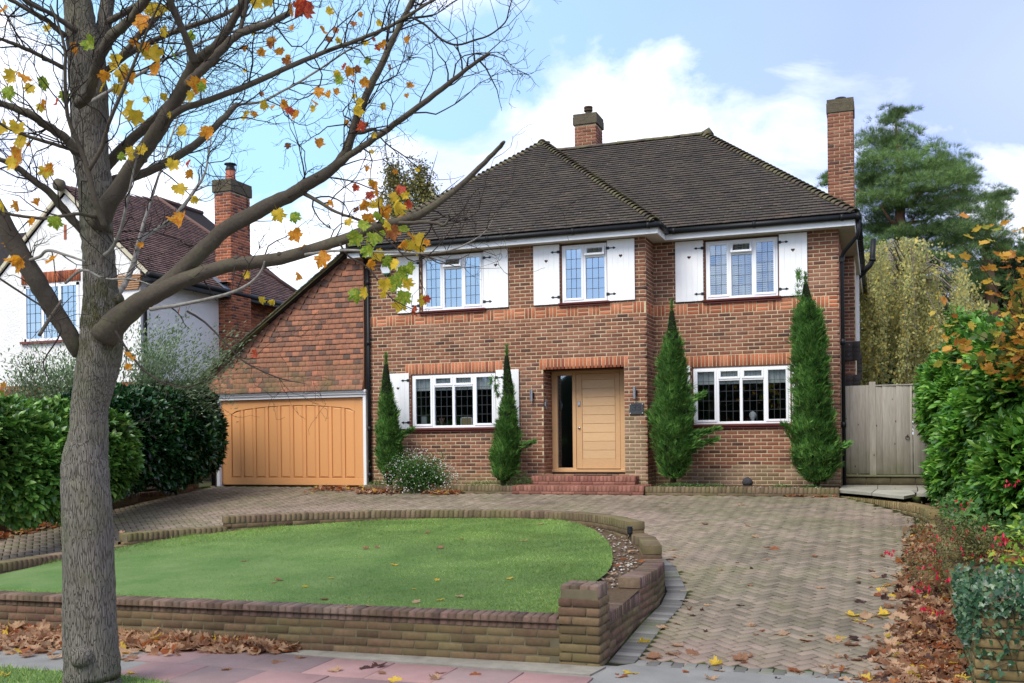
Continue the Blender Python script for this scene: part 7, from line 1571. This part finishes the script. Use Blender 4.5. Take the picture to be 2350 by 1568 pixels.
DL = [(1617, 1203, 'brown'), (1715, 1208, 'tan'), (1733, 1233, 'tan'), (1760, 1256, 'brown'), (1778, 1260, 'rust'), (1870, 1278, 'brown'), (1885, 1350, 'tan'), (1700, 1390, 'dark'), (1958, 1413, 'yellow'), (1972, 1425, 'yellow'), (1985, 1432, 'brown'), (2000, 1310, 'brown'), (2010, 1325, 'tan'), (2022, 1355, 'yellow'), (2012, 1368, 'brown'), (2030, 1360, 'tan'), (2048, 1378, 'tan'), (2040, 1395, 'brown'), (1975, 1382, 'dark'), (2025, 1405, 'tan'), (2060, 1414, 'tan'), (1935, 1467, 'yellow'), (1912, 1470, 'tan'), (1952, 1480, 'brown'), (1965, 1467, 'dark'), (1848, 1470, 'rust'),
      (1795, 1455, 'tan'), (1480, 1475, 'yellow'), (1642, 1525, 'yellow'), (1650, 1540, 'tan'), (1700, 1515, 'brown'), (1830, 1540, 'rust'), (1545, 1502, 'brown'), (1552, 1482, 'tan'), (2040, 1482, 'tan'), (2072, 1482, 'yellow'), (2020, 1520, 'brown'), (1990, 1510, 'dark'), (2060, 1535, 'dark'), (2030, 1548, 'rust'), (1970, 1555, 'tan'), (1450, 1545, 'yellow'), (1420, 1553, 'rust'), (1630, 1560, 'tan'), (1590, 1500, 'brown'), (1520, 1440, 'tan'), (1570, 1380, 'dark'), (1498, 1510, 'brown'), (1545, 1262, 'tan'), (1550, 1278, 'tan'), (1540, 1285, 'dark'), (2012, 1155, 'dark'), (1700, 1160, 'tan')]
cn = {'brown': 'brown', 'tan': 'pale tan', 'rust': 'rust red', 'dark': 'dark shrivelled', 'yellow': 'bright yellow'}
def where(p):
    if p[1] > 14.5: return 'up near the house'
    s_ = 'close to the curved wall' if p[0] < -1.55 else ('beside the long leaf drift' if p[0] > -.35 else 'in the middle')
    return s_ + (' by the pavement' if p[1] < 9.2 else (' halfway up' if p[1] < 11.5 else ' higher up'))
for (u, v, c_) in DL: p = on_ramp(u, v); fallen(p, random.uniform(.075, .115) * (1.25 if v > 1400 else 1), c_, cn[c_] + ' maple leaf on the driveway ' + where(p), cn[c_] + ' leaves on the driveway')
for _ in range(34):
    u, v = random.uniform(1540, 2080), random.uniform(1250, 1560); p = on_ramp(u, v); c_ = random.choice(['brown', 'tan', 'dark', 'rust'])
    if p[0] > -1.9 and p[0] < .5: fallen(p, random.uniform(.04, .075), c_, 'small ' + cn[c_] + ' leaf on the driveway ' + where(p), 'small ' + cn[c_] + ' leaves on the driveway')
for (u, v, c_) in [(628, 1340, 'tan'), (640, 1335, 'brown'), (865, 1240 + 20, 'tan'), (1060, 1240, 'rust'), (1202, 1243, 'tan'), (840, 1262, 'brown'), (950, 1355, 'yellow'), (955, 1385, 'tan'), (1003, 1335, 'yellow'), (1010, 1380, 'yellow'), (745, 1378, 'brown'), (800, 1398, 'tan'), (850, 1395, 'tan'), (1055, 1372, 'tan'), (1170, 1330, 'yellow'), (700, 1350, 'yellow'), (1240, 1205, 'tan'), (560, 1290, 'brown'), (280, 1195 + 30, 'tan'), (980, 1225, 'brown'), (760, 1330, 'yellow'), (905, 1300, 'yellow'), (1010, 1260, 'brown')]:
    p = on_lawn(u, v); p[2] += .012; fallen(p, random.uniform(.05, .085), c_, cn[c_] + ' leaf on the lawn ' + ('near the front wall' if p[1] < 9.8 else ('toward the back curve' if p[1] > 12 else 'in its middle')) + (' left of centre' if p[0] < -5.5 else ' right of centre'), cn[c_] + ' leaves on the lawn')
for (u, v, c_) in [(640, 1521, 'brown'), (690, 1510, 'brown'), (655, 1498, 'dark'), (520, 1537, 'brown'), (1010, 1545, 'brown'), (910, 1562, 'yellow'), (1000, 1560, 'tan'), (770, 1540, 'tan'), (840, 1535, 'dark'), (870, 1530, 'dark'), (285, 1497, 'yellow'), (300, 1512, 'brown'), (125, 1510, 'tan'), (20, 1498, 'tan'), (10, 1552, 'yellow'), (305, 1545, 'yellow'), (1090, 1550, 'rust'), (880, 1545, 'brown')]:
    p = at_z(u, v, -1.903); fallen(p, random.uniform(.08, .12), c_, cn[c_] + ' maple leaf on the pavement ' + ('beside the tree trunk' if p[0] < -5.2 else ('before the front wall' if p[0] < -3.4 else 'near the end pillar')), cn[c_] + ' leaves on the pavement')
for p in [on_lawn(u, v) for u, v in ((1400, 1330), (1385, 1345), (1432, 1285), (1450, 1265), (1405, 1318), (1415, 1300), (1365, 1345), (1470, 1290), (1445, 1300))]:
    p[2] += .0; c_ = random.choice(['rust', 'tan']); fallen(p, .09, c_, cn[c_] + ' leaf lying among the pebbles of the bare bed', cn[c_] + ' leaves in the pebble bed')
def litter(name, label, P, s0, s1, wts, lift=.0):
    t = thing(name, label, 'leaf litter', (float(P[:, 0].mean()), float(P[:, 1].mean()), float(P[:, 2].min()))); t['kind'] = 'stuff'; cs = list(FM); pick = rng.choice(len(cs), len(P), p=np.array(wts) / sum(wts)); var = rng.integers(0, 5, len(P))
    for i, c_ in enumerate(cs):
        for s_ in range(5):
            q = (pick == i) & (var == s_)
            if q.sum() == 0: continue
            n_ = int(q.sum()); up_ = np.tile([0, 0, 1.0], (n_, 1)) + rng.normal(0, .42, (n_, 3)); d_ = rng.normal(size=(n_, 3)); d_ -= up_ * (d_ * up_).sum(1, keepdims=True) / (up_ ** 2).sum(1, keepdims=True)
            x_ = np.cross(d_, up_); x_ /= np.linalg.norm(x_, axis=1, keepdims=True); d_ /= np.linalg.norm(d_, axis=1, keepdims=True); z_ = np.cross(x_, d_); B = np.stack([x_, d_, z_], 2); scatter('leaves', FTm[(c_, s_)], P[q], B, rng.uniform(s0, s1, n_), FM[c_], t)
def heap(n, fx, h): return fx(n, h)
n = 1500; x = rng.uniform(-10.2, -5.0, n); wd = np.interp(x, [-10, -6.6, -5.6, -5.0], [.75, .62, .30, .12]); yy = 8.08 - .0625 * (-2.54 - x) - .02 - np.abs(rng.normal(0, .42, n)) * wd
P = np.stack([x, yy, -1.90 + .10 * np.exp(-((8.08 - .0625 * (-2.54 - x)) - yy) / .22) * rng.uniform(0, 1, n) * np.interp(x, [-10, -6, -5], [1.3, 1, .4])], 1)
litter('leaf_litter', 'drift of tan and brown maple leaves against the front garden wall', P, .08, .14, [4, 6, 1.2, .5, .4])
n = 2300; y = 7.6 + 7.6 * rng.uniform(0, 1, n) ** 1.1; wd = np.interp(y, [7.6, 9, 11, 13, 15], [.85, .62, .42, .30, .18]); x = .63 - np.abs(rng.normal(0, .5, n)) * wd; P = np.stack([x, y, Gn(y) + .09 * np.exp(-(.63 - x) / .25) * rng.uniform(0, 1, n)], 1)
litter('leaf_litter', 'long drift of brown leaves along the stepped wall right of the driveway', P, .06, .115, [6, 3, 2, 1.6, .5])
n = 420; x = rng.uniform(-11.4, -8.0, n); x = np.where((x > -9.15) & (x < -8.6), x + .8, x); y = 18.48 - np.abs(rng.normal(0, .16, n)); y = np.where(x < -10.1, 19.0 - np.abs(rng.normal(0, .3, n)), y); P = np.stack([x, y, Gn(y) + rng.uniform(0, .06, n)], 1)
litter('leaf_litter', 'rusty leaves blown against the mossy edging under the flowering shrub', P, .05, .10, [2, 3, 4, 1, .7])
n = 260; y = rng.uniform(11.5, 14.9, n); P = np.stack([-13.72 + np.abs(rng.normal(0, .14, n)), y, Gn(y) + rng.uniform(0, .08, n)], 1); litter('leaf_litter', 'orange brown leaves gathered at the foot of the left boundary wall', P, .06, .11, [2, 3, 4, .5, .7])
n = 500; y = rng.uniform(11, 17.5, n); P = np.stack([rng.uniform(.85, 1.6, n), y, np.interp(y, [11, 15, 17.6], [-1.3, -1.14, -1.12]) + rng.uniform(0, .06, n)], 1); litter('leaf_litter', 'mixed fallen leaves lying on the soil behind the right stepped wall', P, .06, .11, [3, 3, 3, 1, .8])
n = 45; P = np.stack([rng.uniform(-1.6, -.7, n), 18.45 - np.abs(rng.normal(0, .05, n)), np.full(n, -1.075)], 1); litter('leaf_litter', 'small line of rusty leaves at the end of the right planter edging', P, .05, .09, [2, 1, 4, 1, .4])
